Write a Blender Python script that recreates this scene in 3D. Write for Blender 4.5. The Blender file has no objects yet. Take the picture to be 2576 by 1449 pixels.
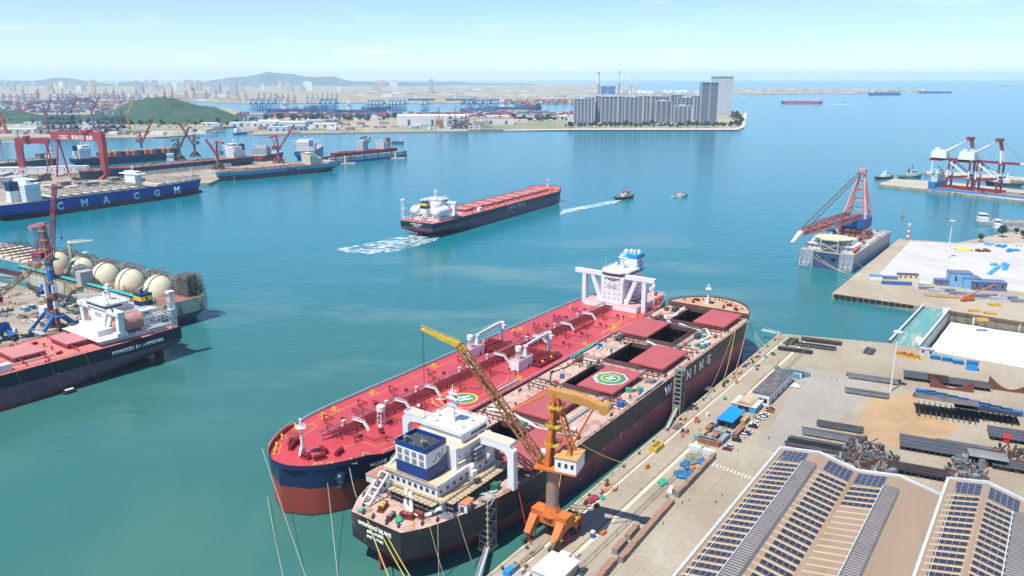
import bpy, math, random
from mathutils import Vector, Matrix, noise as mn
R = math.radians
SC = bpy.context.scene
COL = SC.collection
PI = math.pi
rnd = random.Random(7)
# ------------------------------------------------------------------ camera (a drone 178 m above the water)
CAMH = 178.0
PITCH = 14.8
cam = bpy.data.cameras.new("camera")
cam.sensor_width = 36.0
cam.lens = 27.9
cam.clip_start = 1.0
cam.clip_end = 200000.0
camo = bpy.data.objects.new("camera", cam)
COL.objects.link(camo)
camo.location = (0, 0, CAMH)
camo.rotation_euler = (R(90 - PITCH), 0, 0)
SC.camera = camo
_f = 0.775 * 2576
_t = R(PITCH)
def at(u, v, z=0.0):
 """world point at height z that the survey of the photograph (2576 px wide) puts at u, v"""
 yi = -(v - 724.5) / _f
 dx = (u - 1288) / _f
 dy = math.cos(_t) + yi * math.sin(_t)
 dz = -math.sin(_t) + yi * math.cos(_t)
 k = (z - CAMH) / dz
 return Vector((dx * k, dy * k, z))
# ------------------------------------------------------------------ mesh builder
class MB:
 def __init__(s):
  s.v = []; s.f = []; s.m = []; s.c = 0
 def mat(s, i):
  s.c = i
  return s
 def add(s, vs, fs):
  o = len(s.v)
  s.v += [tuple(p) for p in vs]
  s.f += [tuple(i + o for i in q) for q in fs]
  s.m += [s.c] * len(fs)
  return s
 def bx(s, x0, x1, y0, y1, z0, z1, t=0.0, ty=None):
  ty = t if ty is None else ty
  return s.add([(x0, y0, z0), (x1, y0, z0), (x1, y1, z0), (x0, y1, z0),
(x0 + t, y0 + ty, z1), (x1 - t, y0 + ty, z1), (x1 - t, y1 - ty, z1), (x0 + t, y1 - ty, z1)],
[(3, 2, 1, 0), (4, 5, 6, 7), (0, 1, 5, 4), (1, 2, 6, 5), (2, 3, 7, 6), (3, 0, 4, 7)])
 def cb(s, x, y, z, w, d, h, rz=0.0):
  """box standing on z, centred on x, y, turned by rz"""
  c, n = math.cos(rz), math.sin(rz)
  q = [(-w / 2, -d / 2), (w / 2, -d / 2), (w / 2, d / 2), (-w / 2, d / 2)]
  q = [(x + a * c - b * n, y + a * n + b * c) for a, b in q]
  return s.prism(q, z, z + h)
 def prism(s, q, z0, z1):
  n = len(q)
  a = sum(q[i][0] * q[(i + 1) % n][1] - q[(i + 1) % n][0] * q[i][1] for i in range(n))
  if a < 0: q = q[::-1]
  vs = [(p[0], p[1], z0) for p in q] + [(p[0], p[1], z1) for p in q]
  fs = [tuple(range(n))[::-1], tuple(range(n, 2 * n))] + [(i, (i + 1) % n, n + (i + 1) % n, n + i) for i in range(n)]
  return s.add(vs, fs)
 def ext(s, pts, vec):
  """a flat polygon given in 3-D, pushed out along vec"""
  n = len(pts); v = Vector(vec)
  vs = [tuple(p) for p in pts] + [tuple(Vector(p) + v) for p in pts]
  return s.add(vs, [tuple(range(n)), tuple(range(n, 2 * n))[::-1]] + [(i, n + i, n + (i + 1) % n, (i + 1) % n) for i in range(n)])
 def beam(s, a, b, w=.3, h=None, w2=None, h2=None):
  h = h or w; w2 = w2 or w; h2 = h2 or (h if w2 == w else w2 * h / w)
  a = Vector(a); b = Vector(b); d = (b - a)
  if d.length < 1e-6: return s
  d.normalize()
  up = Vector((0, 0, 1)) if abs(d.z) < .95 else Vector((1, 0, 0))
  x = d.cross(up).normalized(); y = x.cross(d).normalized()
  vs = []
  for p, ww, hh in ((a, w, h), (b, w2, h2)):
   vs += [p - x * ww / 2 - y * hh / 2, p + x * ww / 2 - y * hh / 2, p + x * ww / 2 + y * hh / 2, p - x * ww / 2 + y * hh / 2]
  return s.add(vs, [(0, 1, 2, 3), (7, 6, 5, 4), (0, 4, 5, 1), (1, 5, 6, 2), (2, 6, 7, 3), (3, 7, 4, 0)])
 def tube(s, a, b, r=.3, r2=None, n=8, cap=True):
  r2 = r if r2 is None else r2
  a = Vector(a); b = Vector(b); d = (b - a).normalized()
  up = Vector((0, 0, 1)) if abs(d.z) < .95 else Vector((1, 0, 0))
  x = d.cross(up).normalized(); y = x.cross(d)
  vs = [p + x * rr * math.cos(2 * PI * i / n) + y * rr * math.sin(2 * PI * i / n) for p, rr in ((a, r), (b, r2)) for i in range(n)]
  fs = [(i, n + i, n + (i + 1) % n, (i + 1) % n) for i in range(n)]
  if cap: fs += [tuple(range(n)), tuple(range(n, 2 * n))[::-1]]
  return s.add(vs, fs)
 def path(s, pts, r=.3, n=6):
  for a, b in zip(pts, pts[1:]): s.tube(a, b, r, n=n)
  return s
 def lathe(s, prof, c=(0, 0, 0), n=16):
  vs = [(c[0] + r * math.cos(2 * PI * i / n), c[1] + r * math.sin(2 * PI * i / n), c[2] + z) for r, z in prof for i in range(n)]
  k = len(prof)
  fs = [(j * n + i, j * n + (i + 1) % n, (j + 1) * n + (i + 1) % n, (j + 1) * n + i) for j in range(k - 1) for i in range(n)]
  fs += [tuple(range(n))[::-1], tuple(range((k - 1) * n, k * n))]
  return s.add(vs, fs)
 def lattice(s, a, b, w0, w1, n, r, h0=None, h1=None, mid=None):
  """open four-chord truss from a to b"""
  a = Vector(a); b = Vector(b); d = (b - a).normalized()
  up = Vector((0, 0, 1)) if abs(d.z) < .98 else Vector((1, 0, 0))
  x = d.cross(up).normalized(); y = x.cross(d)
  h0 = h0 or w0; h1 = h1 or w1
  rings = []
  for i in range(n + 1):
   t = i / n
   p = a.lerp(b, t); ww = w0 + (w1 - w0) * t; hh = h0 + (h1 - h0) * t
   if mid: k = 1 - abs(2 * t - 1); ww += (mid - ww) * k; hh += (mid - hh) * k
   rings.append([p + x * (sx * ww / 2) + y * (sy * hh / 2) for sx, sy in ((-1, -1), (1, -1), (1, 1), (-1, 1))])
  for i in range(n):
   for j in range(4):
    s.beam(rings[i][j], rings[i + 1][j], r)
    s.beam(rings[i][j], rings[i][(j + 1) % 4], r * .6)
    s.beam(rings[i][j], rings[i + 1][(j + 1) % 4] if (i + j) % 2 else rings[i + 1][(j - 1) % 4], r * .6)
  for j in range(4): s.beam(rings[n][j], rings[n][(j + 1) % 4], r * .6)
  return s
 def rail(s, pts, h=1.1, r=.1, step=4.0):
  for a, b in zip(pts, pts[1:]):
   a = Vector(a); b = Vector(b); n = max(1, int((b - a).length / step))
   for k in (h, h * .5): s.beam(a + Vector((0, 0, k)), b + Vector((0, 0, k)), r)
   for i in range(n + 1):
    p = a.lerp(b, i / n); s.beam(p, p + Vector((0, 0, h)), r)
  return s
 def ball(s, c, r, n=12, k=8, sz=1.0):
  return s.lathe([(r * math.sin(PI * i / k) + 1e-3, -r * sz * math.cos(PI * i / k)) for i in range(k + 1)], c, n)
 def build(s, name, mats, parent=None, smooth=False, loc=None, rz=0.0):
  me = bpy.data.meshes.new(name)
  me.from_pydata(s.v, [], s.f)
  if not isinstance(mats, (list, tuple)): mats = [mats]
  for m in mats: me.materials.append(m)
  if len(mats) > 1: me.polygons.foreach_set("material_index", s.m)
  if smooth: me.polygons.foreach_set("use_smooth", [True] * len(me.polygons))
  me.update()
  o = bpy.data.objects.new(name, me)
  COL.objects.link(o)
  if parent: o.parent = parent
  if loc is not None: o.location = loc
  if rz: o.rotation_euler = (0, 0, rz)
  return o
def tag(o, label, cat, group=None):
 o["label"] = label; o["category"] = cat
 if group: o["group"] = group
 return o
def struct(o, kind="structure"):
 o["kind"] = kind
 return o
def thing(name, label, cat, loc=(0, 0, 0), rz=0.0, group=None):
 o = bpy.data.objects.new(name, None)
 COL.objects.link(o)
 o.location = loc; o.rotation_euler = (0, 0, rz)
 return tag(o, label, cat, group)
def dup(root, loc, rz=None, label=None, group=None, scale=None):
 r = root.copy(); COL.objects.link(r); r.location = loc
 if rz is not None: r.rotation_euler = (0, 0, rz)
 if scale is not None: r.scale = scale if not isinstance(scale, (int, float)) else (scale,) * 3
 if label: r["label"] = label
 if group: r["group"] = group
 for ch in list(root.children):
  c = ch.copy(); COL.objects.link(c); c.parent = r
  for g in list(ch.children):
   d = g.copy(); COL.objects.link(d); d.parent = c
 return r
# ------------------------------------------------------------------ materials
def lin(c):
 return tuple((x / 255 / 12.92) if x <= 10 else ((x / 255 + .055) / 1.055) ** 2.4 for x in c)
_mats = {}
def mat(name, col, rough=.55, var=.18, scale=.12, grime=None, gamt=0.0, metal=0.0, spec=.4, fine=0.0, stretch=None, emit=0.0):
 """paint / steel / concrete: base colour (linear albedo) with procedural wear; grime = colour of patches of dirt or rust"""
 if name in _mats: return _mats[name]
 m = bpy.data.materials.new(name); m.use_nodes = True
 nt = m.node_tree; b = nt.nodes["Principled BSDF"]
 b.inputs["Roughness"].default_value = rough
 b.inputs["Metallic"].default_value = metal
 b.inputs["Specular IOR Level"].default_value = spec
 tc = nt.nodes.new("ShaderNodeTexCoord")
 src = tc.outputs["Object"]
 if stretch:
  mp = nt.nodes.new("ShaderNodeMapping"); mp.inputs["Scale"].default_value = stretch
  nt.links.new(src, mp.inputs["Vector"]); src = mp.outputs["Vector"]
 n = nt.nodes.new("ShaderNodeTexNoise"); n.inputs["Scale"].default_value = scale; n.inputs["Detail"].default_value = 6
 nt.links.new(src, n.inputs["Vector"])
 def mix(fac, a, c, lo=None, hi=None):
  x = nt.nodes.new("ShaderNodeMix"); x.data_type = 'RGBA'
  if lo is not None:
   mr = nt.nodes.new("ShaderNodeMapRange"); mr.inputs[1].default_value = lo; mr.inputs[2].default_value = hi
   nt.links.new(fac, mr.inputs[0]); fac = mr.outputs[0]
  nt.links.new(fac, x.inputs[0])
  for inp, q in ((x.inputs[6], a), (x.inputs[7], c)):
   if hasattr(q, "links"): nt.links.new(q, inp)
   else: inp.default_value = (*q, 1)
  return x.outputs[2]
 lo = tuple(max(0, c * (1 - var)) for c in col); hi = tuple(min(1, c * (1 + var * .8)) for c in col)
 out = mix(n.outputs["Fac"], lo, hi, .3, .7)
 if fine:
  n3 = nt.nodes.new("ShaderNodeTexNoise"); n3.inputs["Scale"].default_value = 1.1; n3.inputs["Detail"].default_value = 4
  nt.links.new(tc.outputs["Object"], n3.inputs["Vector"])
  out = mix(n3.outputs["Fac"], out, tuple(c * (1 - fine) for c in col), .5, .75)
 if grime:
  n2 = nt.nodes.new("ShaderNodeTexNoise"); n2.inputs["Scale"].default_value = scale * 2.7; n2.inputs["Detail"].default_value = 8
  n2.inputs["Roughness"].default_value = .65
  nt.links.new(src, n2.inputs["Vector"])
  out = mix(n2.outputs["Fac"], out, grime, .62 - .3 * gamt, .72 - .2 * gamt)
 nt.links.new(out, b.inputs["Base Color"])
 if emit:
  b.inputs["Emission Strength"].default_value = emit
 _mats[name] = m
 return m
_texts = []
def text(s, size, loc, rot, m, parent, name="lettering", ex=.03, off=.0, align='LEFT', space=1.0, label=None, sx=1.0):
 """flat lettering as a thin mesh (made from Blender's own font)"""
 cu = bpy.data.curves.new(name, 'FONT')
 cu.body = s; cu.size = size; cu.extrude = ex; cu.bevel_depth = off; cu.bevel_resolution = 0; cu.align_x = align; cu.space_character = space
 cu.resolution_u = 2
 t = bpy.data.objects.new(name + "_outline", cu); COL.objects.link(t)
 me = bpy.data.meshes.new(name)
 o = bpy.data.objects.new(name, me); COL.objects.link(o)
 o.location = loc; o.rotation_euler = rot; o.scale = (sx, 1, 1)
 if parent: o.parent = parent
 if label: o["label"] = label
 _texts.append((t, o, m))
 return o
def finish_texts():
 dg = bpy.context.evaluated_depsgraph_get(); dg.update()
 for t, o, m in _texts:
  me = bpy.data.meshes.new_from_object(t.evaluated_get(dg)); me.name = o.name
  me.materials.clear(); me.materials.append(m); old = o.data; o.data = me
  bpy.data.meshes.remove(old)
 for t, o, m in _texts:
  cu = t.data; bpy.data.objects.remove(t); bpy.data.curves.remove(cu)
 _texts.clear()
RUST = (.16, .07, .04)
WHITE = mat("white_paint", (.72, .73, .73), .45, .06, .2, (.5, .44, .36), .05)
WHITED = mat("worn_white_paint", (.62, .61, .58), .5, .12, .2, (.36, .25, .17), .3)
GLASS = mat("dark_glass", (.02, .03, .04), .1, .1)
BLACK = mat("black_paint", (.015, .016, .018), .45, .3)
DKGREY = mat("dark_grey_steel", (.06, .065, .07), .55, .3, .3)
GREY = mat("grey_steel", (.22, .23, .24), .5, .2, .3, RUST, .15)
LTGREY = mat("light_grey_steel", (.42, .43, .44), .5, .15, .3, (.25, .2, .16), .15)
RED = mat("red_paint", (.42, .03, .025), .45, .2, .3)
ORANGE = mat("orange_paint", (.58, .16, .03), .5, .2, .2, (.3, .11, .05), .2)
YELLOW = mat("yellow_paint", (.62, .42, .04), .5, .2, .3, (.35, .2, .05), .2)
BLUE = mat("blue_paint", (.03, .12, .38), .45, .2, .2)
BRBLUE = mat("bright_blue_paint", (.02, .27, .62), .45, .15, .2)
GREEN = mat("green_tarpaulin", (.02, .36, .22), .6, .25, .5)
TEAL = mat("teal_pipe", (.05, .45, .4), .5, .2, .3)
BROWN = mat("brown_rusty_steel", (.14, .075, .05), .6, .3, .3)
ROPE = mat("pale_rope", (.5, .45, .34), .8, .2)
YROPE = mat("yellow_rope", (.6, .47, .1), .8, .2)
CREAM = mat("cream_paint", (.66, .6, .44), .5, .1, .2, (.4, .3, .2), .1)
PLY = mat("plywood_cover", (.62, .48, .3), .7, .15, .5, (.4, .28, .17), .3)
# ------------------------------------------------------------------ sky, sun
SUN_EL, SUN_AZ = 64.0, 226.0          # azimuth clockwise from +Y
w = bpy.data.worlds.new("World"); SC.world = w; w.use_nodes = True
nt = w.node_tree
bg = nt.nodes["Background"]; bg.inputs["Strength"].default_value = .095
sky = nt.nodes.new("ShaderNodeTexSky"); sky.sky_type = 'NISHITA'; sky.sun_disc = False
sky.sun_elevation = R(SUN_EL); sky.sun_rotation = R(SUN_AZ)
sky.altitude = 1200; sky.air_density = 1.0; sky.dust_density = .1; sky.ozone_density = 1.0
tint = nt.nodes.new("ShaderNodeMix"); tint.data_type = 'RGBA'; tint.blend_type = 'MULTIPLY'; tint.inputs[0].default_value = 1
nt.links.new(sky.outputs[0], tint.inputs[6]); tint.inputs[7].default_value = (.82, .95, 1.2, 1)
tcw = nt.nodes.new("ShaderNodeTexCoord"); mpw = nt.nodes.new("ShaderNodeMapping"); mpw.inputs["Scale"].default_value = (1.6, 1.6, 9)
nt.links.new(tcw.outputs["Generated"], mpw.inputs[0]); nzw = nt.nodes.new("ShaderNodeTexNoise"); nzw.inputs["Scale"].default_value = 5; nzw.inputs["Detail"].default_value = 7
nt.links.new(mpw.outputs[0], nzw.inputs["Vector"]); mrw = nt.nodes.new("ShaderNodeMapRange"); mrw.inputs[1].default_value = .56; mrw.inputs[2].default_value = .8; mrw.inputs[4].default_value = .3
nt.links.new(nzw.outputs["Fac"], mrw.inputs[0]); cl = nt.nodes.new("ShaderNodeMix"); cl.data_type = 'RGBA'; nt.links.new(mrw.outputs[0], cl.inputs[0])
nt.links.new(tint.outputs[2], cl.inputs[6]); cl.inputs[7].default_value = (9.5, 9.8, 10, 1)
nt.links.new(cl.outputs[2], bg.inputs[0])
sl = bpy.data.lights.new("sun", 'SUN'); sl.energy = 4.2; sl.angle = R(.5); sl.color = (1, .965, .91)
so = bpy.data.objects.new("sun", sl); COL.objects.link(so)
_s = Vector((math.sin(R(SUN_AZ)) * math.cos(R(SUN_EL)), math.cos(R(SUN_AZ)) * math.cos(R(SUN_EL)), math.sin(R(SUN_EL))))
so.rotation_euler = (-_s).to_track_quat('-Z', 'Y').to_euler()
so.location = (0, 0, 500)
SC.view_settings.view_transform = 'Standard'
SC.view_settings.look = 'None'
SC.view_settings.exposure = 0.6
SC.view_settings.gamma = 1.0
SC.render.engine = 'CYCLES'
cy = SC.cycles
cy.use_denoising = True
cy.max_bounces = 6; cy.diffuse_bounces = 2; cy.glossy_bounces = 3; cy.transmission_bounces = 2; cy.volume_bounces = 1
cy.caustics_reflective = False; cy.caustics_refractive = False
# ------------------------------------------------------------------ water
def water_mat():
 m = bpy.data.materials.new("sea_water"); m.use_nodes = True
 nt = m.node_tree; N = nt.nodes; Lk = nt.links; b = N["Principled BSDF"]
 geo = N.new("ShaderNodeTexCoord"); P = geo.outputs["Object"]
 sep = N.new("ShaderNodeSeparateXYZ"); Lk.new(P, sep.inputs[0])
 def noise(scale, det=4, rot=0, st=(1, 1, 1), rough=.5):
  mp = N.new("ShaderNodeMapping"); mp.inputs["Scale"].default_value = st; mp.inputs["Rotation"].default_value = (0, 0, rot)
  Lk.new(P, mp.inputs[0]); n = N.new("ShaderNodeTexNoise"); n.inputs["Scale"].default_value = scale
  n.inputs["Detail"].default_value = det; n.inputs["Roughness"].default_value = rough
  Lk.new(mp.outputs[0], n.inputs["Vector"]); return n.outputs["Fac"]
 def mr(x, a, c, lo=0, hi=1):
  q = N.new("ShaderNodeMapRange"); q.interpolation_type = 'SMOOTHSTEP'
  Lk.new(x, q.inputs[0]); q.inputs[1].default_value = a; q.inputs[2].default_value = c
  q.inputs[3].default_value = lo; q.inputs[4].default_value = hi; return q.outputs[0]
 def op(o, x, y):
  q = N.new("ShaderNodeMath"); q.operation = o
  for i, k in enumerate((x, y)):
   if hasattr(k, "links"): Lk.new(k, q.inputs[i])
   else: q.inputs[i].default_value = k
  return q.outputs[0]
 def mix(f, a, c):
  x = N.new("ShaderNodeMix"); x.data_type = 'RGBA'; Lk.new(f, x.inputs[0])
  for inp, q in ((x.inputs[6], a), (x.inputs[7], c)):
   if hasattr(q, "links"): Lk.new(q, inp)
   else: inp.default_value = (*q, 1)
  return x.outputs[2]
 wob = op('MULTIPLY', op('SUBTRACT', noise(.004, 5), .5), 420)
 yy = op('ADD', sep.outputs[1], wob)
 deep = mr(yy, 330, 980)
 col = mix(deep, (.035, .14, .122), (.006, .16, .2))
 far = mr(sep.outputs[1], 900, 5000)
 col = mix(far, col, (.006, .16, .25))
 silt = mr(noise(.0075, 6, .55, (.7, 1.4, 1), .55), .46, .64)
 band = op('MULTIPLY', mr(op('ADD', sep.outputs[1], op('MULTIPLY', sep.outputs[0], -.35)), 380, 520), mr(op('ADD', sep.outputs[1], op('MULTIPLY', sep.outputs[0], -.45)), 950, 720))
 side = op('MULTIPLY', mr(sep.outputs[0], -300, -120), mr(sep.outputs[0], 260, 120))
 f = op('MULTIPLY', op('MULTIPLY', silt, band), side)
 col = mix(op('MULTIPLY', f, .62), col, (.13, .24, .22))
 silt2 = mr(noise(.011, 5, .8, (1, .6, 1)), .45, .7)
 near = mr(yy, 520, 260)
 col = mix(op('MULTIPLY', op('MULTIPLY', silt2, near), .55), col, (.075, .17, .12))
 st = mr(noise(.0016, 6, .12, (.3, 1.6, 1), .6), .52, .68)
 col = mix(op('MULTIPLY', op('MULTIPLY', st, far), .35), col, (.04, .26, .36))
 Lk.new(col, b.inputs["Base Color"])
 b.inputs["Roughness"].default_value = .16
 b.inputs["IOR"].default_value = 1.33
 w1 = noise(.11, 3, .5, (.55, 1.3, 1)); w2 = noise(.42, 3, -.2, (.7, 1.2, 1)); w3 = noise(.02, 2, .4, (.6, 1.4, 1))
 hsum = op('ADD', op('ADD', op('MULTIPLY', w1, .9), op('MULTIPLY', w2, .28)), op('MULTIPLY', w3, 1.0))
 bp = N.new("ShaderNodeBump"); bp.inputs["Strength"].default_value = .55; bp.inputs["Distance"].default_value = .9
 Lk.new(hsum, bp.inputs["Height"]); Lk.new(bp.outputs[0], b.inputs["Normal"])
 return m
DK = [at(2235, 863, 4.5), at(2322, 771, 4.5)]           # dock gate: near end, far end (seaward edge)
_gd = (DK[1] - DK[0]).normalized()
_ga = Vector((_gd.y, -_gd.x, 0))                         # into the dock
GW = 19.0                                                # gate thickness
B0 = DK[0] + _ga * GW; B1 = DK[1] + _ga * GW
B2 = B1 + _ga * 420; B3 = B0 + _ga * 420
sea = MB()
S = 70000
outer = [(-S, -600), (S, -600), (S, S), (-S, S)]
inner = [B0, B3, B2, B1]
sea.add([(x, y, 0) for x, y in outer] + [(p.x, p.y, 0) for p in inner], [(0, 1, 5, 4), (1, 2, 6, 5), (2, 3, 7, 6), (3, 0, 4, 7)])
SEA = struct(sea.build("water", water_mat()))
# ------------------------------------------------------------------ air
hz = MB(); hz.bx(-30000, 30000, -900, 42000, -30, 430)
hm = bpy.data.materials.new("haze"); hm.use_nodes = True
hn = hm.node_tree; hn.nodes.remove(hn.nodes["Principled BSDF"])
pv = hn.nodes.new("ShaderNodeVolumePrincipled")
pv.inputs["Color"].default_value = (.66, .88, 1.0, 1); pv.inputs["Density"].default_value = 3.4e-5; pv.inputs["Anisotropy"].default_value = .0
hn.links.new(pv.outputs[0], hn.nodes["Material Output"].inputs["Volume"])
HAZE = struct(hz.build("haze", hm), "stuff")
# ------------------------------------------------------------------ ships: shared builders
def hull_f(L, B, D, T, bl, sl, tw, rake, over, fw=.0, p0=1.8, p1=2.6, blunt=.55):
 """half breadth and end positions of a hull at height z (0 = water)"""
 def ends(z):
  q = max(0.0, min(1.0, (z + T) / (D + T)))
  k = max(0.0, min(1.0, 1 - z / (D * .5))) if z < D * .5 else 0
  return over * k ** 1.4, L - rake * (1 - q) ** 1.2
 def hb(x, z):
  q = max(0.0, min(1.0, (z + T) / (D + T)))
  xa, xf = ends(z)
  h = B / 2
  bb = bl * (1.25 - .25 * q)
  if x > xf - bb:
   u = min(1.0, (x - (xf - bb)) / bb)
   h *= max(0.0, 1 - u ** (p0 + (p1 - p0) * q)) ** blunt
  k = max(0.0, min(1.0, 1 - z / (D * .5)))
  t = tw * (1 - k ** 1.3) + .02
  s2 = sl * (1 + .5 * k)
  if x < xa + s2:
   u = 1 - (x - xa) / s2
   h *= t + (1 - t) * max(0.0, 1 - u ** 2.2) ** .75
  return h
 return ends, hb
def hull_mesh(F, L, D, T, splits, nz=3, ns=34):
 """skin with colour bands: splits = heights where the paint changes"""
 ends, hb = F
 mb = MB()
 zs = [-T] + list(splits) + [D]
 lv = []
 for i in range(len(zs) - 1):
  for j in range(nz): lv.append((zs[i] + (zs[i + 1] - zs[i]) * j / nz, i))
 lv.append((D, len(zs) - 2))
 st = [(1 - math.cos(PI * i / ns)) / 2 for i in range(ns + 1)]
 st = [.5 * a + .5 * (i / ns) for i, a in enumerate(st)]
 rows = []
 for z, _ in lv:
  xa, xf = ends(z)
  r = []
  for t in st:
   x = xa + t * (xf - xa); r.append((x, hb(x, z), z))
  rows.append(r)
 for k in range(len(lv) - 1):
  mb.c = lv[k][1]
  a, b = rows[k], rows[k + 1]
  for sgn in (1, -1):
   vs = [(x, sgn * h, z) for x, h, z in a] + [(x, sgn * h, z) for x, h, z in b]
   n = ns + 1
   mb.add(vs, [(i, i + 1, n + i + 1, n + i)[::1 if sgn < 0 else -1] for i in range(ns)])
  (x0, h0, z0), (x1, h1, z1) = a[0], b[0]
  mb.add([(x0, h0, z0), (x0, -h0, z0), (x1, -h1, z1), (x1, h1, z1)], [(0, 1, 2, 3)][::1])
 return mb
def deck_mesh(F, z, x0, x1, holes=(), inset=.25, n=40):
 ends, hb = F
 xs = [x0 + (x1 - x0) * i / n for i in range(n + 1)]
 for h in holes: xs += [h[0], h[1]]
 xs = sorted(set(xs)); mb = MB()
 def q(xa, xb, ya0, ya1, yb0, yb1):
  mb.add([(xa, ya0, z), (xb, yb0, z), (xb, yb1, z), (xa, ya1, z)], [(0, 1, 2, 3)])
 for a, b in zip(xs, xs[1:]):
  ha, hbb = max(.01, hb(a, z) - inset), max(.01, hb(b, z) - inset)
  hit = [h for h in holes if a >= h[0] - 1e-4 and b <= h[1] + 1e-4]
  if hit:
   q(a, b, -ha, hit[0][2], -hbb, hit[0][2]); q(a, b, hit[0][3], ha, hit[0][3], hbb)
  else: q(a, b, -ha, ha, -hbb, hbb)
 return mb
def edge_pts(F, z, x0, x1, sgn, n=24, inset=.3):
 return [(x0 + (x1 - x0) * i / n, sgn * max(.05, F[1](x0 + (x1 - x0) * i / n, z) - inset), z) for i in range(n + 1)]
def bow_loop(F, z, x0, x1, inset=.3, n=16):
 a = [(x0 + (x1 - x0) * math.sin(PI / 2 * i / n)) for i in range(n + 1)]
 p = [(x, max(.05, F[1](x, z) - inset), z) for x in a]
 return p + [(x, -y, zz) for x, y, zz in p[::-1]]
def hull_skin(mb, p, name, mats):
 return mb.build(name, mats, p)
def winch(p, x, y, z, m, m2, s=1.0, rz=0.0, name="winch"):
 mb = MB()
 mb.bx(-2 * s, 2 * s, -1 * s, 1 * s, 0, .35 * s)
 for k in (-1.5, 0, 1.5): mb.bx((k - .15) * s, (k + .15) * s, -.8 * s, .8 * s, .3 * s, 1.9 * s, 0, .3 * s)
 mb.mat(1).tube((-1.4 * s, 0, 1.2 * s), (-.1 * s, 0, 1.2 * s), .75 * s, n=10).tube((.1 * s, 0, 1.2 * s), (1.4 * s, 0, 1.2 * s), .6 * s, n=10)
 mb.mat(0).bx(1.6 * s, 2.4 * s, -.6 * s, .6 * s, .3 * s, 1.5 * s)
 return mb.build(name, [m, m2], p, loc=(x, y, z), rz=rz)
def bollard(p, x, y, z, m, s=1.0, rz=0.0):
 mb = MB(); mb.bx(-1.2 * s, 1.2 * s, -.4 * s, .4 * s, 0, .2 * s)
 for k in (-.75, .75): mb.lathe([(.33 * s, .15 * s), (.33 * s, .9 * s), (.45 * s, .95 * s), (.45 * s, 1.1 * s)], (k * s, 0, 0), 8)
 return mb.build("bollard", m, p, loc=(x, y, z), rz=rz)
def hatch_cover(p, x0, x1, y0, y1, z, m, ribs=True, t=1.2, name="hatch_cover", m2=None):
 mb = MB(); mb.bx(x0, x1, y0, y1, z + .25, z + t)
 mb.bx(x0 + .4, x1 - .4, y0 + .4, y1 - .4, z + t, z + t + .12, .3)
 if ribs:
  n = int((x1 - x0) / 2.2)
  for i in range(n + 1):
   x = x0 + .5 + (x1 - x0 - 1) * i / n
   for ya, yb in ((y0 - .25, y0), (y1, y1 + .25)): mb.bx(x - .15, x + .15, ya, yb, z + .1, z + t - .15)
  n = int((y1 - y0) / 2.2)
  for i in range(n + 1):
   y = y0 + .5 + (y1 - y0 - 1) * i / n
   for xa, xb in ((x0 - .25, x0), (x1, x1 + .25)): mb.bx(xa, xb, y - .15, y + .15, z + .1, z + t - .15)
 return mb.build(name, m, p)
def coaming(p, x0, x1, y0, y1, z, h, m, hold=None, depth=19, t=.5, name="hatch_coaming"):
 mb = MB()
 for a in ((x0 - t, x1 + t, y0 - t, y0), (x0 - t, x1 + t, y1, y1 + t), (x0 - t, x0, y0, y1), (x1, x1 + t, y0, y1)):
  mb.bx(a[0], a[1], a[2], a[3], z - .3, z + h)
 n = int((x1 - x0) / 2.5)
 for i in range(n + 1):
  x = x0 + (x1 - x0) * i / n
  mb.bx(x - .12, x + .12, y0 - t - .9, y0 - t, z, z + h - .2, 0); mb.bx(x - .12, x + .12, y1 + t, y1 + t + .9, z, z + h - .2, 0)
 c = mb.build(name, m, p)
 if hold:
  hb = MB(); e = 3.0
  a, b, c0, d, zb = x0 - e, x1 + e, y0 - e, y1 + e, z - depth
  v = [(a, c0, zb), (b, c0, zb), (b, d, zb), (a, d, zb), (a, c0, z - .8), (b, c0, z - .8), (b, d, z - .8), (a, d, z - .8)]
  hb.add(v, [(0, 1, 2, 3), (0, 4, 5, 1), (1, 5, 6, 2), (2, 6, 7, 3), (3, 7, 4, 0)])
  hb.bx(x1 - .35, x1 - .05, y0 + 9, y0 + 9.4, zb, z)
  hb.build("hold", hold, c)
 return c
def deck_crane(p, x, y, z, h, jib, ang, m, dz=-4.0, name="deck_crane"):
 mb = MB(); mb.lathe([(1.1, 0), (1.1, h - 2), (1.5, h - 1.5), (1.5, h), (.6, h + .8)], (0, 0, 0), 12)
 c = mb.build(name, m, p, loc=(x, y, z), rz=ang)
 j = MB(); j.beam((-1.5, 0, h - .4), (3, 0, h - .2), 1.6, 1.8); j.beam((2.5, 0, h - .2), (jib, 0, h + dz), 1.5, 1.9, .7, .9)
 for s in (-.7, .7): j.rail([(2, s, h + .7), (jib * .7, s, h + dz * .7 + .7)], .9, .08)
 j.build("jib", m, c)
 b = MB(); b.bx(-1, 1.4, 1.2, 2.8, h - 3.2, h - 1.2); b.build("cab", [m], c)
 return c
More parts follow.
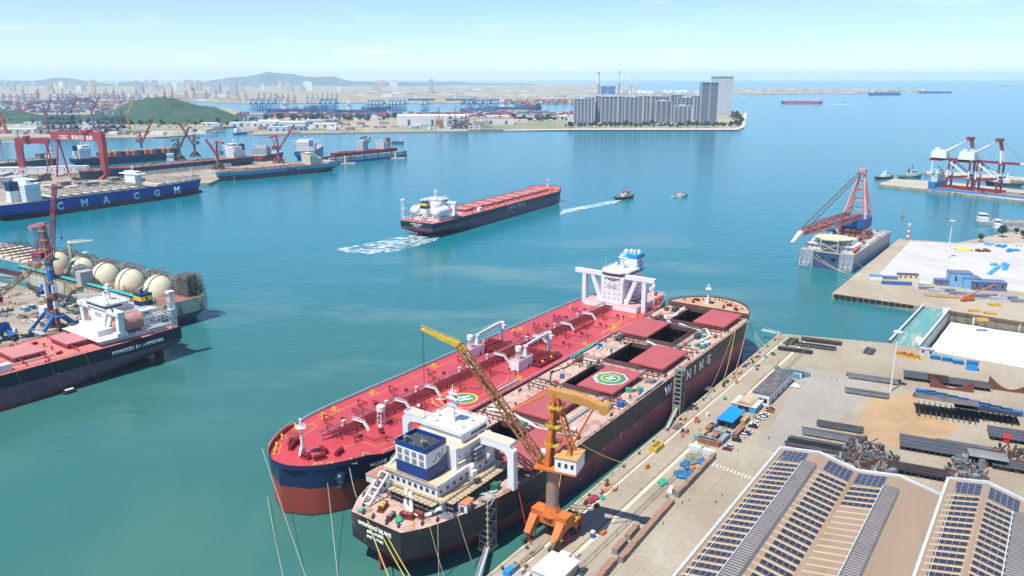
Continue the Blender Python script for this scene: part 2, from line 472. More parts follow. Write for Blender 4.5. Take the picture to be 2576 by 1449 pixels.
def mast(p, x, y, z, h, m, r=.55, arms=True, name="mast"):
 mb = MB(); mb.tube((x, y, z), (x, y, z + h * .72), r, r * .7, n=10)
 mb.tube((x, y, z + h * .7), (x, y, z + h), r * .4, r * .2, n=6)
 if arms:
  for k, wd in ((.45, 4.5), (.62, 5.5), (.75, 3.5)):
   mb.bx(x - wd * .25, x + wd * .35, y - wd / 2, y + wd / 2, z + h * k, z + h * k + .18)
   mb.rail([(x - wd * .25, y - wd / 2, z + h * k + .1), (x - wd * .25, y + wd / 2, z + h * k + .1)], 1, .08, 1.5)
  mb.beam((x + .9, y - 2.6, z + h * .67), (x + .9, y + 2.6, z + h * .67), .35, .5)
  mb.beam((x + .5, y - 1.6, z + h * .82), (x + .5, y + 1.6, z + h * .82), .3, .4)
  mb.ball((x + 1, y + 1.2, z + h * .52), .7); mb.ball((x + .8, y - 1.7, z + h * .51), .5)
  for q in (-1, 1): mb.beam((x - 2.2, y + q * 1.5, z), (x, y, z + h * .42), .28)
 return mb.build(name, m, p)
def foremast(p, x, y, z, h, m):
 mb = MB(); mb.bx(x - 1.6, x + 1.6, y - 1, y + 1, z, z + 3.6, .7, .3); mb.tube((x, y, z + 3), (x, y, z + h), .75, .4, n=10)
 mb.lathe([(.3, h * .72), (2.2, h * .76), (2.3, h * .76 + .2), (.3, h * .76 + .2)], (x, y, z), 12)
 mb.rail([(x + 2.2 * math.cos(a), y + 2.2 * math.sin(a), z + h * .77) for a in [i * PI / 3 for i in range(7)]], 1, .1, 3)
 mb.beam((x, y - 1.1, z + h), (x, y + 1.1, z + h), .25)
 return mb.build("foremast", m, p)
def lifeboat(p, x, y, z, s, m, rz=0.0):
 mb = MB()
 mb.lathe([(.1, -4 * s), (.9 * s, -3.2 * s), (1.35 * s, -1.5 * s), (1.4 * s, 1 * s), (1 * s, 3 * s), (.15, 3.8 * s)], (0, 0, 0), 10)
 o = mb.build("lifeboat", m, p, True, (x, y, z + 1.4 * s))
 o.rotation_euler = (0, R(90), rz)
 return o
def bridge_strip(p, x0, x1, y0, y1, z0, z1, m=None):
 """one continuous dark band of wheelhouse glazing, proud of the wall by 5 cm"""
 mb = MB(); e = .05
 mb.bx(x0 - e, x1 + e, y0 - e, y1 + e, z0, z1)
 return mb.build("bridge_window", m or GLASS, p)
def port_row(p, pts, axis, w=.7, h=.8, m=None):
 for (x, y, z) in pts:
  mb = MB()
  if axis == 'y': mb.bx(x - w / 2, x + w / 2, y - .06, y + .06, z, z + h)
  else: mb.bx(x - .06, x + .06, y - w / 2, y + w / 2, z, z + h)
  mb.build("window", m or GLASS, p)
def ship(name, label, ox, oy, ang, trim=0.0, cat="ship", group=None, z=0.0):
 o = thing(name, label, cat, (ox, oy, z), 0, group)
 o.rotation_euler = (0, -trim, R(ang))
 return o
# ------------------------------------------------------------------ the ore carrier moored at the quay
MAROON = mat("maroon_antifouling", (.3, .055, .085), .5, .2, .05, (.12, .05, .04), .25, stretch=(1, 1, .25), fine=.1)
HULLBLK = mat("black_hull_paint", (.022, .024, .027), .45, .35, .05, (.09, .08, .07), .12, stretch=(1, 1, .3))
DUSTDECK = mat("dusty_pink_deck", (.53, .36, .29), .75, .16, .07, (.3, .17, .12), .45, fine=.12)
COVRED = mat("red_hatch_cover", (.4, .085, .085), .55, .12, .12, (.33, .12, .1), .25, fine=.06)
HOLDM = mat("dark_hold", (.022, .02, .028), .8, .3)
COAM = mat("brown_coaming", (.13, .065, .06), .65, .25, .2, (.08, .04, .03), .3)
NAVY = mat("navy_paint", (.012, .035, .115), .4, .2)
SIGNGRN = mat("helideck_green", (.06, .24, .13), .6, .15)
SIGNYEL = mat("helideck_yellow", (.7, .5, .05), .6, .1)
SIGNWHT = mat("marking_white", (.8, .8, .78), .6, .08)
def helideck(p, cx, cy, z, r, rot, ring=True, octo=True, word=None):
 e = .015
 g = MB()
 if octo:
  o = [(cx + r * math.cos(PI / 8 + i * PI / 4), cy + r * math.sin(PI / 8 + i * PI / 4)) for i in range(8)]
  g.mat(0).add([(x, y, z + e) for x, y in o], [tuple(range(8))])
  n = 8
  for i in range(n):
   a, b = o[i], o[(i + 1) % n]; k = .94
   g.mat(2).add([(a[0], a[1], z + 2 * e), (b[0], b[1], z + 2 * e), (cx + (b[0] - cx) * k, cy + (b[1] - cy) * k, z + 2 * e), (cx + (a[0] - cx) * k, cy + (a[1] - cy) * k, z + 2 * e)], [(0, 1, 2, 3)])
  r1, r2 = r * .56, r * .46
 else:
  r1, r2 = r, r * .85
  g.mat(0).add([(cx + r2 * math.cos(i * PI / 20), cy + r2 * math.sin(i * PI / 20), z + e) for i in range(40)], [tuple(range(40))])
 n = 40
 for i in range(n):
  a, b = 2 * PI * i / n, 2 * PI * (i + 1) / n
  g.mat(1).add([(cx + q * math.cos(t), cy + q * math.sin(t), z + 3 * e) for q, t in ((r1, a), (r1, b), (r2, b), (r2, a))], [(0, 3, 2, 1)[::-1]])
 c, s = math.cos(rot), math.sin(rot); hh = r2 * .62
 def bar(x0, x1, y0, y1):
  q = [(x0, y0), (x1, y0), (x1, y1), (x0, y1)]
  g.mat(2).add([(cx + a * c - b * s, cy + a * s + b * c, z + 4 * e) for a, b in q], [(0, 1, 2, 3)])
 bar(-hh * .62, -hh * .28, -hh, hh); bar(hh * .28, hh * .62, -hh, hh); bar(-hh * .28, hh * .28, -hh * .2, hh * .2)
 return g.build("helideck_marking", [SIGNGRN, SIGNYEL, SIGNWHT], p)
def ore_carrier():
 L, B, D, T = 337, 59.5, 21.0, 9.0
 sp = ship("ore_carrier", "black and maroon ore carrier moored at the quay with open holds and green helideck", -49.9, 259.2, 54.35, .0165)
 F = hull_f(L, B, D, T, 40, 78, .40, 4, 9, p0=2.2, p1=2.4, blunt=.5)
 hull_mesh(F, L, D, T, [10.6]).build("hull", [MAROON, HULLBLK], sp)
 holes = [(277.5, 307.5, -9.5, 10.5), (234.5, 266, -9.5, 10.5), (191, 222.5, -9.5, 10.5), (147, 179, -9.5, 10.5), (60, 92, -9.5, 10.5)]
 deck_mesh(F, D - .15, .3, 312, holes).build("deck", DUSTDECK, sp)
 for i, (x0, x1, y0, y1) in enumerate([(277, 308, -25, -4.4), (233.5, 266.5, 6.3, 26.3), (190.5, 223, -24.4, -4.2), (146.5, 179.5, -18.2, 2.6), (103, 135.5, -8, 12.6), (59.5, 92.5, -28.4, -8.6)]):
  if i == 4: coaming(sp, x0 + .8, x1 - .8, y0 + .8, y1 - .8, D, 2.3, COAM)
  else:
   h = holes[i if i < 4 else 4]; coaming(sp, *h, D, 2.3, COAM, HOLDM)
  cv = hatch_cover(sp, x0, x1, y0, y1, D + 2.3, COVRED)
  if i == 3:
   helideck(cv, 163, -7.8, D + 2.3 + 1.32, 9.3, R(62))
   for k, ch in enumerate("WINNING BRAVE"):
    a = R(150 - k * 9.5); text(ch, 1.5, (163 + 6.9 * math.cos(a), -7.8 + 6.9 * math.sin(a), D + 2.3 + 1.4), (0, 0, a - PI / 2), SIGNWHT, cv, "letter", .01, .03, 'CENTER')
 for x in (57.5, 94.5, 101, 137.5, 144.5, 181.5, 188.5, 225, 231.5, 268.5, 275, 310.5):
  hw = F[1](x, D) - 3.2
  mb = MB()
  for y0, y1 in ((-hw, -10), (11, hw)):
   mb.beam((x, y0, D + 2.2), (x, y1, D + 2.2), .55, .5)
   for k in range(6):
    y = y0 + (y1 - y0) * k / 5; mb.bx(x - .2, x + .2, y - .2, y + .2, D - .2, D + 2)
  mb.beam((x, -10, D + 2.2), (x, 11, D + 2.2), .4, .4)
  mb.build("cover_track", COAM, sp)
 fc = hull_f(L, B, D, T, 40, 78, .40, 4, 9, p0=2.2, p1=2.4, blunt=.5)
 mb = MB(); x0 = 311.5; n = 22
 xs = [x0 + (L - x0) * math.sin(PI / 2 * i / n) for i in range(n + 1)]
 for sgn in (1, -1):
  lo = [(x, sgn * F[1](x, D), D) for x in xs]; hi = [(min(x + .6 * (x - x0) / (L - x0), L + .6), sgn * (F[1](x, D) + .1), D + 3.4) for x in xs]
  m_ = n + 1
  mb.mat(0).add(lo + hi, [(i, i + 1, m_ + i + 1, m_ + i)[::1 if sgn < 0 else -1] for i in range(n)])
 h0 = F[1](x0, D)
 mb.mat(1).add([(x0, h0, D - .2), (x0, -h0, D - .2), (x0, -h0, D + 3.4), (x0, h0, D + 3.4)], [(0, 1, 2, 3)])
 f = mb.build("forecastle", [HULLBLK, COAM], sp)
 d2 = MB()
 d2.add([(x, y, D + 3.0) for x, y, z in bow_loop(F, D, x0 + .02, L - .2, .2)], [tuple(range(34))[::-1]])
 d2.build("forecastle_deck", mat("sandy_deck", (.47, .31, .19), .75, .15, .1, (.35, .2, .12), .35, fine=.1), f)
 r_ = MB(); r_.rail([(x, y, D + 3.4) for x, y, z in bow_loop(F, D, x0, L - .1, .15)], 1.2, .16, 2.2); r_.build("railing", BROWN, f)
 foremast(sp, 320, 3.4, D + 3, 13.5, WHITE)
 REDW = mat("dark_red_machinery", (.2, .03, .025), .5, .3)
 for x, y, rz in ((318, 13, .4), (323, 12, 1.2), (317, -9, .3), (323, -11, 1.9), (316, -18, .9), (322, 2, 1.5)): winch(sp, x, y, D + 3, REDW, REDW, .95, rz)
 for a in range(11):
  t = -1.15 + a * .23; x = 312 + 20 * math.cos(t); y = F[1](x, D) * .8 * (t / 1.15)
  bollard(sp, x, y, D + 3, REDW, .9, t)
 ac = MB(); ac.bx(19, 57, -16, 16, D, D + 4.2); ac.bx(20, 56, -13, 13, D + 4.2, D + 9)
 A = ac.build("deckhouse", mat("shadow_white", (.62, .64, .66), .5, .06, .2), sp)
 fl = MB(); fl.bx(18.4, 57.4, -16.8, 16.8, D + 4.0, D + 4.35); fl.bx(19.2, 56.6, -14, 14, D + 8.95, D + 9.25); fl.rail([(18.5, -16.7, D + 4.3), (57.3, -16.7, D + 4.3)], 1.2, .14, 2); fl.rail([(19.3, -13.9, D + 9.2), (56.5, -13.9, D + 9.2)], 1.2, .14, 2); fl.rail([(18.5, -16.7, D + 4.3), (18.5, 16.7, D + 4.3)], 1.2, .14, 2); fl.rail([(19.3, -13.9, D + 9.2), (19.3, 13.9, D + 9.2)], 1.2, .14, 2); fl.bx(33.5, 54, -13, 13, D + 12.6, D + 12.8)
 fl.build("deck_edge", PLY, A)
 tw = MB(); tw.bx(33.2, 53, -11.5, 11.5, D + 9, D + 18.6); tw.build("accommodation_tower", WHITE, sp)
 port_row(sp, [(x, -16, D + 1.2) for x in range(22, 56, 4)] + [(x, -13, D + 5.6) for x in range(22, 54, 4)], 'y', 1.2, 1.4)
 port_row(sp, [(20, y, D + 5.4) for y in range(-11, 12, 3)] + [(19, y, D + 1.2) for y in range(-14, 15, 4)], 'x', 1.4, 1.6)
 port_row(sp, [(x, -11.5, D + z) for x in (35.5, 39) for z in (11, 14)], 'y')
 for k in range(4):
  lb = MB(); lb.bx(42, 47.5, -14.2, -11.5, D + 9.4 + k * 1.9, D + 9.65 + k * 1.9); lb.rail([(42, -14.1, D + 9.5 + k * 1.9), (47.5, -14.1, D + 9.5 + k * 1.9)], 1, .12, 1.4)
  lb.build("balcony", LTGREY, sp)
 wh = MB(); wh.bx(38, 54, -10.5, 10.5, D + 18.6, D + 22.2); wh.bx(37.2, 54.8, -11.2, 11.2, D + 22.2, D + 22.6)
 W = wh.build("wheelhouse", WHITE, sp)
 bridge_strip(W, 44, 54, -10.5, 10.5, D + 20, D + 21.1)
 rl = MB(); rl.rail([(37.4, -11, D + 22.5), (54.6, -11, D + 22.5), (54.6, 11, D + 22.5), (37.4, 11, D + 22.5), (37.4, -11, D + 22.5)], 1.2, .16, 1.6)
 for x, y, h in ((41, 6, 3), (50, -6, 2), (51, 4, 2.6), (43, -7, 1.6), (46, 8, 2.2)): rl.tube((x, y, D + 22.5), (x, y, D + 22.5 + h), .18, n=6); rl.ball((x, y, D + 22.5 + h), .7)
 rl.build("roof_railing", WHITE, W)
 mast(sp, 46, 0, D + 22.5, 16, WHITE, .9)
 fd = MB(); fd.bx(35, 54, -13, 13, D + 18.4, D + 18.7); fd.build("bridge_deck", PLY, W)
 for sgn in (1, -1):
  wg = MB()
  pr = [(sgn * 11.5, D + 18.7), (sgn * 27, D + 18.7), (sgn * 29.2, D + 16.8), (sgn * 29.2, D + .2), (sgn * 26.2, D + .2), (sgn * 26.2, D + 13.8), (sgn * 24.6, D + 15.6), (sgn * 20, D + 16.4), (sgn * 11.5, D + 15.8)]
  wg.ext([(46.5, y, z) for y, z in pr], (2.6, 0, 0)); wg.ext([(50.2, y, z) for y, z in pr[:2] + [(sgn * 27, D + 18.9), (sgn * 11.5, D + 15.8)]], (.6, 0, 0))
  st = [(sgn * 11.5, D + 9), (sgn * 15, D + 9), (sgn * 18.5, D + 16.6), (sgn * 15.5, D + 16.6)]
  wg.ext([(48.5, y, z) for y, z in st], (2.0, 0, 0))
  wg.bx(46.4, 51, min(sgn * 11.5, sgn * 27.4), max(sgn * 11.5, sgn * 27.4), D + 18.7, D + 18.9)
  for x in (46.4, 50.8): wg.bx(x, x + .15, min(sgn * 12, sgn * 28), max(sgn * 12, sgn * 28), D + 18.9, D + 20.0)
  wg.bx(46.4, 50.9, sgn * 27.9 - .1, sgn * 27.9 + .1, D + 18.9, D + 20.0)
  g = wg.build("bridge_wing", WHITE, sp)
  fl = MB(); fl.bx(46.7, 50.7, min(sgn * 12, sgn * 27.6), max(sgn * 12, sgn * 27.6), D + 18.92, D + 19.0); fl.build("wing_floor", PLY, g)
 fu = MB(); fu.bx(20.2, 32, -7.8, 7.8, D + 9, D + 14.8); fu.mat(1).bx(20.2, 32, -7.8, 7.8, D + 14.8, D + 20.8); fu.mat(0).bx(20.2, 32, -7.8, 7.8, D + 20.8, D + 21.2)
 z0, z1 = D + 21.2, D + 23.0
 for a in ((20.2, 20.5, -7.8, 7.8), (31.7, 32, -7.8, 7.8), (20.5, 31.7, -7.8, -7.5), (20.5, 31.7, 7.5, 7.8)): fu.mat(0).bx(*a, z0, z1)
 FU = fu.build("funnel", [mat("funnel_blue", (.012, .045, .19), .4, .15), WHITE], sp)
 ft = MB(); ft.bx(20.5, 31.7, -7.5, 7.5, z0 - .1, z0 + .1); ft.build("funnel_top", DKGREY, FU)
 for x, y in ((24, 4.2), (24.6, -4)):
  e = MB(); e.tube((x, y, z0), (x, y, z0 + 2), .75, n=10).tube((x, y, z0 + 1.8), (x - 1.6, y + .6, z0 + 2.8), .8, n=10); e.build("exhaust_pipe", [GREY], FU)
 for x, y, h in ((27, 0, 1.5), (28.5, 5, 1.2), (22.5, 0, 1), (29.5, -4, 1.6)):
  e = MB(); e.tube((x, y, z0), (x, y, z0 + h), .3, n=8); e.build("vent_pipe", GREY, FU)
 for k in range(4):
  for j in range(2):
   lv = MB(); y = 5.6 - k * 3.7; lv.bx(20.1, 20.2, y - 1.1, y + 1.1, D + 15.2 + j * 2.8, D + 17.3 + j * 2.8)
   for q in range(4): lv.bx(20.02, 20.1, y - 1.1, y + 1.1, D + 15.4 + j * 2.8 + q * .5, D + 15.55 + j * 2.8 + q * .5)
   lv.build("louvre", GREY, FU)
 vs = [(24.2, 16.6), (24.0, 15.9), (24.7, 15.7), (25.6, 16.3), (26.3, 17.6), (27, 18.7), (27.6, 18.5), (27.6, 17.3), (27.8, 16.4), (28.5, 16.6), (29.3, 17.9), (29.8, 19.2)]
 v = MB()
 for (a, b), (c, d) in zip(vs, vs[1:]): v.beam((a, -7.86, D + b), (c, -7.86, D + d), .26, .12)
 v.build("funnel_emblem", mat("emblem_maroon", (.12, .02, .04), .5), FU)
 tr = MB(); tr.add([(26.5, -7.83, D + 14.9), (32, -7.83, D + 14.9), (32, -7.83, D + 17.2)], [(0, 1, 2)]); tr.build("funnel_stripe", mat("funnel_blue", (0, 0, 0)), FU)
 deck_crane(sp, 36.5, -15.8, D + 4.3, 7.2, 17.5, R(172), WHITE, -2.2)
 deck_crane(sp, 34, 16, D + 4.3, 6.5, 14, R(190), WHITE, -2)
 lf = MB()
 for y in (9.6, 13.4): lf.beam((17.5, y, D + 8.8), (6.5, y, D + .5), .7); lf.beam((17.5, y, D + 8.8), (17.5, y, D), .6); lf.beam((12, y, D + 4.6), (12, y, D), .45); lf.beam((17.5, y, D + 4), (7.5, y, D + .4), .35)
 for k in range(5): t = k / 4; lf.beam((17.5 - 11 * t, 9.6, D + 8.8 - 8.3 * t), (17.5 - 11 * t, 13.4, D + 8.8 - 8.3 * t), .4)
 lf.build("lifeboat_davit", WHITE, sp)
 s2 = MB(); s2.bx(14, 22, 12.5, 18.5, D + 4.4, D + 7.4); s2.build("boat_house", [WHITED], sp)
 s3 = MB(); s3.bx(13.8, 22.2, 12.3, 18.7, D + 7.4, D + 7.6); s3.build("boat_house_roof", mat("rusty_pink_roof", (.42, .2, .13), .7, .2), sp)
 winch(sp, 8, 4, D, REDW, SIGNYEL, 1.3, .3); winch(sp, 9, -8, D, REDW, REDW, 1.3, 1.9); winch(sp, 12, -11, D, REDW, REDW, 1.2, 1.6); winch(sp, 5, -3, D, REDW, GREY, 1.1, .2)
 for x, y in ((2, 8), (2, 3), (2, -4), (3, -9), (9, -15), (14, -18), (20, -21), (28, -23.5), (6, 12), (11, 17)): bollard(sp, x, y, D, DKGREY, 1.0, .5)
 rl = MB(); rl.rail(edge_pts(F, D, 24, 310, -1, 60), 1.2, .13, 5); rl.build("railing", BROWN, sp)
 rl = MB(); rl.rail(edge_pts(F, D, 24, 310, 1, 60), 1.2, .13, 5); rl.build("railing", BROWN, sp)
 for y, m in ((-13.2, LTGREY),):
  for a, b in ((92, 146), (180, 232), (225, 276)):
   pp = MB()
   for k in range(3): pp.tube((a, y - k * .7, D + 1), (b, y - k * .7, D + 1), .26)
   for k in range(6): x = a + (b - a) * k / 5; pp.bx(x - .2, x + .2, y - 1.7, y + .3, D - .1, D + .8)
   pp.build("deck_pipe", m, sp)
 for x in range(8): bollard(sp, 70 + x * 30, -26.5, D, COAM, 1.1); bollard(sp, 70 + x * 30, 26.5, D, COAM, 1.1)
 for i in range(46):
  x = rnd.uniform(66, 306); y = rnd.choice((-1, 1)) * rnd.uniform(14, 25); b = MB()
  if rnd.random() < .5: b.lathe([(.3, 0), (.3, 1.1), (.65, 1.2), (.65, 1.7), (.1, 1.9)], (0, 0, 0), 8); nm = "deck_vent"
  else: b.bx(-.9, .9, -.7, .7, 0, .9); b.bx(-1, 1, -.8, .8, .9, 1.05); nm = "deck_manhole"
  b.build(nm, rnd.choice((COAM, BROWN, DKGREY, COAM)), sp, loc=(x, y, D - .1))
 ru = MB(); ru.ext([(8.5, -.45, 8.5), (1, -.45, 7.5), (1.5, -.45, -8), (9.5, -.45, -8)], (0, .9, 0)); ru.build("rudder", MAROON, sp)
 pr_ = MB()
 for k in range(4):
  a = k * PI / 2 + .4; pr_.ext([(13, 0, -1), (12.6, 1.3 * math.cos(a) - .6 * math.sin(a), -1 + 1.3 * math.sin(a)), (12.6, 4.2 * math.cos(a), -1 + 4.2 * math.sin(a)), (13.4, 2.4 * math.cos(a) + 1.4 * math.sin(a), -1 + 2.4 * math.sin(a) + .4)], (.2, 0, 0))
 pr_.tube((11.6, 0, -1), (17, 0, -1), .9, 1.3, n=10); pr_.build("propeller", GREY, sp)
 hs = -B / 2 - .06
 for ch, x in zip("WINNING", (186.5, 195, 203.5, 213, 221.5, 230.5, 241.5)): text(ch, 7.6, (x, hs, D - 8.4), (R(90), 0, 0), SIGNWHT, sp, "letter", .04, .26, 'CENTER')
 for s, zz, sz in (("WINNING BRAVE", 17.3, 2.15), ("SINGAPORE", 15.2, 1.5), ("IMO 1037462", 13.1, 1.5)): text(s, sz, (-.12, .5, zz), (R(90), 0, R(-90)), SIGNWHT, sp, "stern_lettering", .03, .09, 'CENTER')
 for x, zz in ((150, 8.8), (118, 9), (96, 3), (268, 9)): text("T", 1.6, (x, hs, zz), (R(90), 0, 0), SIGNWHT, sp, "tug_mark", .03, .05, 'CENTER')
 text("I", 3.4, (134, hs, 9.2), (R(90), 0, 0), SIGNWHT, sp, "draught_mark", .03, .02, 'CENTER')
 return sp, F
ORE, OREF = ore_carrier()
# ------------------------------------------------------------------ the red-decked oil tanker alongside
TRED = mat("tanker_red_deck", (.48, .055, .06), .32, .14, .035, (.42, .1, .1), .12, fine=.05)
TDRED = mat("tanker_dark_red_pipe", (.2, .02, .025), .45, .3, .3)
TBOT = mat("tanker_red_bottom", (.36, .055, .035), .5, .16, .06, (.22, .06, .04), .2, stretch=(1, 1, .3))
TNAVY = mat("tanker_navy_hull", (.012, .028, .075), .35, .25, .06)
BOOT = mat("boot_scum", (.09, .06, .05), .7, .4, .3)
def tanker():
 L, B, D, T = 346, 60, 22.0, 9.0
 sp = ship("oil_tanker", "red decked oil tanker with navy hull lying alongside the ore carrier", 102.7, 582.5, -125.29)
 F = hull_f(L, B, D, T, 62, 70, .42, 1.0, 14, p0=2.2, p1=2.3, blunt=.5)
 hull_mesh(F, L, D, T, [1.0, 13.0]).build("hull", [BOOT, TBOT, TNAVY], sp, True)
 deck_mesh(F, D - .15, .3, L - .4, n=60).build("deck", TRED, sp)
 bw = MB()      # bulwark round the bow
 lp = bow_loop(F, D, 312, L - .1, -.12, 26); li = bow_loop(F, D, 312, L - .3, .2, 26)
 def hh(x): return 1.9 * max(0, min(1, (x - 312) / 8))
 for i in range(len(lp) - 1):
  a, b, c, d = lp[i], lp[i + 1], li[i], li[i + 1]; h1, h2 = hh(a[0]), hh(b[0])
  bw.mat(0).add([(a[0], a[1], D - .3), (b[0], b[1], D - .3), (b[0], b[1], D + h2), (a[0], a[1], D + h1)], [(0, 1, 2, 3)])
  bw.mat(1).add([(c[0], c[1], D - .3), (d[0], d[1], D - .3), (d[0], d[1], D + h2), (c[0], c[1], D + h1), (a[0], a[1], D + h1), (b[0], b[1], D + h2)], [(3, 2, 1, 0), (3, 4, 5, 2)])
 bw.build("bulwark", [TNAVY, TRED], sp)
 for sgn in (1, -1):
  r_ = MB(); r_.rail(edge_pts(F, D, 6, 312, sgn, 60), 1.3, .17, 3); r_.build("railing", WHITE, sp)
  r_ = MB(); r_.rail(edge_pts(F, D + 1.9, 316, 340, sgn, 10, .1), 1.0, .12, 3); r_.build("railing", mat("pink_railing", (.62, .3, .32), .5), sp)
 pr = MB()
 for k, y in enumerate((-3.2, -2.3, -1.4, -.4, .8, 2.0)): pr.tube((58, y, D + 2.3), (318 - k * 2, y, D + 2.3), .42 if k % 2 else .3)
 for i in range(53):
  x = 58 + i * 4.9; pr.bx(x - .2, x + .2, -3.6, 2.6, D + 1.5, D + 1.8); pr.bx(x - .15, x + .15, -3.5, -3.2, D - .2, D + 1.6); pr.bx(x - .15, x + .15, 2.2, 2.5, D - .2, D + 1.6); pr.bx(x - .15, x + .15, -1, -.7, D - .2, D + 1.6)
 pr.build("pipe_rack", TDRED, sp)
 cw = MB(); cw.bx(58, 320, -4.4, -3.8, D + 3.2, D + 3.35); cw.rail([(58, -4.4, D + 3.3), (320, -4.4, D + 3.3)], 1.2, .1, 5); cw.rail([(58, -3.8, D + 3.3), (320, -3.8, D + 3.3)], 1.2, .1, 5)
 for i in range(27): x = 58 + i * 10; cw.bx(x - .15, x + .15, -4.3, -4, D - .2, D + 3.2)
 cw.build("catwalk", mat("pale_red_catwalk", (.5, .22, .22), .5), sp)
 for x in (300, 272, 250, 215, 190, 150, 118, 90):
  st = MB(); st.beam((x, -4, D + 3.4), (x, 3.2, D + 3.6), 1.1, .25); st.beam((x, 3.2, D + 3.6), (x, 6.4, D), 1.0, .25)
  st.rail([(x - .5, -4, D + 3.5), (x - .5, 3.2, D + 3.7), (x - .5, 6.4, D + .2)], 1.1, .1, 2); st.rail([(x + .5, -4, D + 3.5), (x + .5, 3.2, D + 3.7), (x + .5, 6.4, D + .2)], 1.1, .1, 2)
  st.build("crossover_stair", WHITE, sp)
  bx = MB(); bx.bx(x + 3.4, x + 5, -6, -4.8, D - .1, D + 3.8); bx.bx(x + 3.2, x + 5.2, -6.2, -4.6, D + 3.8, D + 4); bx.build("foam_monitor_house", WHITE, sp)
 for i, x in enumerate((306, 284, 262, 232, 206, 150, 128, 104, 80)):
  for sgn in (1, -1):
   b = MB(); y1 = sgn * 17
   b.path([(x, sgn * 3, D + .9), (x, y1, D + .9), (x - 6, y1, D + .9), (x - 6, y1 + sgn * 5, D + .9)], .22)
   b.path([(x + 2, sgn * 3, D + .6), (x + 2, sgn * 11, D + .6), (x + 8, sgn * 11, D + .6)], .18)
   b.build("branch_pipe", TDRED, sp)
   for dx, yy in ((-3, 20), (5, 9)):
    v = MB(); v.tube((0, 0, -.1), (0, 0, 2.2), .28, n=8); v.lathe([(.2, 2), (.6, 2.1), (.6, 2.7), (.15, 3)], (0, 0, 0), 8); v.build("vent_post", TDRED, sp, loc=(x + dx, sgn * yy, D))
   v = MB(); v.lathe([(.9, -.1), (.9, .9), (1.05, .9), (1.05, 1.1)], (0, 0, 0), 10); v.build("tank_hatch", TDRED, sp, loc=(x - 8, sgn * 13, D))
 for x, y in ((289, -15), (276, -14), (120, -15), (108, -15), (100, -15.5), (132, -15)):
  for k in range(2):
   a = MB(); a.path([(0, -.9 + k * 2.6, -.1), (0, -.9 + k * 2.6, 2.1), (0, .7 + k * 2.6, 2.1), (0, .7 + k * 2.6, -.1)], .2); a.build("loop_pipe", TDRED, sp, loc=(x, y, D))
 for k in range(16): v = MB(); v.lathe([(.5, 0), (.5, 1.2), (.7, 1.2), (.7, 1.5)], (0, 0, 0), 8); v.build("deck_valve", TDRED, sp, loc=(96 + k * 1.6, 7.4 + (k % 2) * .8, D - .1))
 for sgn in (1, -1):
  mf = MB()
  for k in range(7): mf.tube((166 + k * 2.7, sgn * 3, D + 2.2), (166 + k * 2.7, sgn * 23.5, D + 2.2), .42)
  for k in range(4): mf.bx(164.5, 184, sgn * (8 + k * 4.6) - .2, sgn * (8 + k * 4.6) + .2, D - .2, D + 1.8)
  mf.bx(163, 186, min(sgn * 19, sgn * 25), max(sgn * 19, sgn * 25), D + .8, D + 1.1)
  for a, b in (((163, 19), (186, 19)), ((163, 25), (186, 25)), ((163, 19), (163, 25)), ((186, 19), (186, 25))): mf.beam((a[0], sgn * a[1], D + 1), (b[0], sgn * b[1], D + 1), .5, 1.0)
  mf.build("cargo_manifold", TDRED, sp)
  for k in range(4): q = MB(); q.tube((0, 0, 0), (0, sgn * 1.0, 0), .75, n=10); q.build("manifold_flange", SIGNYEL if k % 2 else TDRED, sp, loc=(168 + k * 4.6, sgn * 23.6, D + 2.3))
  y = sgn * 17 - 1.0
  hs = MB(); hs.bx(184.5, 198.5, y - 3.2, y + 3.2, D - .2, D + 5.6); hs.mat(1).bx(184.7, 198.3, y - 3, y + 3, D + 5.6, D + 5.75); H = hs.build("deck_house", [WHITE, mat("pale_pink_roof", (.6, .32, .3), .6)], sp)
  dr = MB(); dr.bx(188, 189.1, y + 3.2, y + 3.26, D, D + 2.3); dr.build("door", DKGREY, H)
  rl = MB(); rl.rail([(184.7, y - 3, D + 5.7), (198.3, y - 3, D + 5.7), (198.3, y + 3, D + 5.7), (184.7, y + 3, D + 5.7), (184.7, y - 3, D + 5.7)], 1.1, .12, 2); rl.build("railing", WHITE, H)
  tk = MB(); tk.lathe([(1.7, 4.6), (1.9, 4.8), (1.9, 7), (1.5, 7.5), (.2, 7.8)], (194, y, D + 5.7), 14)
  for a in range(6): tk.beam((194 + 1.5 * math.cos(a), y + 1.5 * math.sin(a * 1.05), D + 5.7), (194 + 1.5 * math.cos(a), y + 1.5 * math.sin(a * 1.05), D + 10.4), .22)
  tk.build("tank_tower", WHITE, H)
  ps = MB(); ps.bx(186.4, 188.4, y - 1, y + 1, D + 5.7, D + 11.5, .45); ps.beam((187.4, y - 1.6, D + 11.5), (187.4, y + 1.6, D + 11.5), .6); ps.build("jib_rest", WHITE, H)
  deck_crane(sp, 164.5, y + 1, D, 13.5, 24, R(-3), WHITE, -2.2)
 for x, y, rz in ((331, -9, .5), (327, -14, 1.0), (331, 9, -.4), (323, 12, .3), (326, 5, 1.4), (334, 3, 1.57)): winch(sp, x, y, D, TDRED, TDRED, 1.25, rz)
 winch(sp, 296, 10, D, TDRED, WHITE, 1.2, .9); winch(sp, 268, 8.5, D, TDRED, WHITE, 1.2, .9); winch(sp, 306, 7, D, TDRED, GREY, .8, .4)
 r_ = MB(); r_.tube((329, -13, D + 2.4), (326.5, -10.5, D + 2.4), 2.3, n=16); r_.bx(325, 330.5, -13.2, -10.2, D - .1, D + 1); r_.build("hose_reel", TDRED, sp)
 YDK = mat("yellow_deck_line", (.66, .36, .05), .5, .1)
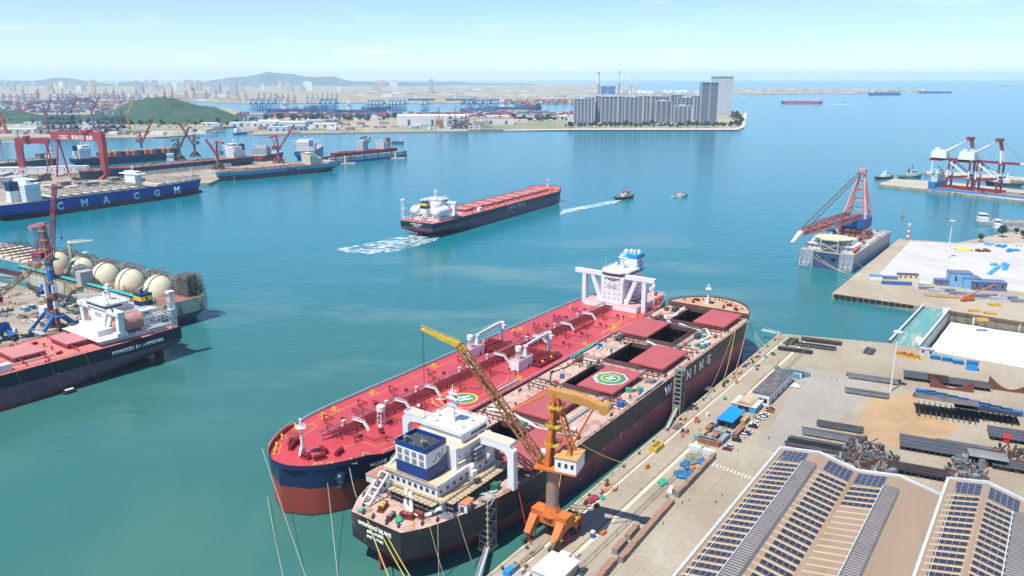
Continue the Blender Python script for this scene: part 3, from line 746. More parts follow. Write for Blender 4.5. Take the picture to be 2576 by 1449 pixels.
 def line(pts, w=.3, nm="deck_marking"):
  l = MB()
  for a, b in zip(pts, pts[1:]):
   a = Vector((*a, 0)); b = Vector((*b, 0)); n = (b - a).normalized(); n = Vector((-n.y, n.x, 0)) * w / 2
   q = [a - n, b - n, b + n, a + n]; l.add([(p.x, p.y, D - .13) for p in q], [(0, 1, 2, 3)])
  return l.build(nm, YDK, sp)
 for x, y, r in ((338, -12, .7), (336, 13, -.7), (334, -16, .9), (333, 17, -.8), (327, -21, 1.1), (325, 22, -1.1), (318, 23, -1.2), (316, -25, 1.2), (300, -24, 1.5), (292, -25, 1.5), (300, 25, -1.4), (266, -25, 1.57), (140, -25, 1.57), (134, -24, 1.57), (136, 25, 1.57), (100, 25, 1.57), (96, 23, 1.57), (72, -23, 1.5), (68, 22, 1.5), (206, 25, 1.57), (218, -25, 1.57)):
  c, s = math.cos(r), math.sin(r)
  line([(x + a * c - b * s, y + a * s + b * c) for a, b in ((-2, -1.7), (2, -1.7), (2, 1.7), (-2, 1.7), (-2, -1.7))], .3)
  bollard(sp, x, y, D - .1, SIGNYEL, 1.25, r)
 line([(309, 20.5), (309, 12), (317, 9), (322, 9)], .3); line([(308, 20.5), (300, 20.5), (230, 23), (212, 21), (204, 16)], .3); line([(316, -22), (290, -22.5), (200, -22.5), (190, -20.5)], .3); line([(309, -22), (310, -17), (320, -15)], .3); line([(112, 22), (78, 20), (70, 14)], .4); line([(114, 23), (76, 22), (68, 15)], .3)
 helideck(sp, 244.2, 17.6, D - .13, 7.0, R(60), octo=False)
 for r0, r1, a0, a1, gap in ((15.6, 16.3, 20, 245, 1), (11.8, 12.3, 40, 250, 0)):
  g = MB(); n = 46
  for i in range(n):
   if gap and i % 4 == 3: continue
   a, b = R(a0 + (a1 - a0) * i / n) + PI, R(a0 + (a1 - a0) * (i + 1) / n) + PI
   q = [(244.2 + rr * math.cos(t), 17.2 + rr * math.sin(t)) for rr, t in ((r0, a), (r1, a), (r1, b), (r0, b))]
   if all(abs(p[1]) < 29 and p[1] > 4 for p in q): g.add([(x, y, D - .12) for x, y in q], [(0, 1, 2, 3)])
  g.build("helideck_ring", SIGNYEL, sp)
 text("300 M", 1.7, (252.5, 8.6, D - .12), (0, 0, R(122)), SIGNWHT, sp, "deck_lettering", .01, .1, 'CENTER')
 foremast(sp, 333, 0, D, 16.5, WHITE)
 dm = MB()
 for a, b in ((-1.3, -1.3), (1.3, -1.3), (1.3, 1.3), (-1.3, 1.3)): dm.beam((291.5 + a, 6 + b, D - .1), (291.5 + a * .8, 6 + b * .8, D + 7.2), .32)
 for k in (2.4, 4.8): dm.rail([(290.3, 4.8, D + k), (292.7, 4.8, D + k), (292.7, 7.2, D + k), (290.3, 7.2, D + k), (290.3, 4.8, D + k)], .1, .16, 3)
 dm.lathe([(2, 7), (2, 9.4), (1.4, 9.9), (.2, 10.2)], (291.5, 6, D), 14); dm.build("tank_tower", WHITE, sp)
 gw = MB(); gw.bx(210, 229, 26.3, 27.4, D + .8, D + 1.3); gw.rail([(210, 26.3, D + 1.3), (229, 26.3, D + 1.3)], 1, .12, 2); gw.build("gangway", LTGREY, sp)
 dh = MB(); dh.bx(14, 60, -21, 21, D, D + 3.6); dh.mat(1).bx(14.2, 59.8, -20.8, 20.8, D + 3.6, D + 3.8)
 DH = dh.build("deckhouse", [WHITE, mat("pale_pink_roof", (1, 1, 1))], sp)
 rl = MB(); rl.rail([(60, -21, D + 3.8), (60, 21, D + 3.8), (14, 21, D + 3.8), (14, -21, D + 3.8), (60, -21, D + 3.8)], 1.1, .14, 3); rl.build("railing", WHITE, DH)
 tw = MB(); tw.ext([(36, y, z) for y, z in ((-8.2, D + 3.8), (8.2, D + 3.8), (8.8, D + 22), (-8.8, D + 22))], (21, 0, 0)); T_ = tw.build("accommodation_tower", WHITE, sp)
 port_row(T_, [(57.02, y, D + z) for y in (-5.5, -2, 2, 5.5) for z in (6.5, 10, 13.6, 17.2, 20)], 'x', .7, .7)
 port_row(T_, [(x, 8.7, D + z) for x in (40, 46, 53) for z in (7, 11, 15, 19)], 'y', .7, .7)
 text("SAFETY FIRST\nNO SMOKING", 1.35, (57.1, 0, D + 15.6), (R(90), 0, R(90)), mat("grey_lettering", (.3, .32, .36)), T_, "house_lettering", .02, .02, 'CENTER')
 for k in range(5):
  b = MB(); z = D + 6 + k * 3.1; b.bx(38, 48, 8.6, 13, z, z + .25); b.rail([(38, 12.9, z + .2), (48, 12.9, z + .2)], 1.1, .14, 1.5); b.beam((47.5, 12.6, z), (39, 12.6, z - 3), .5, .2); b.build("balcony", WHITE, sp)
 wh = MB(); fr = [(36, -10), (52, -10), (57.5, -6), (58.5, 0), (57.5, 6), (52, 10), (36, 10)]
 wh.prism(fr, D + 22, D + 25.4); wh.prism([(x + (.6 if x > 50 else 0), y * 1.06) for x, y in fr], D + 25.4, D + 26.1); W = wh.build("wheelhouse", WHITE, sp)
 b = MB(); b.prism([(x + (.06 if x > 50 else .5), y * 1.006) for x, y in fr], D + 23.3, D + 24.5); b.build("bridge_window", GLASS, W)
 rl = MB()
 for a, c in zip(fr, fr[1:]): rl.rail([(a[0], a[1], D + 26.1), (c[0], c[1], D + 26.1)], 1.2, .16, 1.6)
 rl.ball((40, -6, D + 28), 1.2); rl.tube((40, -6, D + 26), (40, -6, D + 27.5), .3); rl.ball((50, 7, D + 27.3), .8); rl.tube((52, -8, D + 26), (52, -8, D + 34), .08); rl.build("roof_railing", WHITE, W)
 mast(sp, 42, 0, D + 26, 12, WHITE, 1.2)
 for sgn in (1, -1):
  g = MB()
  g.bx(52, 55.4, min(sgn * 9, sgn * 31), max(sgn * 9, sgn * 31), D + 21.6, D + 24.4)
  g.bx(52.3, 55.2, sgn * 23.5 - 1.5, sgn * 23.5 + 1.5, D - .1, D + 21.6)
  g.ext([(52.4, sgn * y, z) for y, z in ((18.5, D + 21.6), (15.5, D + 21.6), (9.2, D + 6), (11, D + 3.8), (12.4, D + 6))], (2.7, 0, 0))
  g.bx(51.6, 55.6, sgn * 10.5 - 1.6, sgn * 10.5 + 1.6, D + .1, D + 7)
  g.build("bridge_wing", WHITE, sp)
 fu = MB(); z0 = D + 3.8
 fu.bx(21, 33, -6.6, 6.6, z0, D + 21); fu.mat(1).bx(21, 33, -6.6, 6.6, D + 21, D + 23.4); fu.mat(0).bx(21, 33, -6.6, 6.6, D + 23.4, D + 31); fu.mat(1).bx(21, 33, -6.6, 6.6, D + 31, D + 34)
 FU = fu.build("funnel", [WHITE, BRBLUE], sp)
 for x, y, r in ((30, -3.5, 1.6), (27, -1, 1.3), (25, 1, .8), (29, 2.5, .9), (26, 4.5, 1.4)):
  e = MB(); e.tube((x, y, D + 33.5), (x, y, D + 35.6), r, n=12); e.ball((x, y, D + 35.6), r, 12, 8); e.build("exhaust_pipe", WHITE, FU)
 em = MB(); cx_, cz_ = 27, D + 27
 for r0, r1 in ((3.2, 2.6), (2.2, 1.75)):
  for i in range(32):
   a, b = 2 * PI * i / 32, 2 * PI * (i + 1) / 32
   if r0 < 3 and abs(a) < .7 or r0 < 3 and a > 5.6: continue
   em.add([(cx_ + r * math.cos(t), 6.65, cz_ + r * math.sin(t)) for r, t in ((r0, a), (r0, b), (r1, b), (r1, a))], [(0, 1, 2, 3)])
 for k in (-1.1, 0, 1.1): em.add([(cx_ - 1.2, 6.66, cz_ + k - .22), (cx_ + .7, 6.66, cz_ + k - .22), (cx_ + .7, 6.66, cz_ + k + .22), (cx_ - 1.2, 6.66, cz_ + k + .22)], [(0, 1, 2, 3)])
 em.build("funnel_emblem", BLUE, FU)
 ORB = mat("lifeboat_orange", (.65, .13, .05), .4, .1)
 for sgn in (1, -1): lifeboat(sp, 30, sgn * 23.5, D + 3.2, 1.2, ORB); d_ = MB(); d_.beam((26, sgn * 21.5, D), (26, sgn * 22.5, D + 6.5), .5); d_.beam((34, sgn * 21.5, D), (34, sgn * 22.5, D + 6.5), .5); d_.build("lifeboat_davit", WHITE, sp)
 deck_crane(sp, 18, -17, D + 3.8, 6, 10, R(120), WHITE, -1)
 deck_crane(sp, 24, 16, D + 3.8, 7, 10, R(200), WHITE, -1)
 for sgn in (1, -1):
  x = 330.5; y = sgn * F[1](x, 15) ; a = MB()
  d = Vector((.62, sgn * .72, -.32)).normalized(); p = Vector((x, y, 16.5)) - d * 2
  a.tube(p, p + d * 5.2, 3.0, 1.9, n=14); a.build("anchor_pod", TNAVY, sp, True)
  q = p + d * 5.3; k = MB(); k.tube(q - d * .6, q + d * .5, 1.1, n=8); k.beam(q + Vector((-1.4 * .72 * sgn * sgn, 0, -2.2)) + d * .3, q + Vector((1.0, -sgn * 1.2, -2.2)) + d * .3, .8, 1.5); k.beam(q + d * .3, q + d * .3 + Vector((0, 0, -2.4)), .7); k.build("anchor", DKGREY, sp)
 x = 312; y = F[1](x, 18)
 def side_rot(x, z=17):
  return math.atan2(F[1](x + 2, z) - F[1](x - 2, z), 4)
 rz = side_rot(316)
 t = text("MORINI", 2.3, (318.5, F[1](318.5, 18) + .25, 17.6), (R(90), 0, PI + rz), SIGNWHT, sp, "bow_lettering", .03, .05, 'LEFT');
 t = text("T", 2, (310, F[1](310, 14.5) + .2, 14), (R(90), 0, PI + side_rot(310)), SIGNWHT, sp, "tug_mark", .03, .04, 'CENTER')
 dmk = MB()
 for k in range(15): z = 1.5 + k * .9; dmk.bx(317.6, 318.2, F[1](318, z) - .02, F[1](318, z) + .16, z, z + .45)
 dmk.build("draught_mark", SIGNWHT, sp)
 return sp, F
TANK, TANKF = tanker()
# ------------------------------------------------------------------ sister bulk carriers with a fuel tank on each quarter
BDECK = mat("pink_red_deck", (.56, .17, .15), .6, .15, .07, (.42, .2, .16), .25, fine=.08)
BCOV = mat("pink_hatch_cover", (.5, .2, .19), .6, .1, .1)
BTOP = mat("dark_teal_hull", (.014, .026, .038), .4, .25, .05)
BBOT = mat("purple_antifouling", (.17, .085, .12), .5, .15, .05, (.13, .06, .07), .2, stretch=(1, 1, .3))
BSTRIPE = mat("red_boot_topping", (.28, .05, .05), .5, .2)
def bulker(name, label, ox, oy, ang, L, D, zs, wharf=False, h0x=96.5, hsp=25.6, hx=0):
 B, T = 52, 8.0
 sp = ship(name, label, ox, oy, ang)
 F = hull_f(L, B, D, T, 34, 66, .86, 3, 20, p0=2.2, p1=2.4, blunt=.5)
 hull_mesh(F, L, D, T, [1.6, zs]).build("hull", [BSTRIPE, BBOT, BTOP], sp)
 deck_mesh(F, D - .12, .3, L - 24).build("deck", BDECK, sp)
 x0 = L - 26; mb = MB(); n = 20
 xs = [x0 + (L - x0) * math.sin(PI / 2 * i / n) for i in range(n + 1)]
 for sgn in (1, -1):
  m_ = n + 1; lo = [(x, sgn * F[1](x, D), D) for x in xs]; hi = [(x + .4 * (x - x0) / 26, sgn * (F[1](x, D) + .1), D + 3.6) for x in xs]
  mb.mat(0).add(lo + hi, [(i, i + 1, m_ + i + 1, m_ + i)[::1 if sgn < 0 else -1] for i in range(n)])
 h0 = F[1](x0, D); mb.mat(1).add([(x0, h0, D - .2), (x0, -h0, D - .2), (x0, -h0, D + 3), (x0, h0, D + 3)], [(0, 1, 2, 3)])
 lp = bow_loop(F, D, x0 + .02, L - .2, .2)
 mb.mat(1).add([(x, y, D + 2.9) for x, y, z in lp], [tuple(range(len(lp)))[::-1]])
 mb.build("forecastle", [BTOP, BDECK], sp)
 foremast(sp, L - 14, 0, D + 3, 13, WHITE)
 for x, y in ((L - 18, 8), (L - 18, -8), (L - 10, 4), (L - 12, -9)): winch(sp, x, y, D + 2.9, RED, WHITE, 1.0, .4)
 for i in range(9 if not wharf else 8):
  xc = h0x + i * hsp; hl = 8.6 if 0 < i < 8 else 8.0; hw = 11.5 if 0 < i < 8 else 10.5
  coaming(sp, xc - hl + .5, xc + hl - .5, -hw + .5, hw - .5, D, 2.0, mat("red_coaming", (.2, .035, .04), .6))
  hatch_cover(sp, xc - hl, xc + hl, -hw, hw, D + 2, BCOV, True, 1.3)
  tr = MB(); x = xc + hsp / 2
  for s in (-1, 1):
   for xx in (xc - 6, xc + 6): tr.beam((xx, s * hw, D + 1.8), (xx, s * (hw + 9.5), D + 1.8), .5); tr.beam((xx, s * (hw + 9.3), D), (xx, s * (hw + 9.3), D + 1.8), .4); tr.beam((xx, s * (hw + 5), D), (xx, s * (hw + 5), D + 1.8), .4)
  tr.build("cover_track", RED, sp)
  for yy in (-6, 4): v = MB(); v.lathe([(.4, 0), (.4, 1.5), (.8, 1.6), (.8, 2.2), (.1, 2.5)], (0, 0, 0), 8); v.build("deck_vent", RED, sp, loc=(x - .5, yy, D - .1))
  if i % 2 == 0: winch(sp, x, 15, D, RED, RED, .9, .2); winch(sp, x + 1, -15, D, RED, RED, .9, .1)
 for s in (-1, 1):
  p = MB(); p.tube((76, s * 14.2, D + .8), (L - 30, s * 14.2, D + .8), .3); p.tube((76, s * 15, D + .6), (L - 30, s * 15, D + .6), .22)
  for k in range(20): p.bx(78 + k * 11, 78.3 + k * 11, s * 14.6 - .8, s * 14.6 + .8, D - .1, D + .6)
  p.build("deck_pipe", mat("pale_deck_pipe", (.55, .42, .38), .5), sp)
  r_ = MB(); r_.rail(edge_pts(F, D, 62, L - 26, s, 30), 1.2, .12, 4); r_.build("railing", RED if not wharf else BROWN, sp)
  for k in range(9): bollard(sp, 84 + k * 26, s * 23.5, D, RED, 1.1)
  h = MB(); h.bx(102, 109, s * 20 - 2.2, s * 20 + 2.2, D - .1, D + 4); h.build("deck_store", WHITE, sp)
 before = set(sp.children)
 b = MB(); b.bx(16, 58, -20, 20, D, D + 3.2); b.bx(22, 56, -13, 13, D + 3.2, D + 7.2); DH = b.build("deckhouse", WHITE, sp)
 e = MB(); e.bx(15.5, 60, -21, 21, D + 3.0, D + 3.25); e.bx(36, 61, -23.5, 23.5, D + 3.25, D + 3.45); e.build("deck_edge", WHITED if wharf else WHITE, DH)
 t = MB(); t.ext([(30, y, z) for y, z in ((-5.5, D + 7), (5.5, D + 7), (11.5, D + 18.6), (-11.5, D + 18.6))], (18, 0, 0)); t.build("accommodation_tower", WHITE, sp)
 if wharf: text("SAFETY FIRST\nNO SMOKING", 1.3, (48.1, 0, D + 14), (R(90), 0, R(90)), mat("grey_lettering", (.3, .32, .36)), sp, "house_lettering", .02, .02, 'CENTER')
 w_ = MB(); w_.bx(34, 49, -11.5, 11.5, D + 18.6, D + 21.6); w_.bx(33, 50, -12.2, 12.2, D + 21.6, D + 22); W = w_.build("wheelhouse", WHITE, sp)
 bridge_strip(W, 38, 49, -11.5, 11.5, D + 19.6, D + 20.7)
 r_ = MB(); r_.rail([(33, -12, D + 22), (50, -12, D + 22), (50, 12, D + 22), (33, 12, D + 22), (33, -12, D + 22)], 1.2, .15, 1.7); r_.ball((37, 6, D + 23), .9); r_.ball((45, -8, D + 22.8), .7); r_.build("roof_railing", WHITE, W)
 mast(sp, 40, 0, D + 22, 12.5, WHITE, 1.0)
 for s in (-1, 1):
  g = MB()
  g.bx(44, 48.6, min(s * 11, s * 25.5), max(s * 11, s * 25.5), D + 16.6, D + 19.2)
  g.ext([(44.3, s * y, z) for y, z in ((20.5, D + 16.6), (24.5, D + 16.6), (23.4, D + 3.2), (20.2, D + 3.2))], (3.6, 0, 0))
  g.ext([(44.8, s * y, z) for y, z in ((12, D + 16.6), (16.5, D + 16.6), (8.4, D + 5), (5.5, D + 5))], (2.6, 0, 0))
  g.bx(43, 49.5, s * 21.6 - 2.6, s * 21.6 + 2.6, D + 3.4, D + 5.8)
  g.build("bridge_wing", WHITE, sp)
 f = MB(); z = D + 7
 f.bx(14, 22, -4.6, 4.6, z - 4, D + 13.5); f.mat(1).bx(14, 22, -4.6, 4.6, D + 13.5, D + 17); f.mat(2).bx(14, 22, -4.6, 4.6, D + 17, D + 20); f.mat(1).bx(14, 22, -4.6, 4.6, D + 20, D + 21.6)
 FU = f.build("funnel", [WHITE, NAVY, mat("funnel_yellow", (.75, .55, .05), .4, .08)], sp)
 for x, y in ((16, 1.5), (19, -1.5), (17, -2.5)):
  q = MB(); q.tube((x, y, D + 21.5), (x, y, D + 24), .8, n=10); q.tube((x, y, D + 23.6), (x - 1.6, y, D + 24.6), .8, n=10); q.build("exhaust_pipe", [GREY if wharf else WHITE], FU)
 for s in (-1, 1): text("B", 2.9, (18 , s * 4.68, D + 17.45), (R(90), 0, 0 if s < 0 else PI), BLACK, FU, "letter", .02, .12, 'CENTER')
 for o in sp.children:
  if o not in before: o.location.x += hx
 tm = mat("pink_primer_tank", (.5, .25, .2), .55, .2, .3) if wharf else WHITE
 for s in (-1, 1):
  k = MB(); n = 7
  prof = [(.1, 0)] + [(6.2 * math.sin(PI / 2 * i / n), 4.5 - 4.5 * math.cos(PI / 2 * i / n)) for i in range(1, n + 1)]
  ln = 27 if not wharf else 20; zc = D + 9.2
  prof += [(6.2, ln - 4.5)] + [(6.2 * math.cos(PI / 2 * i / n) + .02, ln - 4.5 + 4.5 * math.sin(PI / 2 * i / n)) for i in range(1, n + 1)]
  k.lathe(prof, (0, 0, 0), 24); o = k.build("fuel_tank", tm, sp, True, (14 if not wharf else 20, s * 15.2, zc)); o.rotation_euler = (0, R(90), 0)
  c = MB()
  for xx in ((20, 34) if not wharf else (24, 35)): c.bx(xx - .6, xx + .6, s * 15.2 - 5, s * 15.2 + 5, D + 3, D + 5.5)
  c.build("tank_saddle", WHITE, sp)
  c = MB(); c.bx(17, 38, s * 15.2 - .7, s * 15.2 + .7, zc + 6.3, zc + 6.6); c.rail([(17, s * 15.2 - .7, zc + 6.5), (38, s * 15.2 - .7, zc + 6.5)], 1.2, .15, 2)
  c.rail([(17, s * 15.2 + .7, zc + 6.5), (38, s * 15.2 + .7, zc + 6.5)], 1.2, .15, 2); c.build("tank_walkway", WHITE, sp)
 v = MB(); v.lattice((4, 21, D), (4, 21, D + 23), 3.4, 3.4, 9, .34); v.bx(1.8, 6.2, 18.8, 23.2, D + 23, D + 24.6); v.bx(2, 6, 19, 23, D + 12, D + 12.4); v.beam((4, 21, D + 8), (14, 15, D + 11), .5); v.build("vent_tower", WHITE, sp)
 if wharf:
  n_ = MB(); n_.bx(10, 24, 4.6, 13.5, D + 10.2, D + 13.4); N_ = n_.build("tank_room", WHITE, sp)
  text("NH3", 2.3, (17, 13.58, D + 10.7), (R(90), 0, PI), mat("lettering_teal", (.02, .14, .25)), N_, "letter", .02, .08, 'CENTER')
  g = MB()
  for k in range(8): x = 4.5 + k * 2.7; g.beam((x, 22.5, D + 3.3), (x, 22.5, D + 11), .3)
  for k in range(5): g.beam((4.5, 22.5, D + 3.3 + k * 1.9), (23.4, 22.5, D + 3.3 + k * 1.9), .3)
  for k in range(8): x = 4.5 + k * 2.7; g.beam((x, 22.5, D + 11), (x, 14, D + 11), .25)
  g.build("tank_guard_frame", WHITE, sp)
  q = MB(); q.tube((6, 23, D + 3.6), (22, 23, D + 3.6), 1.0, n=12); q.build("bunker_pipe", LTGREY, sp)
  j = MB(); j.beam((30, -14, D + 23.4), (44, 20, D + 24.6), 1.0); j.beam((22, -12, D + 21), (46, -21, D + 24), .9); j.build("provision_jib", WHITE, sp)
 else:
  lf = MB()
  for y in (-2.5, 2.5): lf.beam((14, y, D + 10), (3, y, D + 1), .6); lf.beam((10, y, D + 7), (10, y, D), .4)
  lf.build("lifeboat_davit", WHITE, sp); lifeboat(sp, 9, 0, D + 5.4, 1.0, mat("lifeboat_orange", (1, 1, 1)))
  g = MB()
  for k in range(9): g.beam((2, -18 + k * 4.6, D), (2, -18 + k * 4.6, D + 4.5), .25)
  g.beam((2, -18, D + 4.5), (2, 19, D + 4.5), .3); g.beam((2, -18, D + 2.4), (2, 19, D + 2.4), .2); g.build("stern_frame", WHITE, sp)
  d = MB(); d.beam((22, -8, D + 22), (50, -8, D + 25), .8); d.tube((44, -8, D + 19), (44, -8, D + 24), .4); d.build("provision_jib", WHITE, sp)
 for y in (-14, -6, 5, 13): winch(sp, 7, y, D, RED, WHITE, .95, 1.57)
 ru = MB(); ru.ext([(7.5, -.4, 8), (1.5, -.4, 8), (2, -.4, -7), (8, -.4, -7)], (0, .8, 0)); ru.build("rudder", BSTRIPE, sp)
 s = 1 if wharf else -1; hs = B / 2 + .06
 rot = (R(90), 0, PI) if s > 0 else (R(90), 0, 0)
 if wharf: text("POWERED BY AMMONIA", 3.1, (14, F[1](26, D - 3) + .55, D - 5.6), (R(90), 0, PI + math.atan2(F[1](42, D - 3) - F[1](14, D - 3), 28)), SIGNWHT, sp, "hull_lettering", .03, .07, 'RIGHT')
 else:
  for k, ch in enumerate("BOCIMAR"): text(ch, 5.4, (168 + k * 7.2, -hs, D - 6.2), rot, SIGNWHT, sp, "letter", .03, .2, 'CENTER')
  for t_, z_, q_ in (("MINERAL BELGIE", D - 3.2, 2.2), ("ANTWERPEN", D - 5.4, 1.5)): text(t_, q_, (-.1, 0, z_), (R(90), 0, R(-90)), SIGNWHT, sp, "stern_lettering", .03, .06, 'CENTER')
 for x in (80, 140, 200): text("T", 1.5, (x, s * hs, zs - 1), rot, SIGNWHT, sp, "tug_mark", .02, .05, 'CENTER')
 return sp, F
BOC, _ = bulker("bulk_carrier", "black hulled bulk carrier under way with pink hatches and white tanks aft", -110.6, 905.6, 60.0, 343, 17.5, 11.2)
AMM, AMMF = bulker("bulk_carrier", "dark bulk carrier berthed by the scrap yard with a white house frame and pink deck", -236.7, 513.0, -126.6, 300, 20.0, 12.2, True, 58.5, 29.4, -7)
# ------------------------------------------------------------------ other ships of the yard
def frame(u0, v0, u1, v1, z, B, side):
 """centreline origin and heading of a hull whose visible side (side = +1 port, -1 starboard) runs through two surveyed points"""
 a = at(u0, v0, z); b = at(u1, v1, z); d = (b - a).normalized(); n = Vector((-d.y, d.x, 0))
 o = a - n * side * B / 2
 return o.x, o.y, math.degrees(math.atan2(d.y, d.x))
GREYDECK = mat("grey_beige_deck", (.4, .36, .3), .7, .2, .1, (.25, .17, .12), .3, fine=.2)
BEIGE = mat("beige_hatch", (.62, .54, .42), .6, .12, .15, (.4, .3, .2), .2)
RUSTDECK = mat("rusty_deck", (.3, .14, .1), .75, .3, .12, (.15, .08, .06), .4, fine=.25)
SCAF = mat("scaffold_bamboo", (.23, .2, .16), .8, .4, .6)
def house(p, x0, x1, hw, z0, z1, wing=0, m=None, win=True, name="accommodation_block", glass=None):
 m = m or WHITE
 b = MB(); h = z1 - z0
 b.bx(x0, x1, -hw, hw, z0, z0 + h * .8); b.bx(x0 + (x1 - x0) * .25, x1, -hw * .8, hw * .8, z0 + h * .8, z1)
 if wing: b.bx(x1 - 5, x1 - .5, -wing, wing, z0 + h * .8, z0 + h * .8 + 1.4)
 if wing and wing > hw + 6:
  for s in (-1, 1): b.ext([(x1 - 4.6, s * y, z) for y, z in ((hw, z0 + h * .35), (hw, z0 + h * .5), (wing - 3, z0 + h * .8), (wing - 1, z0 + h * .8))], (3.4, 0, 0))
 n = max(1, int(h * .8 / 3))
 for k in range(1, n): b.bx(x0 - .5, x1 + .4, -hw - .5, hw + .5, z0 + k * h * .8 / n, z0 + k * h * .8 / n + .25)
 o = b.build(name, m, p)
 if win:
  bridge_strip(o, x0 + (x1 - x0) * .5, x1, -hw * .8, hw * .8, z0 + h * .87, z0 + h * .94, glass)
  for k in range(1, n):
   for y in (-hw * .6, -hw * .2, hw * .2, hw * .6):
    q = MB(); q.bx(x1 - .05, x1 + .08, y - .6, y + .6, z0 + k * h * .8 / n + 1, z0 + k * h * .8 / n + 2); q.build("window", GLASS, o)
 mast(p, (x0 + x1) / 2, 0, z1, h * .35, m, .6)
 return o
def simple_funnel(p, x, y, z0, z1, w, d, m, m2=None):
 f = MB(); k = z0 + (z1 - z0) * .55
 f.bx(x - w / 2, x + w / 2, y - d / 2, y + d / 2, z0, k, .2); f.mat(1).bx(x - w / 2 + .1, x + w / 2 - .1, y - d / 2 + .1, y + d / 2 - .1, k, z1)
 f.mat(2).tube((x, y, z1 - .5), (x, y, z1 + 2), .8, n=8).tube((x + 1.6, y, z1 - .5), (x + 1.6, y, z1 + 1.4), .6, n=8)
 return f.build("funnel", [m, m2 or m, DKGREY], p)
def clutter(p, x0, x1, hw, z, n, mats, hmax=2.5, seed=1, name="deck_gear"):
 """fixed deck gear: pipes, lockers, trestles, every piece its own part"""
 r = random.Random(seed)
 for i in range(n):
  x = r.uniform(x0, x1); y = r.uniform(-hw, hw); b = MB(); t = r.random(); l = r.uniform(3, 14)
  if t < .45:
   for k in range(3): b.tube((-l / 2, k * .6, .5), (l / 2, k * .6, .5), .25, n=6)
   for k in (-.4, 0, .4): b.bx(k * l - .15, k * l + .15, -.5, 1.7, -.1, .3)
   nm = "deck_pipe"
  elif t < .75:
   b.bx(-1.5, 1.5, -1.2, 1.2, -.1, r.uniform(.8, hmax)); b.bx(-1.7, 1.7, -1.4, 1.4, hmax * .3, hmax * .3 + .1); nm = "deck_locker"
  else:
   b.beam((-l / 2, 0, hmax * .6), (l / 2, 0, hmax * .6), .5)
   for k in (-.45, 0, .45): b.bx(k * l - .2, k * l + .2, -.2, .2, -.1, hmax * .6)
   nm = "trestle"
  b.build(nm, r.choice(mats), p, loc=(x, y, z), rz=r.choice((0, 0, PI / 2)))
def container_ship():
 ox, oy, a = frame(0, 520.4, 391.7, 470.7, 20, 50, -1)
 L, D, B = 322, 21, 50
 sp = ship("container_ship", "royal blue container ship lying empty below the red gantry cranes", ox, oy, a)
 F = hull_f(L, B, D, 7, 90, 60, .8, 12, 14, p0=1.7, p1=1.9, blunt=.8)
 hull_mesh(F, L, D, 7, [7.5]).build("hull", [mat("wine_antifouling", (.12, .035, .06), .5, .2, .05, stretch=(1, 1, .3)), mat("royal_blue_hull", (.008, .06, .3), .4, .12, .05)], sp)
 deck_mesh(F, D - .1, .3, L - 1).build("deck", GREYDECK, sp)
 bb = MB(); bb.lathe([(.1, -9), (2.4, -7), (3.2, 0), (3.0, 8)], (0, 0, 0), 12); o = bb.build("bulbous_bow", mat("wine_antifouling", (0, 0, 0)), sp, True, (L - 9, 0, .6)); o.rotation_euler = (0, R(-90), 0)
 for i in range(17):
  x = 68 + i * 14.4
  if 186 < x < 214: continue
  hw = min(23.5, F[1](x + 6, D) - 2.5)
  if hw < 6: continue
  h = MB(); h.bx(x, x + 11.6, -hw, hw, D - .1, D + 2.6)
  for k in range(1, 4): y = -hw + 2 * hw * k / 4; h.bx(x + .3, x + 11.3, y - .1, y + .1, D + 2.6, D + 2.8)
  h.build("hatch_cover", BEIGE, sp)
  b = MB(); n = 9
  for k in range(n + 1):
   y = -hw - 1 + (2 * hw + 2) * k / n
   for xx in (x + 12.3, x + 13.6): b.beam((xx, y, D - .1), (xx, y, D + 7.4), .35)
   b.beam((x + 12.3, y, D + 4), (x + 13.6, y, D + 7.2), .25)
  for z in (D + 3.8, D + 7.2):
   b.bx(x + 12.2, x + 13.7, -hw - 1.2, hw + 1.2, z, z + .3)
  b.build("lashing_bridge", GREYDECK if i % 3 else LTGREY, sp)
 house(sp, 36, 56, 20, D, 49, 24)
 fh = MB(); fh.bx(198, 209, -13, 13, D, D + 19); fh.bx(197, 211, -24.5, 24.5, D + 19, D + 20.4); fh.bx(199, 209, -14, 14, D + 20.4, D + 23.6); H = fh.build("bridge_house", WHITE, sp)
 bridge_strip(H, 202, 209, -14, 14, D + 21.3, D + 22.6); bridge_strip(H, 206, 209, -11, -8, D + 12, D + 18); bridge_strip(H, 206, 209, 8, 11, D + 12, D + 18)
 mast(sp, 204, 0, D + 23.6, 9, WHITE, .6)
 lb = MB()
 for s in (-1, 1):
  for k in range(4): lb.beam((196 + k * 4, s * 18, D), (196 + k * 4, s * 18, D + 16), .35); lb.beam((196, s * 18, D + 3 + k * 4), (208, s * 18, D + 3 + k * 4), .3)
 lb.build("lashing_tower", LTGREY, sp)
 simple_funnel(sp, 30, 0, D, 47, 12, 12, WHITE, NAVY)
 fm = MB(); fm.lattice((L - 16, 0, D), (L - 16, 0, D + 17), 3.4, .8, 6, .4); fm.beam((L - 16, -2, D + 14), (L - 16, 2, D + 14), .5); fm.build("foremast", WHITE, sp)
 LET = mat("pale_blue_letter", (.5, .68, .76), .5, .05)
 for k, ch in enumerate("CMA CGM"):
  if ch != " ": text(ch, 13.2, ((76, 110, 142, 0, 189, 223, 258)[k], -B / 2 - .1, D - 14.6), (R(90), 0, 0), LET, sp, "letter", .04, .8, 'CENTER')
 r_ = MB(); r_.rail(edge_pts(F, D, 12, L - 4, -1, 50), 1.3, .2, 5); r_.build("railing", LTGREY, sp)
 return sp
container_ship()
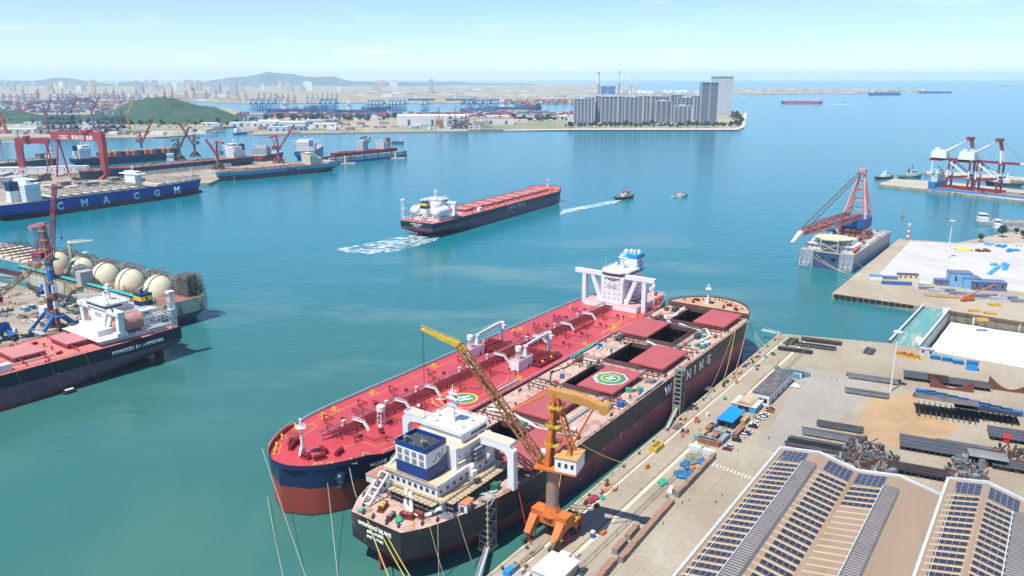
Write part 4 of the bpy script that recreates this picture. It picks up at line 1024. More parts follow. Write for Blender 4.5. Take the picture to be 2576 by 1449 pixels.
def gas_carrier():
 D, B = 19, 48
 ang = 145.7
 sp = ship("gas_carrier", "rusty gas carrier under conversion with five cream domes and scaffolding", -270 + 34 * .826, 586 - 34 * .5635, ang)
 L = 232
 CR = mat("stained_cream_hull", (.52, .49, .41), .7, .14, .07, (.2, .12, .08), .42, stretch=(1.4, 1.4, .35))
 F = hull_f(L, B, D, 7, 60, 26, .72, 6, 6, p0=2, p1=2.2, blunt=.55)
 hull_mesh(F, L, D, 7, [8.6]).build("hull", [mat("slate_boot_paint", (.07, .1, .115), .6, .2, .06, (.2, .17, .13), .2), CR], sp)
 deck_mesh(F, D - .1, .2, L - 1).build("deck", RUSTDECK, sp)
 DOM = mat("cream_dome", (.68, .62, .42), .32, .05, .1, (.6, .55, .38), .2)
 for x in (34, 72, 108, 146, 186):
  d = MB(); r, h, n = 11.6, 14.5, 14
  d.lathe([(r, -1), (r, 0)] + [(r * math.cos(PI / 2 * i / n) + .02, h * math.sin(PI / 2 * i / n)) for i in range(1, n + 1)], (0, 0, 0), 36)
  o = d.build("tank_dome", DOM, sp, True, (x, 0, D))
  s = MB(); pts = [(-2.5 - .2 * i * 0, -(r + .08) * math.cos(PI / 2 * i / n) * .985, (h + .1) * math.sin(PI / 2 * i / n)) for i in range(n + 1)]
  pts += [(a, -b, c) for a, b, c in pts[::-1][1:]]
  s.path(pts, .28, 6); s.build("dome_seam", DKGREY, o)
 tp = MB()
 for k in range(3): tp.tube((8, 18.5 + k * .9, D + 2.2 + (k == 1) * .6), (210, 18.5 + k * .9, D + 2.2 + (k == 1) * .6), .5)
 for k in range(21): tp.bx(10 + k * 10 - .2, 10 + k * 10 + .2, 18, 21, D - .1, D + 2)
 tp.build("teal_pipe", TEAL, sp)
 gl = MB(); gl.bx(6, 214, -20, -15.4, D + 6.8, D + 7.3); gl.bx(6, 214, -17.2, -16.6, D + 7.3, D + 8.2)
 for k in range(53):
  x = 6 + k * 4
  for y in (-20, -15.4): gl.beam((x, y, D), (x, y, D + 6.8), .3)
  gl.beam((x, -15.4, D), (x + 4, -15.4, D + 6.8), .2)
 for z in (2.2, 4.5):
  for y in (-20, -15.4): gl.beam((6, y, D + z), (214, y, D + z), .3)
 gl.build("scaffold_gallery", SCAF, sp)
 pl = MB(); pl.bx(6, 214, -18.2, -17.3, D + 7.3, D + 8.4); pl.build("gallery_pipe", RUSTDECK, sp)
 rr = random.Random(3)
 for k, x in enumerate((24, 62, 98, 134, 168, 200)):
  s = MB()
  for i in range(150):
   a = Vector((x + rr.uniform(-14, 14), -19 + rr.uniform(-4.5, 4.5), D + 7.4 + rr.uniform(0, 4.6) * (1 - .4 * rr.random())))
   q = Vector((rr.uniform(-4, 4), rr.uniform(-3, 3), rr.uniform(-.6, .6))) if rr.random() < .75 else Vector((0, 0, rr.uniform(-3.5, 1.5)))
   s.beam(a, a + q, .26)
  s.build("scaffold_bay", SCAF, sp)
  g = MB(); g.ball((0, 0, 0), 1.7, 8, 5, .6); g.build("net_bundle", mat("turquoise_net", (.05, .42, .38), .7, .3, .6), sp, loc=(x + 17, -20, D + 8.2))
 sc = MB()
 for k in range(9):
  for j in range(5):
   sc.beam((5 + k * 2.1, -19 + j * 4, D), (6 + k * 1.6, -18 + j * 3.4, D + 16), .24)
 for z in range(1, 9): sc.bx(5, 22, -19, -18.4, D + z * 1.9, D + z * 1.9 + .3); sc.bx(5, 22, -6, -5.4, D + z * 1.9, D + z * 1.9 + .3); sc.bx(4.6, 5.2, -19, -5, D + z * 1.9, D + z * 1.9 + .3)
 sc.mat(1).bx(7, 21, -17.5, -6.5, D, D + 15.5, 1.2)
 sc.build("scaffolded_house", [SCAF, mat("dark_netting", (.09, .085, .09), .9, .4, .8)], sp)
 for k in range(60):
  x = rr.uniform(12, 210); y = rr.choice((rr.uniform(12, 17), rr.uniform(-14.5, -11))); b = MB()
  for i in range(5): a = Vector((rr.uniform(-2.5, 2.5), rr.uniform(-1.5, 1.5), 0)); b.beam(a, a + Vector((0, 0, rr.uniform(2, 6))), .22); b.beam(a + Vector((0, 0, 1.6)), a + Vector((rr.uniform(-4, 4), rr.uniform(-1, 1), 1.8)), .2)
  b.build("scaffold_frame", rr.choice((SCAF, SCAF, mat("green_scaffold", (.1, .22, .17), .7))), sp, loc=(x, y, D))
 t = MB(); t.bx(100, 107, 14, 24, D + 1, D + 12); t.mat(1).bx(99, 110, 13, 26, D + .2, D + .8); t.beam((97, 23, D + 1), (124, 26, D - 7), 1.6, .5); t.beam((97, 25, D + 2.2), (124, 28, D - 5.6), .2)
 t.build("access_tower", [LTGREY, mat("ochre_gangway", (.42, .24, .07), .6, .3, .4)], sp)
 r_ = MB(); r_.rail(edge_pts(F, D, 2, 200, 1, 40), 1.2, .2, 3); r_.build("railing", SCAF, sp)
 k = MB(); k.beam((2, -16, D), (6, -22, D + 5), .4); k.beam((2, -16, D), (6, -10, D + 5), .4); k.build("stern_frame", TEAL, sp)
 return sp
gas_carrier()
def quay_ship():
 ox, oy, a = frame(0, 640, 92, 648, 17, 42, 1)
 at0 = at(0, 640, 17)
 sp = ship("container_ship", "weathered cyan container ship moored at the old berth, brown lashing frames on deck", 0, 0, 150)
 d = Vector((math.cos(R(-30)), math.sin(R(-30)), 0)); n = Vector((-d.y, d.x, 0))
 bow = at(200, 680, 18); sp.rotation_euler = (0, 0, R(-31)); L = 260
 c = bow - Vector((math.cos(R(-31)), math.sin(R(-31)), 0)) * L + Vector((.515, .857, 0)) * 12
 sp.location = (c.x, c.y, 0)
 F = hull_f(L, 42, 17, 7, 60, 40, .8, 8, 8, p0=1.8, p1=2, blunt=.65)
 hull_mesh(F, L, 17, 7, [3.2, 8.4]).build("hull", [LTGREY, mat("wine_antifouling", (0, 0, 0)), mat("cyan_hull", (.07, .3, .36), .5, .25, .06, (.05, .1, .12), .3, stretch=(1, 1, .4))], sp)
 deck_mesh(F, 16.9, .2, L - 1).build("deck", GREYDECK, sp)
 for i in range(9):
  x = 110 + i * 14; hw = min(19, F[1](x + 7, 17) - 2)
  b = MB()
  for k in range(8):
   y = -hw + 2 * hw * k / 7; b.beam((x, y, 17), (x, y, 24), .4)
  for z in (19.5, 22, 24): b.beam((x, -hw, z), (x, hw, z), .4)
  b.build("lashing_frame", BROWN, sp); h = MB(); h.bx(x + 1, x + 12, -hw, hw, 16.9, 18.6); h.build("hatch_cover", BEIGE, sp)
 deck_crane(sp, 236, -4, 17, 22, 30, R(8), CREAM, 4)
 fm = MB(); fm.tube((252, 0, 17), (252, 0, 31), .6, .3); fm.bx(250, 254, -2, 2, 30.4, 31); fm.bx(250.6, 253.4, -1.4, 1.4, 26, 26.4); fm.build("foremast", WHITE, sp)
 return sp
quay_ship()
def repair_ship():
 ox, oy, a = frame(808, 415.4, 687.6, 426.4, 14, 40, 1)
 n = Vector((math.cos(R(a)), math.sin(R(a)), 0)); L, D = 250, 16
 sp = ship("container_ship", "light blue and maroon ship stripped for repair, moored outside the floating dock", ox - n.x * 41, oy - n.y * 41, a)
 F = hull_f(L, 40, D, 7, 60, 46, .86, 10, 22, p0=1.8, p1=2, blunt=.7)
 hull_mesh(F, L, D, 7, [9.3]).build("hull", [mat("worn_plum_bottom", (.14, .05, .085), .6, .2, .06, (.33, .22, .2), .22, stretch=(1, 1, .4)), mat("sky_blue_hull", (.05, .36, .5), .5, .12, .06)], sp)
 deck_mesh(F, D - .1, .2, L - 1).build("deck", RUSTDECK, sp)
 clutter(sp, 70, 236, 15, D, 90, [RUSTDECK, BROWN, mat("pinkish_steel", (.4, .2, .17), .6), GREYDECK], 2.2, 5)
 house(sp, 44, 62, 15, D, D + 22, 19, CREAM); b = MB(); b.bx(30, 44, -9, 9, D, D + 11); b.build("engine_casing", CREAM, sp)
 text("MAERSK", 6.4, (118, 20.15, D - 6.3), (R(90), 0, PI), mat("dark_lettering", (.02, .06, .1)), sp, "hull_lettering", .03, .2, 'LEFT')
 ru = MB(); ru.ext([(9, -.4, 8), (3, -.4, 8), (3, -.4, -6), (9, -.4, -6)], (0, .8, 0)); ru.build("rudder", BROWN, sp)
 pr = MB(); pr.tube((9, 0, 0), (12, 0, 0), 2.5, n=12); pr.build("propeller", CREAM, sp)
 a_ = MB(); a_.path([(226, 20.4, 9), (226, 21, 4), (226.5, 21.4, -.5)], .35); a_.build("anchor_chain", CREAM, sp)
 q = MB(); q.bx(4, 22, -18, 18, D - .1, D + 3.4); q.bx(8, 18, -16, 16, D + 3.4, D + 3.8); q.build("stern_deckhouse", LTGREY, sp)
 return sp
repair_ship()
NVH = mat("dark_blue_hull", (.012, .045, .12), .45, .3, .05, (.05, .06, .08), .25)
def docked_ship():
 ox, oy, a = frame(604, 399.8, 376.8, 420.6, 18, 46, 1)
 n = Vector((math.cos(R(a)), math.sin(R(a)), 0)); L, D = 350, 20
 sp = ship("bulk_carrier", "long dark blue ship in the dry dock behind the container ship, tarpaulins along its side", ox - n.x * 36, oy - n.y * 36, a)
 F = hull_f(L, 46, D, 2, 40, 50, .8, 4, 10)
 hull_mesh(F, L, D, 2, [5]).build("hull", [mat("grey_tarp_side", (.16, .17, .17), .7, .3, .1), NVH], sp)
 deck_mesh(F, D - .1, .2, L - 1).build("deck", RUSTDECK, sp)
 clutter(sp, 80, 335, 18, D, 120, [RUSTDECK, BROWN, mat("pinkish_steel", (0, 0, 0)), GREYDECK, mat("dull_pink_steel", (.42, .25, .24), .6)], 2.4, 9)
 house(sp, 22, 44, 13, D, D + 28, 22)
 simple_funnel(sp, 14, 0, D, D + 26, 9, 9, WHITE, NAVY)
 for k in range(10):
  x = 60 + k * 20; t = MB(); t.ext([(x, 24, 12), (x + 18, 24, 12), (x + 21, 32, -1), (x - 2, 32, -1)], (0, .3, .1)); t.build("side_tarpaulin", mat("grey_green_tarp", (.2, .22, .19), .8, .3, .2), sp)
 return sp
docked_ship()
def box_ship():
 ox, oy, a = frame(192, 403, 443, 385, 14, 40, -1)
 sp = ship("bulk_carrier", "navy ship with rust brown deck blocks and a white house at the outer pier", ox, oy, a)
 L, D = 236, 16; F = hull_f(L, 40, D, 4, 40, 40, .8, 5, 10)
 hull_mesh(F, L, D, 4, [6]).build("hull", [NVH, NVH], sp); deck_mesh(F, D - .1, .2, L - 1).build("deck", RUSTDECK, sp)
 OB = mat("orange_brown_block", (.42, .16, .09), .6, .25, .2)
 for i in range(13):
  x = 56 + i * 13.2
  b = MB(); b.bx(x, x + 8.4, -17, 17, D - .1, D + 8.5); b.build("cargo_hatch_block", OB if i % 3 else NVH, sp)
  if i % 3 == 1: v = MB(); v.tube((x + 10, 0, D), (x + 10, 0, D + 14), 1.1, .9); v.bx(x + 8, x + 12, -1.5, 1.5, D + 11, D + 15); v.build("crane_post", CREAM, sp)
  c = MB(); c.bx(x - 2, x + 11, 12, 18, D + 8.5, D + 9.2); c.build("walkway", CREAM, sp)
 house(sp, 10, 34, 13, D, D + 26, 18); simple_funnel(sp, 6, -4, D + 4, D + 26, 8, 8, WHITE, NAVY)
 return sp
box_ship()
def far_ships():
 ox, oy, a = frame(58, 407, 135, 400, 14, 40, -1)
 n = Vector((math.cos(R(a)), math.sin(R(a)), 0)); L = 240
 sp = ship("cargo_ship", "dark teal hulled ship with grey deck frames behind the smaller gantry crane", ox - n.x * 152, oy - n.y * 152, a)
 F = hull_f(L, 40, 15, 4, 40, 40, .8, 6, 10); hull_mesh(F, L, 15, 4, [2]).build("hull", [NVH, mat("teal_black_hull", (.02, .09, .11), .5, .25, .06)], sp)
 deck_mesh(F, 14.9, .2, L - 1).build("deck", GREYDECK, sp); clutter(sp, 40, 225, 16, 15, 110, [GREY, LTGREY, GREYDECK, BROWN], 5, 4)
 fm = MB(); fm.tube((226, 0, 15), (226, 0, 42), 1.4, .6); fm.bx(222, 230, -5, 5, 25, 26); fm.bx(223, 229, -3, 3, 33, 34); fm.bx(216, 232, -9, 9, 15, 19); fm.build("foremast", WHITE, sp)
 b = MB(); b.bx(196, 206, -8, 8, 15, 25); b.bx(194, 208, -12, 12, 25, 27); b.build("bridge_house", GREY, sp)
 sp = ship("cargo_ship", "blue hulled ship seen stern on with a tall white block, beside the repair pier", *at(767, 403, 0).to_2d(), 96)
 F = hull_f(190, 46, 20, 5, 40, 30, .96, 5, 4); hull_mesh(F, 190, 20, 5, [6]).build("hull", [BRBLUE, mat("mid_blue_hull", (.015, .11, .38), .45, .15)], sp)
 deck_mesh(F, 19.9, .2, 188).build("deck", GREYDECK, sp)
 house(sp, 26, 44, 21, 20, 44, 32); simple_funnel(sp, 14, -14, 20, 43, 9, 9, NAVY, BRBLUE); b = MB(); b.bx(6, 24, -22, -8, 20, 30); b.build("stern_deckhouse", WHITED, sp)
 for k in range(3): text("BAC"[k], 3.4, (-.2, 8 - k * 7, 14), (R(90), 0, R(-90)), SIGNWHT, sp, "letter", .03, .3, 'CENTER')
 text("PORT", 2, (-.2, 1, 11), (R(90), 0, R(-90)), SIGNWHT, sp, "stern_lettering", .03, .2, 'CENTER')
 sp = ship("supply_ship", "red hulled ship with a wide grey white bridge docked beside the red crane", *at(644, 412, 0).to_2d(), 80)
 F = hull_f(120, 34, 17, 4, 40, 25, .9, 6, 12); hull_mesh(F, 120, 17, 4, [6]).build("hull", [LTGREY, mat("hull_red", (.3, .05, .06), .5, .2)], sp)
 deck_mesh(F, 16.9, .2, 118).build("deck", GREYDECK, sp); house(sp, 20, 42, 16, 17, 36, 22, LTGREY)
 c = MB(); L = 232
 ox, oy, a = frame(1023, 394, 841, 414, 0, 52, 1)
 sp = ship("floating_dock", "long floating dock with stained white walls over blue", ox, oy, a, cat="floating dock")
 SW = mat("stained_white_wall", (.55, .55, .5), .7, .12, .08, (.22, .15, .1), .45, stretch=(1, 1, .3))
 for s in (1, -1):
  c = MB(); c.mat(0).bx(0, L, s * 24 - 3, s * 24 + 3, -2, 5.4); c.mat(1).bx(0, L, s * 24 - 3, s * 24 + 3, 5.4, 14)
  c.mat(2)
  for k in range(6): c.bx(6 + k * 42, 10 + k * 42, s * 24 - 3.4, s * 24 + 3.4, 6, 14.6)
  c.build("dock_wall", [mat("mid_blue_hull", (0, 0, 0)), SW, GREY], sp)
 c = MB(); c.bx(0, L, -21, 21, -2, 2); c.build("dock_floor", BROWN, sp)
 sp = ship("bulk_carrier", "dull red ship standing in the floating dock, grey house amidships", ox, oy, a)
 sp.location.z = 4; n = Vector((math.cos(R(a)), math.sin(R(a)), 0)); sp.location.x += n.x * 16; sp.location.y += n.y * 16
 F = hull_f(190, 30, 17, 0, 30, 30, .8, 3, 8); hull_mesh(F, 190, 17, 0, [7]).build("hull", [mat("dull_red_hull", (.26, .045, .055), .55, .2, .06), mat("dull_red_hull", (0, 0, 0))], sp)
 deck_mesh(F, 16.9, .2, 188).build("deck", mat("dull_red_hull", (0, 0, 0)), sp); clutter(sp, 60, 180, 10, 17, 30, [RED, BROWN], 2, 3)
 house(sp, 26, 44, 12, 17, 35, 15, WHITED); simple_funnel(sp, 18, 0, 20, 40, 8, 9, RED, RED)
 b = MB(); b.bx(92, 106, -10, 10, 17, 38); b.bx(94, 104, -11, 11, 38, 40); b.build("scaffolded_block", LTGREY, sp)
 text("o", 6, (17, 4.6, 33), (R(90), 0, PI), SIGNWHT, sp, "funnel_emblem", .02, .3, 'CENTER')
far_ships()
# ------------------------------------------------------------------ level-luffing portal cranes
def portal_crane(name, label, loc, ang, prot, M, col=25.0, colr=2.6, tower=31.0, jib=((3.6, 0), (38, 43), (55, 48)), cw=19.0, hw=5.0, gauge=12.0, base=16.0, high=9.0, detail=True, group=None, plate=False):
 """M: portal, column, tower, jib, house, roof materials; jib points measured from the slewing platform; prot = rail direction"""
 P_, C_, T_, J_, H_, RF = M[:6]
 sp = thing(name, label, "crane", loc, ang, group)
 a = prot - ang
 c, s = math.cos(a), math.sin(a)
 def q(x, y, z): return (x * c - y * s, x * s + y * c, z)
 g = MB(); g.beam(q(0, -gauge / 2 - 2, high), q(0, gauge / 2 + 2, high), 5.4, 5); g.lathe([(4.2, high + 1), (colr + .1, high + 5)], (0, 0, 0), 8)
 g.build("portal_girder", P_, sp)
 for sy in (-1, 1):
  for sx in (-1, 1):
   l = MB(); l.beam(q(sx * 2.4, sy * gauge / 2, high - .3), q(sx * base / 2, sy * gauge / 2, 3.2), 3.4, 3.8, 2.6, 2.6)
   l.build("leg", P_, sp)
   b = MB(); b.beam(q(sx * base / 2 - 3.4, sy * gauge / 2, 2.2), q(sx * base / 2 + 3.4, sy * gauge / 2, 2.2), 1.3, 1.2)
   for k in (-2.9, -1.2, 1.2, 2.9): b.tube(q(sx * base / 2 + k, sy * gauge / 2 - .5, .6), q(sx * base / 2 + k, sy * gauge / 2 + .5, .6), .6, n=10)
   b.build("bogie", DKGREY, sp)
 if detail:
  r_ = MB(); r_.tube(q(-base / 2 - 2, -gauge / 2 - 1.8, 3.2), q(-base / 2 - 2, -gauge / 2 - 2.6, 3.2), 3.0, n=20); r_.build("cable_reel", BROWN, sp)
  r_ = MB(); r_.tube(q(base / 2, -gauge / 2 - 3, 7), q(base / 2, -gauge / 2 - 1.4, 7), 1.7, n=14); r_.build("cable_reel", RED, sp)
  r_ = MB(); r_.bx(-2, 2, -1, 1, 0, .3); r_.rail([(-2, -1, .2), (2, -1, .2), (2, 1, .2), (-2, 1, .2)], 1.2, .16, 1); r_.build("stair_landing", YELLOW, sp, loc=q(5, -gauge / 2 - 2, high - 1), rz=a)
 k = MB(); k.tube((0, 0, high + 2), (0, 0, high + col - 4), colr, colr * .95, n=18); k.mat(1).lathe([(colr, 0), (colr + .8, .3), (colr + .8, 1.3), (colr, 1.6)], (0, 0, high + col - 4.2), 18)
 k.build("column", [C_, DKGREY], sp)
 z = high + col - 2.6
 pf = MB(); pf.bx(-11, 6, -hw, hw, z, z + .8); pf.build("slewing_platform", P_ if not plate else H_, sp)
 h = MB(); h.bx(-11, -2.5, -hw, hw, z + .8, z + 6.4); h.mat(1).bx(-11.3, -2.2, -hw - .3, hw + .3, z + 6.4, z + 6.8); H = h.build("machinery_house", [H_, RF], sp)
 for yy in (-hw, hw):
  for kx in (-9.4, -7, -4.4):
   w_ = MB(); w_.bx(kx - .55, kx + .55, yy - .08, yy + .08, z + 2.8, z + 4.6); w_.build("window", GLASS, H)
 cb = MB(); cb.bx(2.5, 6.5, -hw - 1.2, -hw + 2, z - .4, z + 3); cb.bx(2.3, 6.8, -hw - 1.4, -hw + 2.2, z + 3, z + 3.3); C = cb.build("cab", H_, sp)
 w_ = MB(); w_.bx(3.4, 6.58, -hw - 1.28, -hw + 1.4, z + .9, z + 2.4); w_.build("window", GLASS, C)
 t = MB(); zt = z + tower
 for s_ in (-1, 1):
  t.beam((1.4, s_ * 2.6, z + .8), (-.6, s_ * 1.3, zt), 1.7, 2.0, .9, 1.0)
  t.beam((-8.2, s_ * 2.6, z + 6.6), (-1.2, s_ * 1.2, zt - 1.5), .7)
 for i in range(1, 8):
  f = i / 8; y = 2.6 - 1.3 * f; t.beam((1.4 - 2 * f, -y, z + tower * f), (1.4 - 2 * f, y, z + tower * f), .7, .6)
 t.mat(1)
 for i in range(8):
  f = i / 8; y = 2.7 - 1.3 * f; t.bx(1.6 - 2 * f, 1.95 - 2 * f, -y, y, z + 1 + tower * f, z + 1 + tower * (f + .07))
 t.build("tower_frame", [T_, C_ if plate else T_], sp)
 if detail:
  for f in (.3, .55, .8):
   b = MB(); b.bx(-2.6, 2.6, -3, 3, 0, .2); b.rail([(-2.6, -3, .1), (2.6, -3, .1), (2.6, 3, .1), (-2.6, 3, .1), (-2.6, -3, .1)], 1.2, .15, 1.6); b.build("tower_landing", YELLOW, sp, loc=(.6 - 2 * f, 0, z + tower * f))
 w_ = MB(); w_.ext([(2.2, -1.7, zt - 1.2), (2.2, -1.7, zt + 1.2), (-cw * .55, -1.7, zt + .2), (-cw, -1.7, zt - 2.2), (-cw, -1.7, zt - 4.6), (-cw * .5, -1.7, zt - 2.8)], (0, 3.4, 0))
 w_.tube((-cw, -2.3, zt - 3.4), (-cw, 2.3, zt - 3.4), 2.0, n=16); w_.build("counterweight_arm", M[6] if len(M) > 6 else T_, sp)
 tr = MB()
 for s_ in (-1, 1): tr.tube((-cw * .8, s_ * 1.5, zt - 3.2), (-6, s_ * 2.4, z + 6.6), .25, n=6)
 tr.build("tie_rod", T_, sp)
 j = MB(); p = [Vector((x, 0, z + y)) for x, y in jib]
 j.lattice(p[0], p[1], 3.6, 2.0, 11 if detail else 7, .5 if detail else .7, 2.6, 2.4)
 jo = j.build("jib", J_, sp)
 if len(p) > 2:
  j = MB(); j.beam(p[1] - (p[1] - p[0]).normalized() * 3, p[1], 1.8, 2.2); j.beam(p[1], p[2], 1.8, 2.4, 1.0, .9); j.rail([p[1] + Vector((0, 0, 1)), p[2] + Vector((0, 0, .6))], 1, .14, 2); j.build("jib_head", M[7] if len(M) > 7 else J_, jo)
 b = MB(); m_ = p[0].lerp(p[1], .42)
 for s_ in (-1, 1): b.tube((1.6, s_ * 1.2, zt - .4), m_ + Vector((0, s_ * 1.0, 1)), .3, n=6)
 b.build("luffing_rod", T_, sp)
 e = p[-1]; r_ = MB()
 for s_ in (-.4, .4): r_.tube(e + Vector((-.5, s_, 0)), e + Vector((-.5, s_, -42)), .07, n=4)
 r_.bx(e.x - .9, e.x - .1, -.5, .5, e.z - 44, e.z - 42); r_.build("hoist_rope", BLACK, sp)
 return sp
OCOL = mat("orange_grey_column", (.24, .22, .2), .6, .2, .25, (.5, .13, .04), .5)
ORJ = mat("rust_orange_jib", (.25, .1, .045), .6, .35, .2, (.5, .3, .05), .3)
ORT = mat("ochre_arm", (.5, .24, .06), .5, .12, .1)
QANG = R(54.99)
portal_crane("portal_crane", "tall orange portal crane on the quay beside the ore carrier", at(1388, 1350, 4.5), R(157), QANG, (ORANGE, OCOL, ORANGE, ORJ, WHITE, mat("orange_roof", (.6, .3, .1), .6, .15), ORT, YELLOW), col=24, tower=30.5, jib=((3.6, -.5), (39, 43.5), (55.5, 48)), cw=20)
MRED = mat("mauve_red_crane", (.33, .09, .12), .55, .25, .15, (.2, .06, .06), .25)
MPINK = mat("faded_pink_plate", (.5, .2, .24), .55, .12, .2)
CBLUE = mat("crane_blue", (.03, .16, .42), .5, .2, .1)
DRED = mat("yard_crane_red", (.36, .04, .05), .5, .2, .15)
BRJ = mat("straw_brown_jib", (.4, .28, .14), .6, .2, .3)
PT = portal_crane("portal_crane", "mauve crane on a blue column standing in front of the gas carrier domes", at(136, 745, 4.5), R(-12), R(-34), (CBLUE, CBLUE, MRED, MRED, MRED, MRED, MPINK), col=24, colr=3.0, tower=30, jib=((3, 1), (16, 62)), cw=11)
text("21", 4, (2.3, -1.9, 23), (R(90), 0, R(48)), SIGNWHT, PT, "number", .1, .12, 'CENTER')
portal_crane("portal_crane", "red crane with a straw coloured jib in the scrap yard", at(-6, 858, 4.5), R(38), R(-34), (CBLUE, DRED, DRED, BRJ, DRED, DRED), col=22, colr=2.4, tower=17, jib=((3, 2), (40, 26)), cw=12)
for (u, v), ang, tw, jb, lb, cc in (((358.5, 389.4), -8, 24, ((3, 1), (36, 54)), "dull red crane on a blue column by the rust brown deck blocks", CBLUE), ((453.7, 403.7), -10, 18, ((3, 1), (26, 40), (36, 44)), "brown crane beside the white deckhouse store on the pier", BROWN),
((491.5, 394.6), 165, 18, ((3, 1), (34, 46)), "dark crane with its jib leaning over the white ship house", BROWN), ((550.2, 425.9), 170, 26, ((3, 1), (22, 30)), "dark red crane standing on the tarpaulin covered pier", MRED),
((701.4, 410), -6, 28, ((3, 1), (40, 52)), "bright red crane with a pale red jib by the light blue ship", CBLUE), ((924, 390), 12, 14, ((3, 1), (10, 12)), "small dark crane on the floating dock wall", BLUE)):
 portal_crane("portal_crane", lb, at(u, v, 4.5), R(ang), R(52), (DRED if "bright" in lb else BROWN, cc, DRED if "red" in lb else BROWN, DRED if "red" in lb else BROWN, DRED if "bright" in lb else GREY, BROWN), col=22, colr=2.6, tower=tw, jib=jb, cw=14, detail=False, group="cranes of the repair yard")
def gantry(name, label, pa, pb, z0, h, girder_h, two_leg_at_a, m, words, flip, beam_w=9, over=12):
 """goliath gantry: a stiff box leg at one end, an A-shaped leg at the other"""
 A = Vector((pa.x, pa.y, z0)); Bv = Vector((pb.x, pb.y, z0)); d = Bv - A; L = d.length; ang = math.atan2(d.y, d.x)
 sp = thing(name, label, "gantry crane", A, ang)
 g = MB(); g.bx(-over, L + 5, -beam_w / 2, beam_w / 2, h - girder_h, h); g.build("girder", m, sp)
 l = MB(); l.ext([(L - 5, -4.5, 3), (L + 4, -4.5, 3), (L + 5.5, -4.5, h - girder_h), (L - 7, -4.5, h - girder_h), (L - 5.5, -4.5, h - girder_h - 10)], (0, 9, 0)); l.build("box_leg", m, sp)
 f = MB(); f.ext([(L - 4, -16, 0), (L - 4, 16, 0), (L - 4, 5, 7), (L - 4, -5, 7)], (7, 0, 0)); f.build("leg_foot", m, sp)
 l = MB()
 for s in (-1, 1): l.beam((0, s * 1.5, h - girder_h - 3), (0, s * 13, 1.5), 2.2, 2.2)
 l.bx(-2.5, 2.5, -3, 3, h - girder_h - 5, h - girder_h); l.beam((0, -14, 1.4), (0, 14, 1.4), 2, 2); l.build("frame_leg", m, sp)
 t = MB(); t.bx(L * .62, L * .76, -7, 7, h + .2, h + 4.6); t.bx(L * .64, L * .7, -8, 8, h - girder_h - 2, h + .2) if False else None
 t.bx(L * .66, L * .70, -5.6, -4.6, h - girder_h - 2, h + 1); t.bx(L * .66, L * .70, 4.6, 5.6, h - girder_h - 2, h + 1); t.build("trolley", m, sp)
 c = MB(); c.tube((L - 1, 0, h), (L - 1, 0, h + 13), 1); c.beam((L - 12, 0, h + 13), (L + 3, 0, h + 13), 1.2); c.build("maintenance_crane", m, sp)
 for s in (-1, 1): r_ = MB(); r_.rail([(-over, s * (beam_w / 2 - .3), h), (L + 5, s * (beam_w / 2 - .3), h)], 1.3, .22, 4); r_.build("railing", m, sp)
 for wtx, sz, x, z in words:
  text(wtx, sz, (x, -beam_w / 2 - .08, z), (R(90), 0, 0), SIGNWHT, sp, "lettering", .05, .22)
 return sp
GANTRY = mat("gantry_red", (.38, .06, .075), .5, .12, .06)
gantry("gantry_crane", "large red gantry crane with white lettering on its girder", at(159, 443, 5), at(268, 449, 5), 5, 80, 14, True, GANTRY, [("CSSC", 9.5, 8, 67.5), ("青岛北海造船", 8.4, 38, 68)], False)
gantry("gantry_crane", "smaller red gantry crane beyond the lettered one", at(128, 433, 5), at(58, 434, 5), 5, 64, 10, True, GANTRY, [("QINGDAO BEIHAI SHIPBUILDING CO.", 3.8, 16, 57)], True, 7, 4)
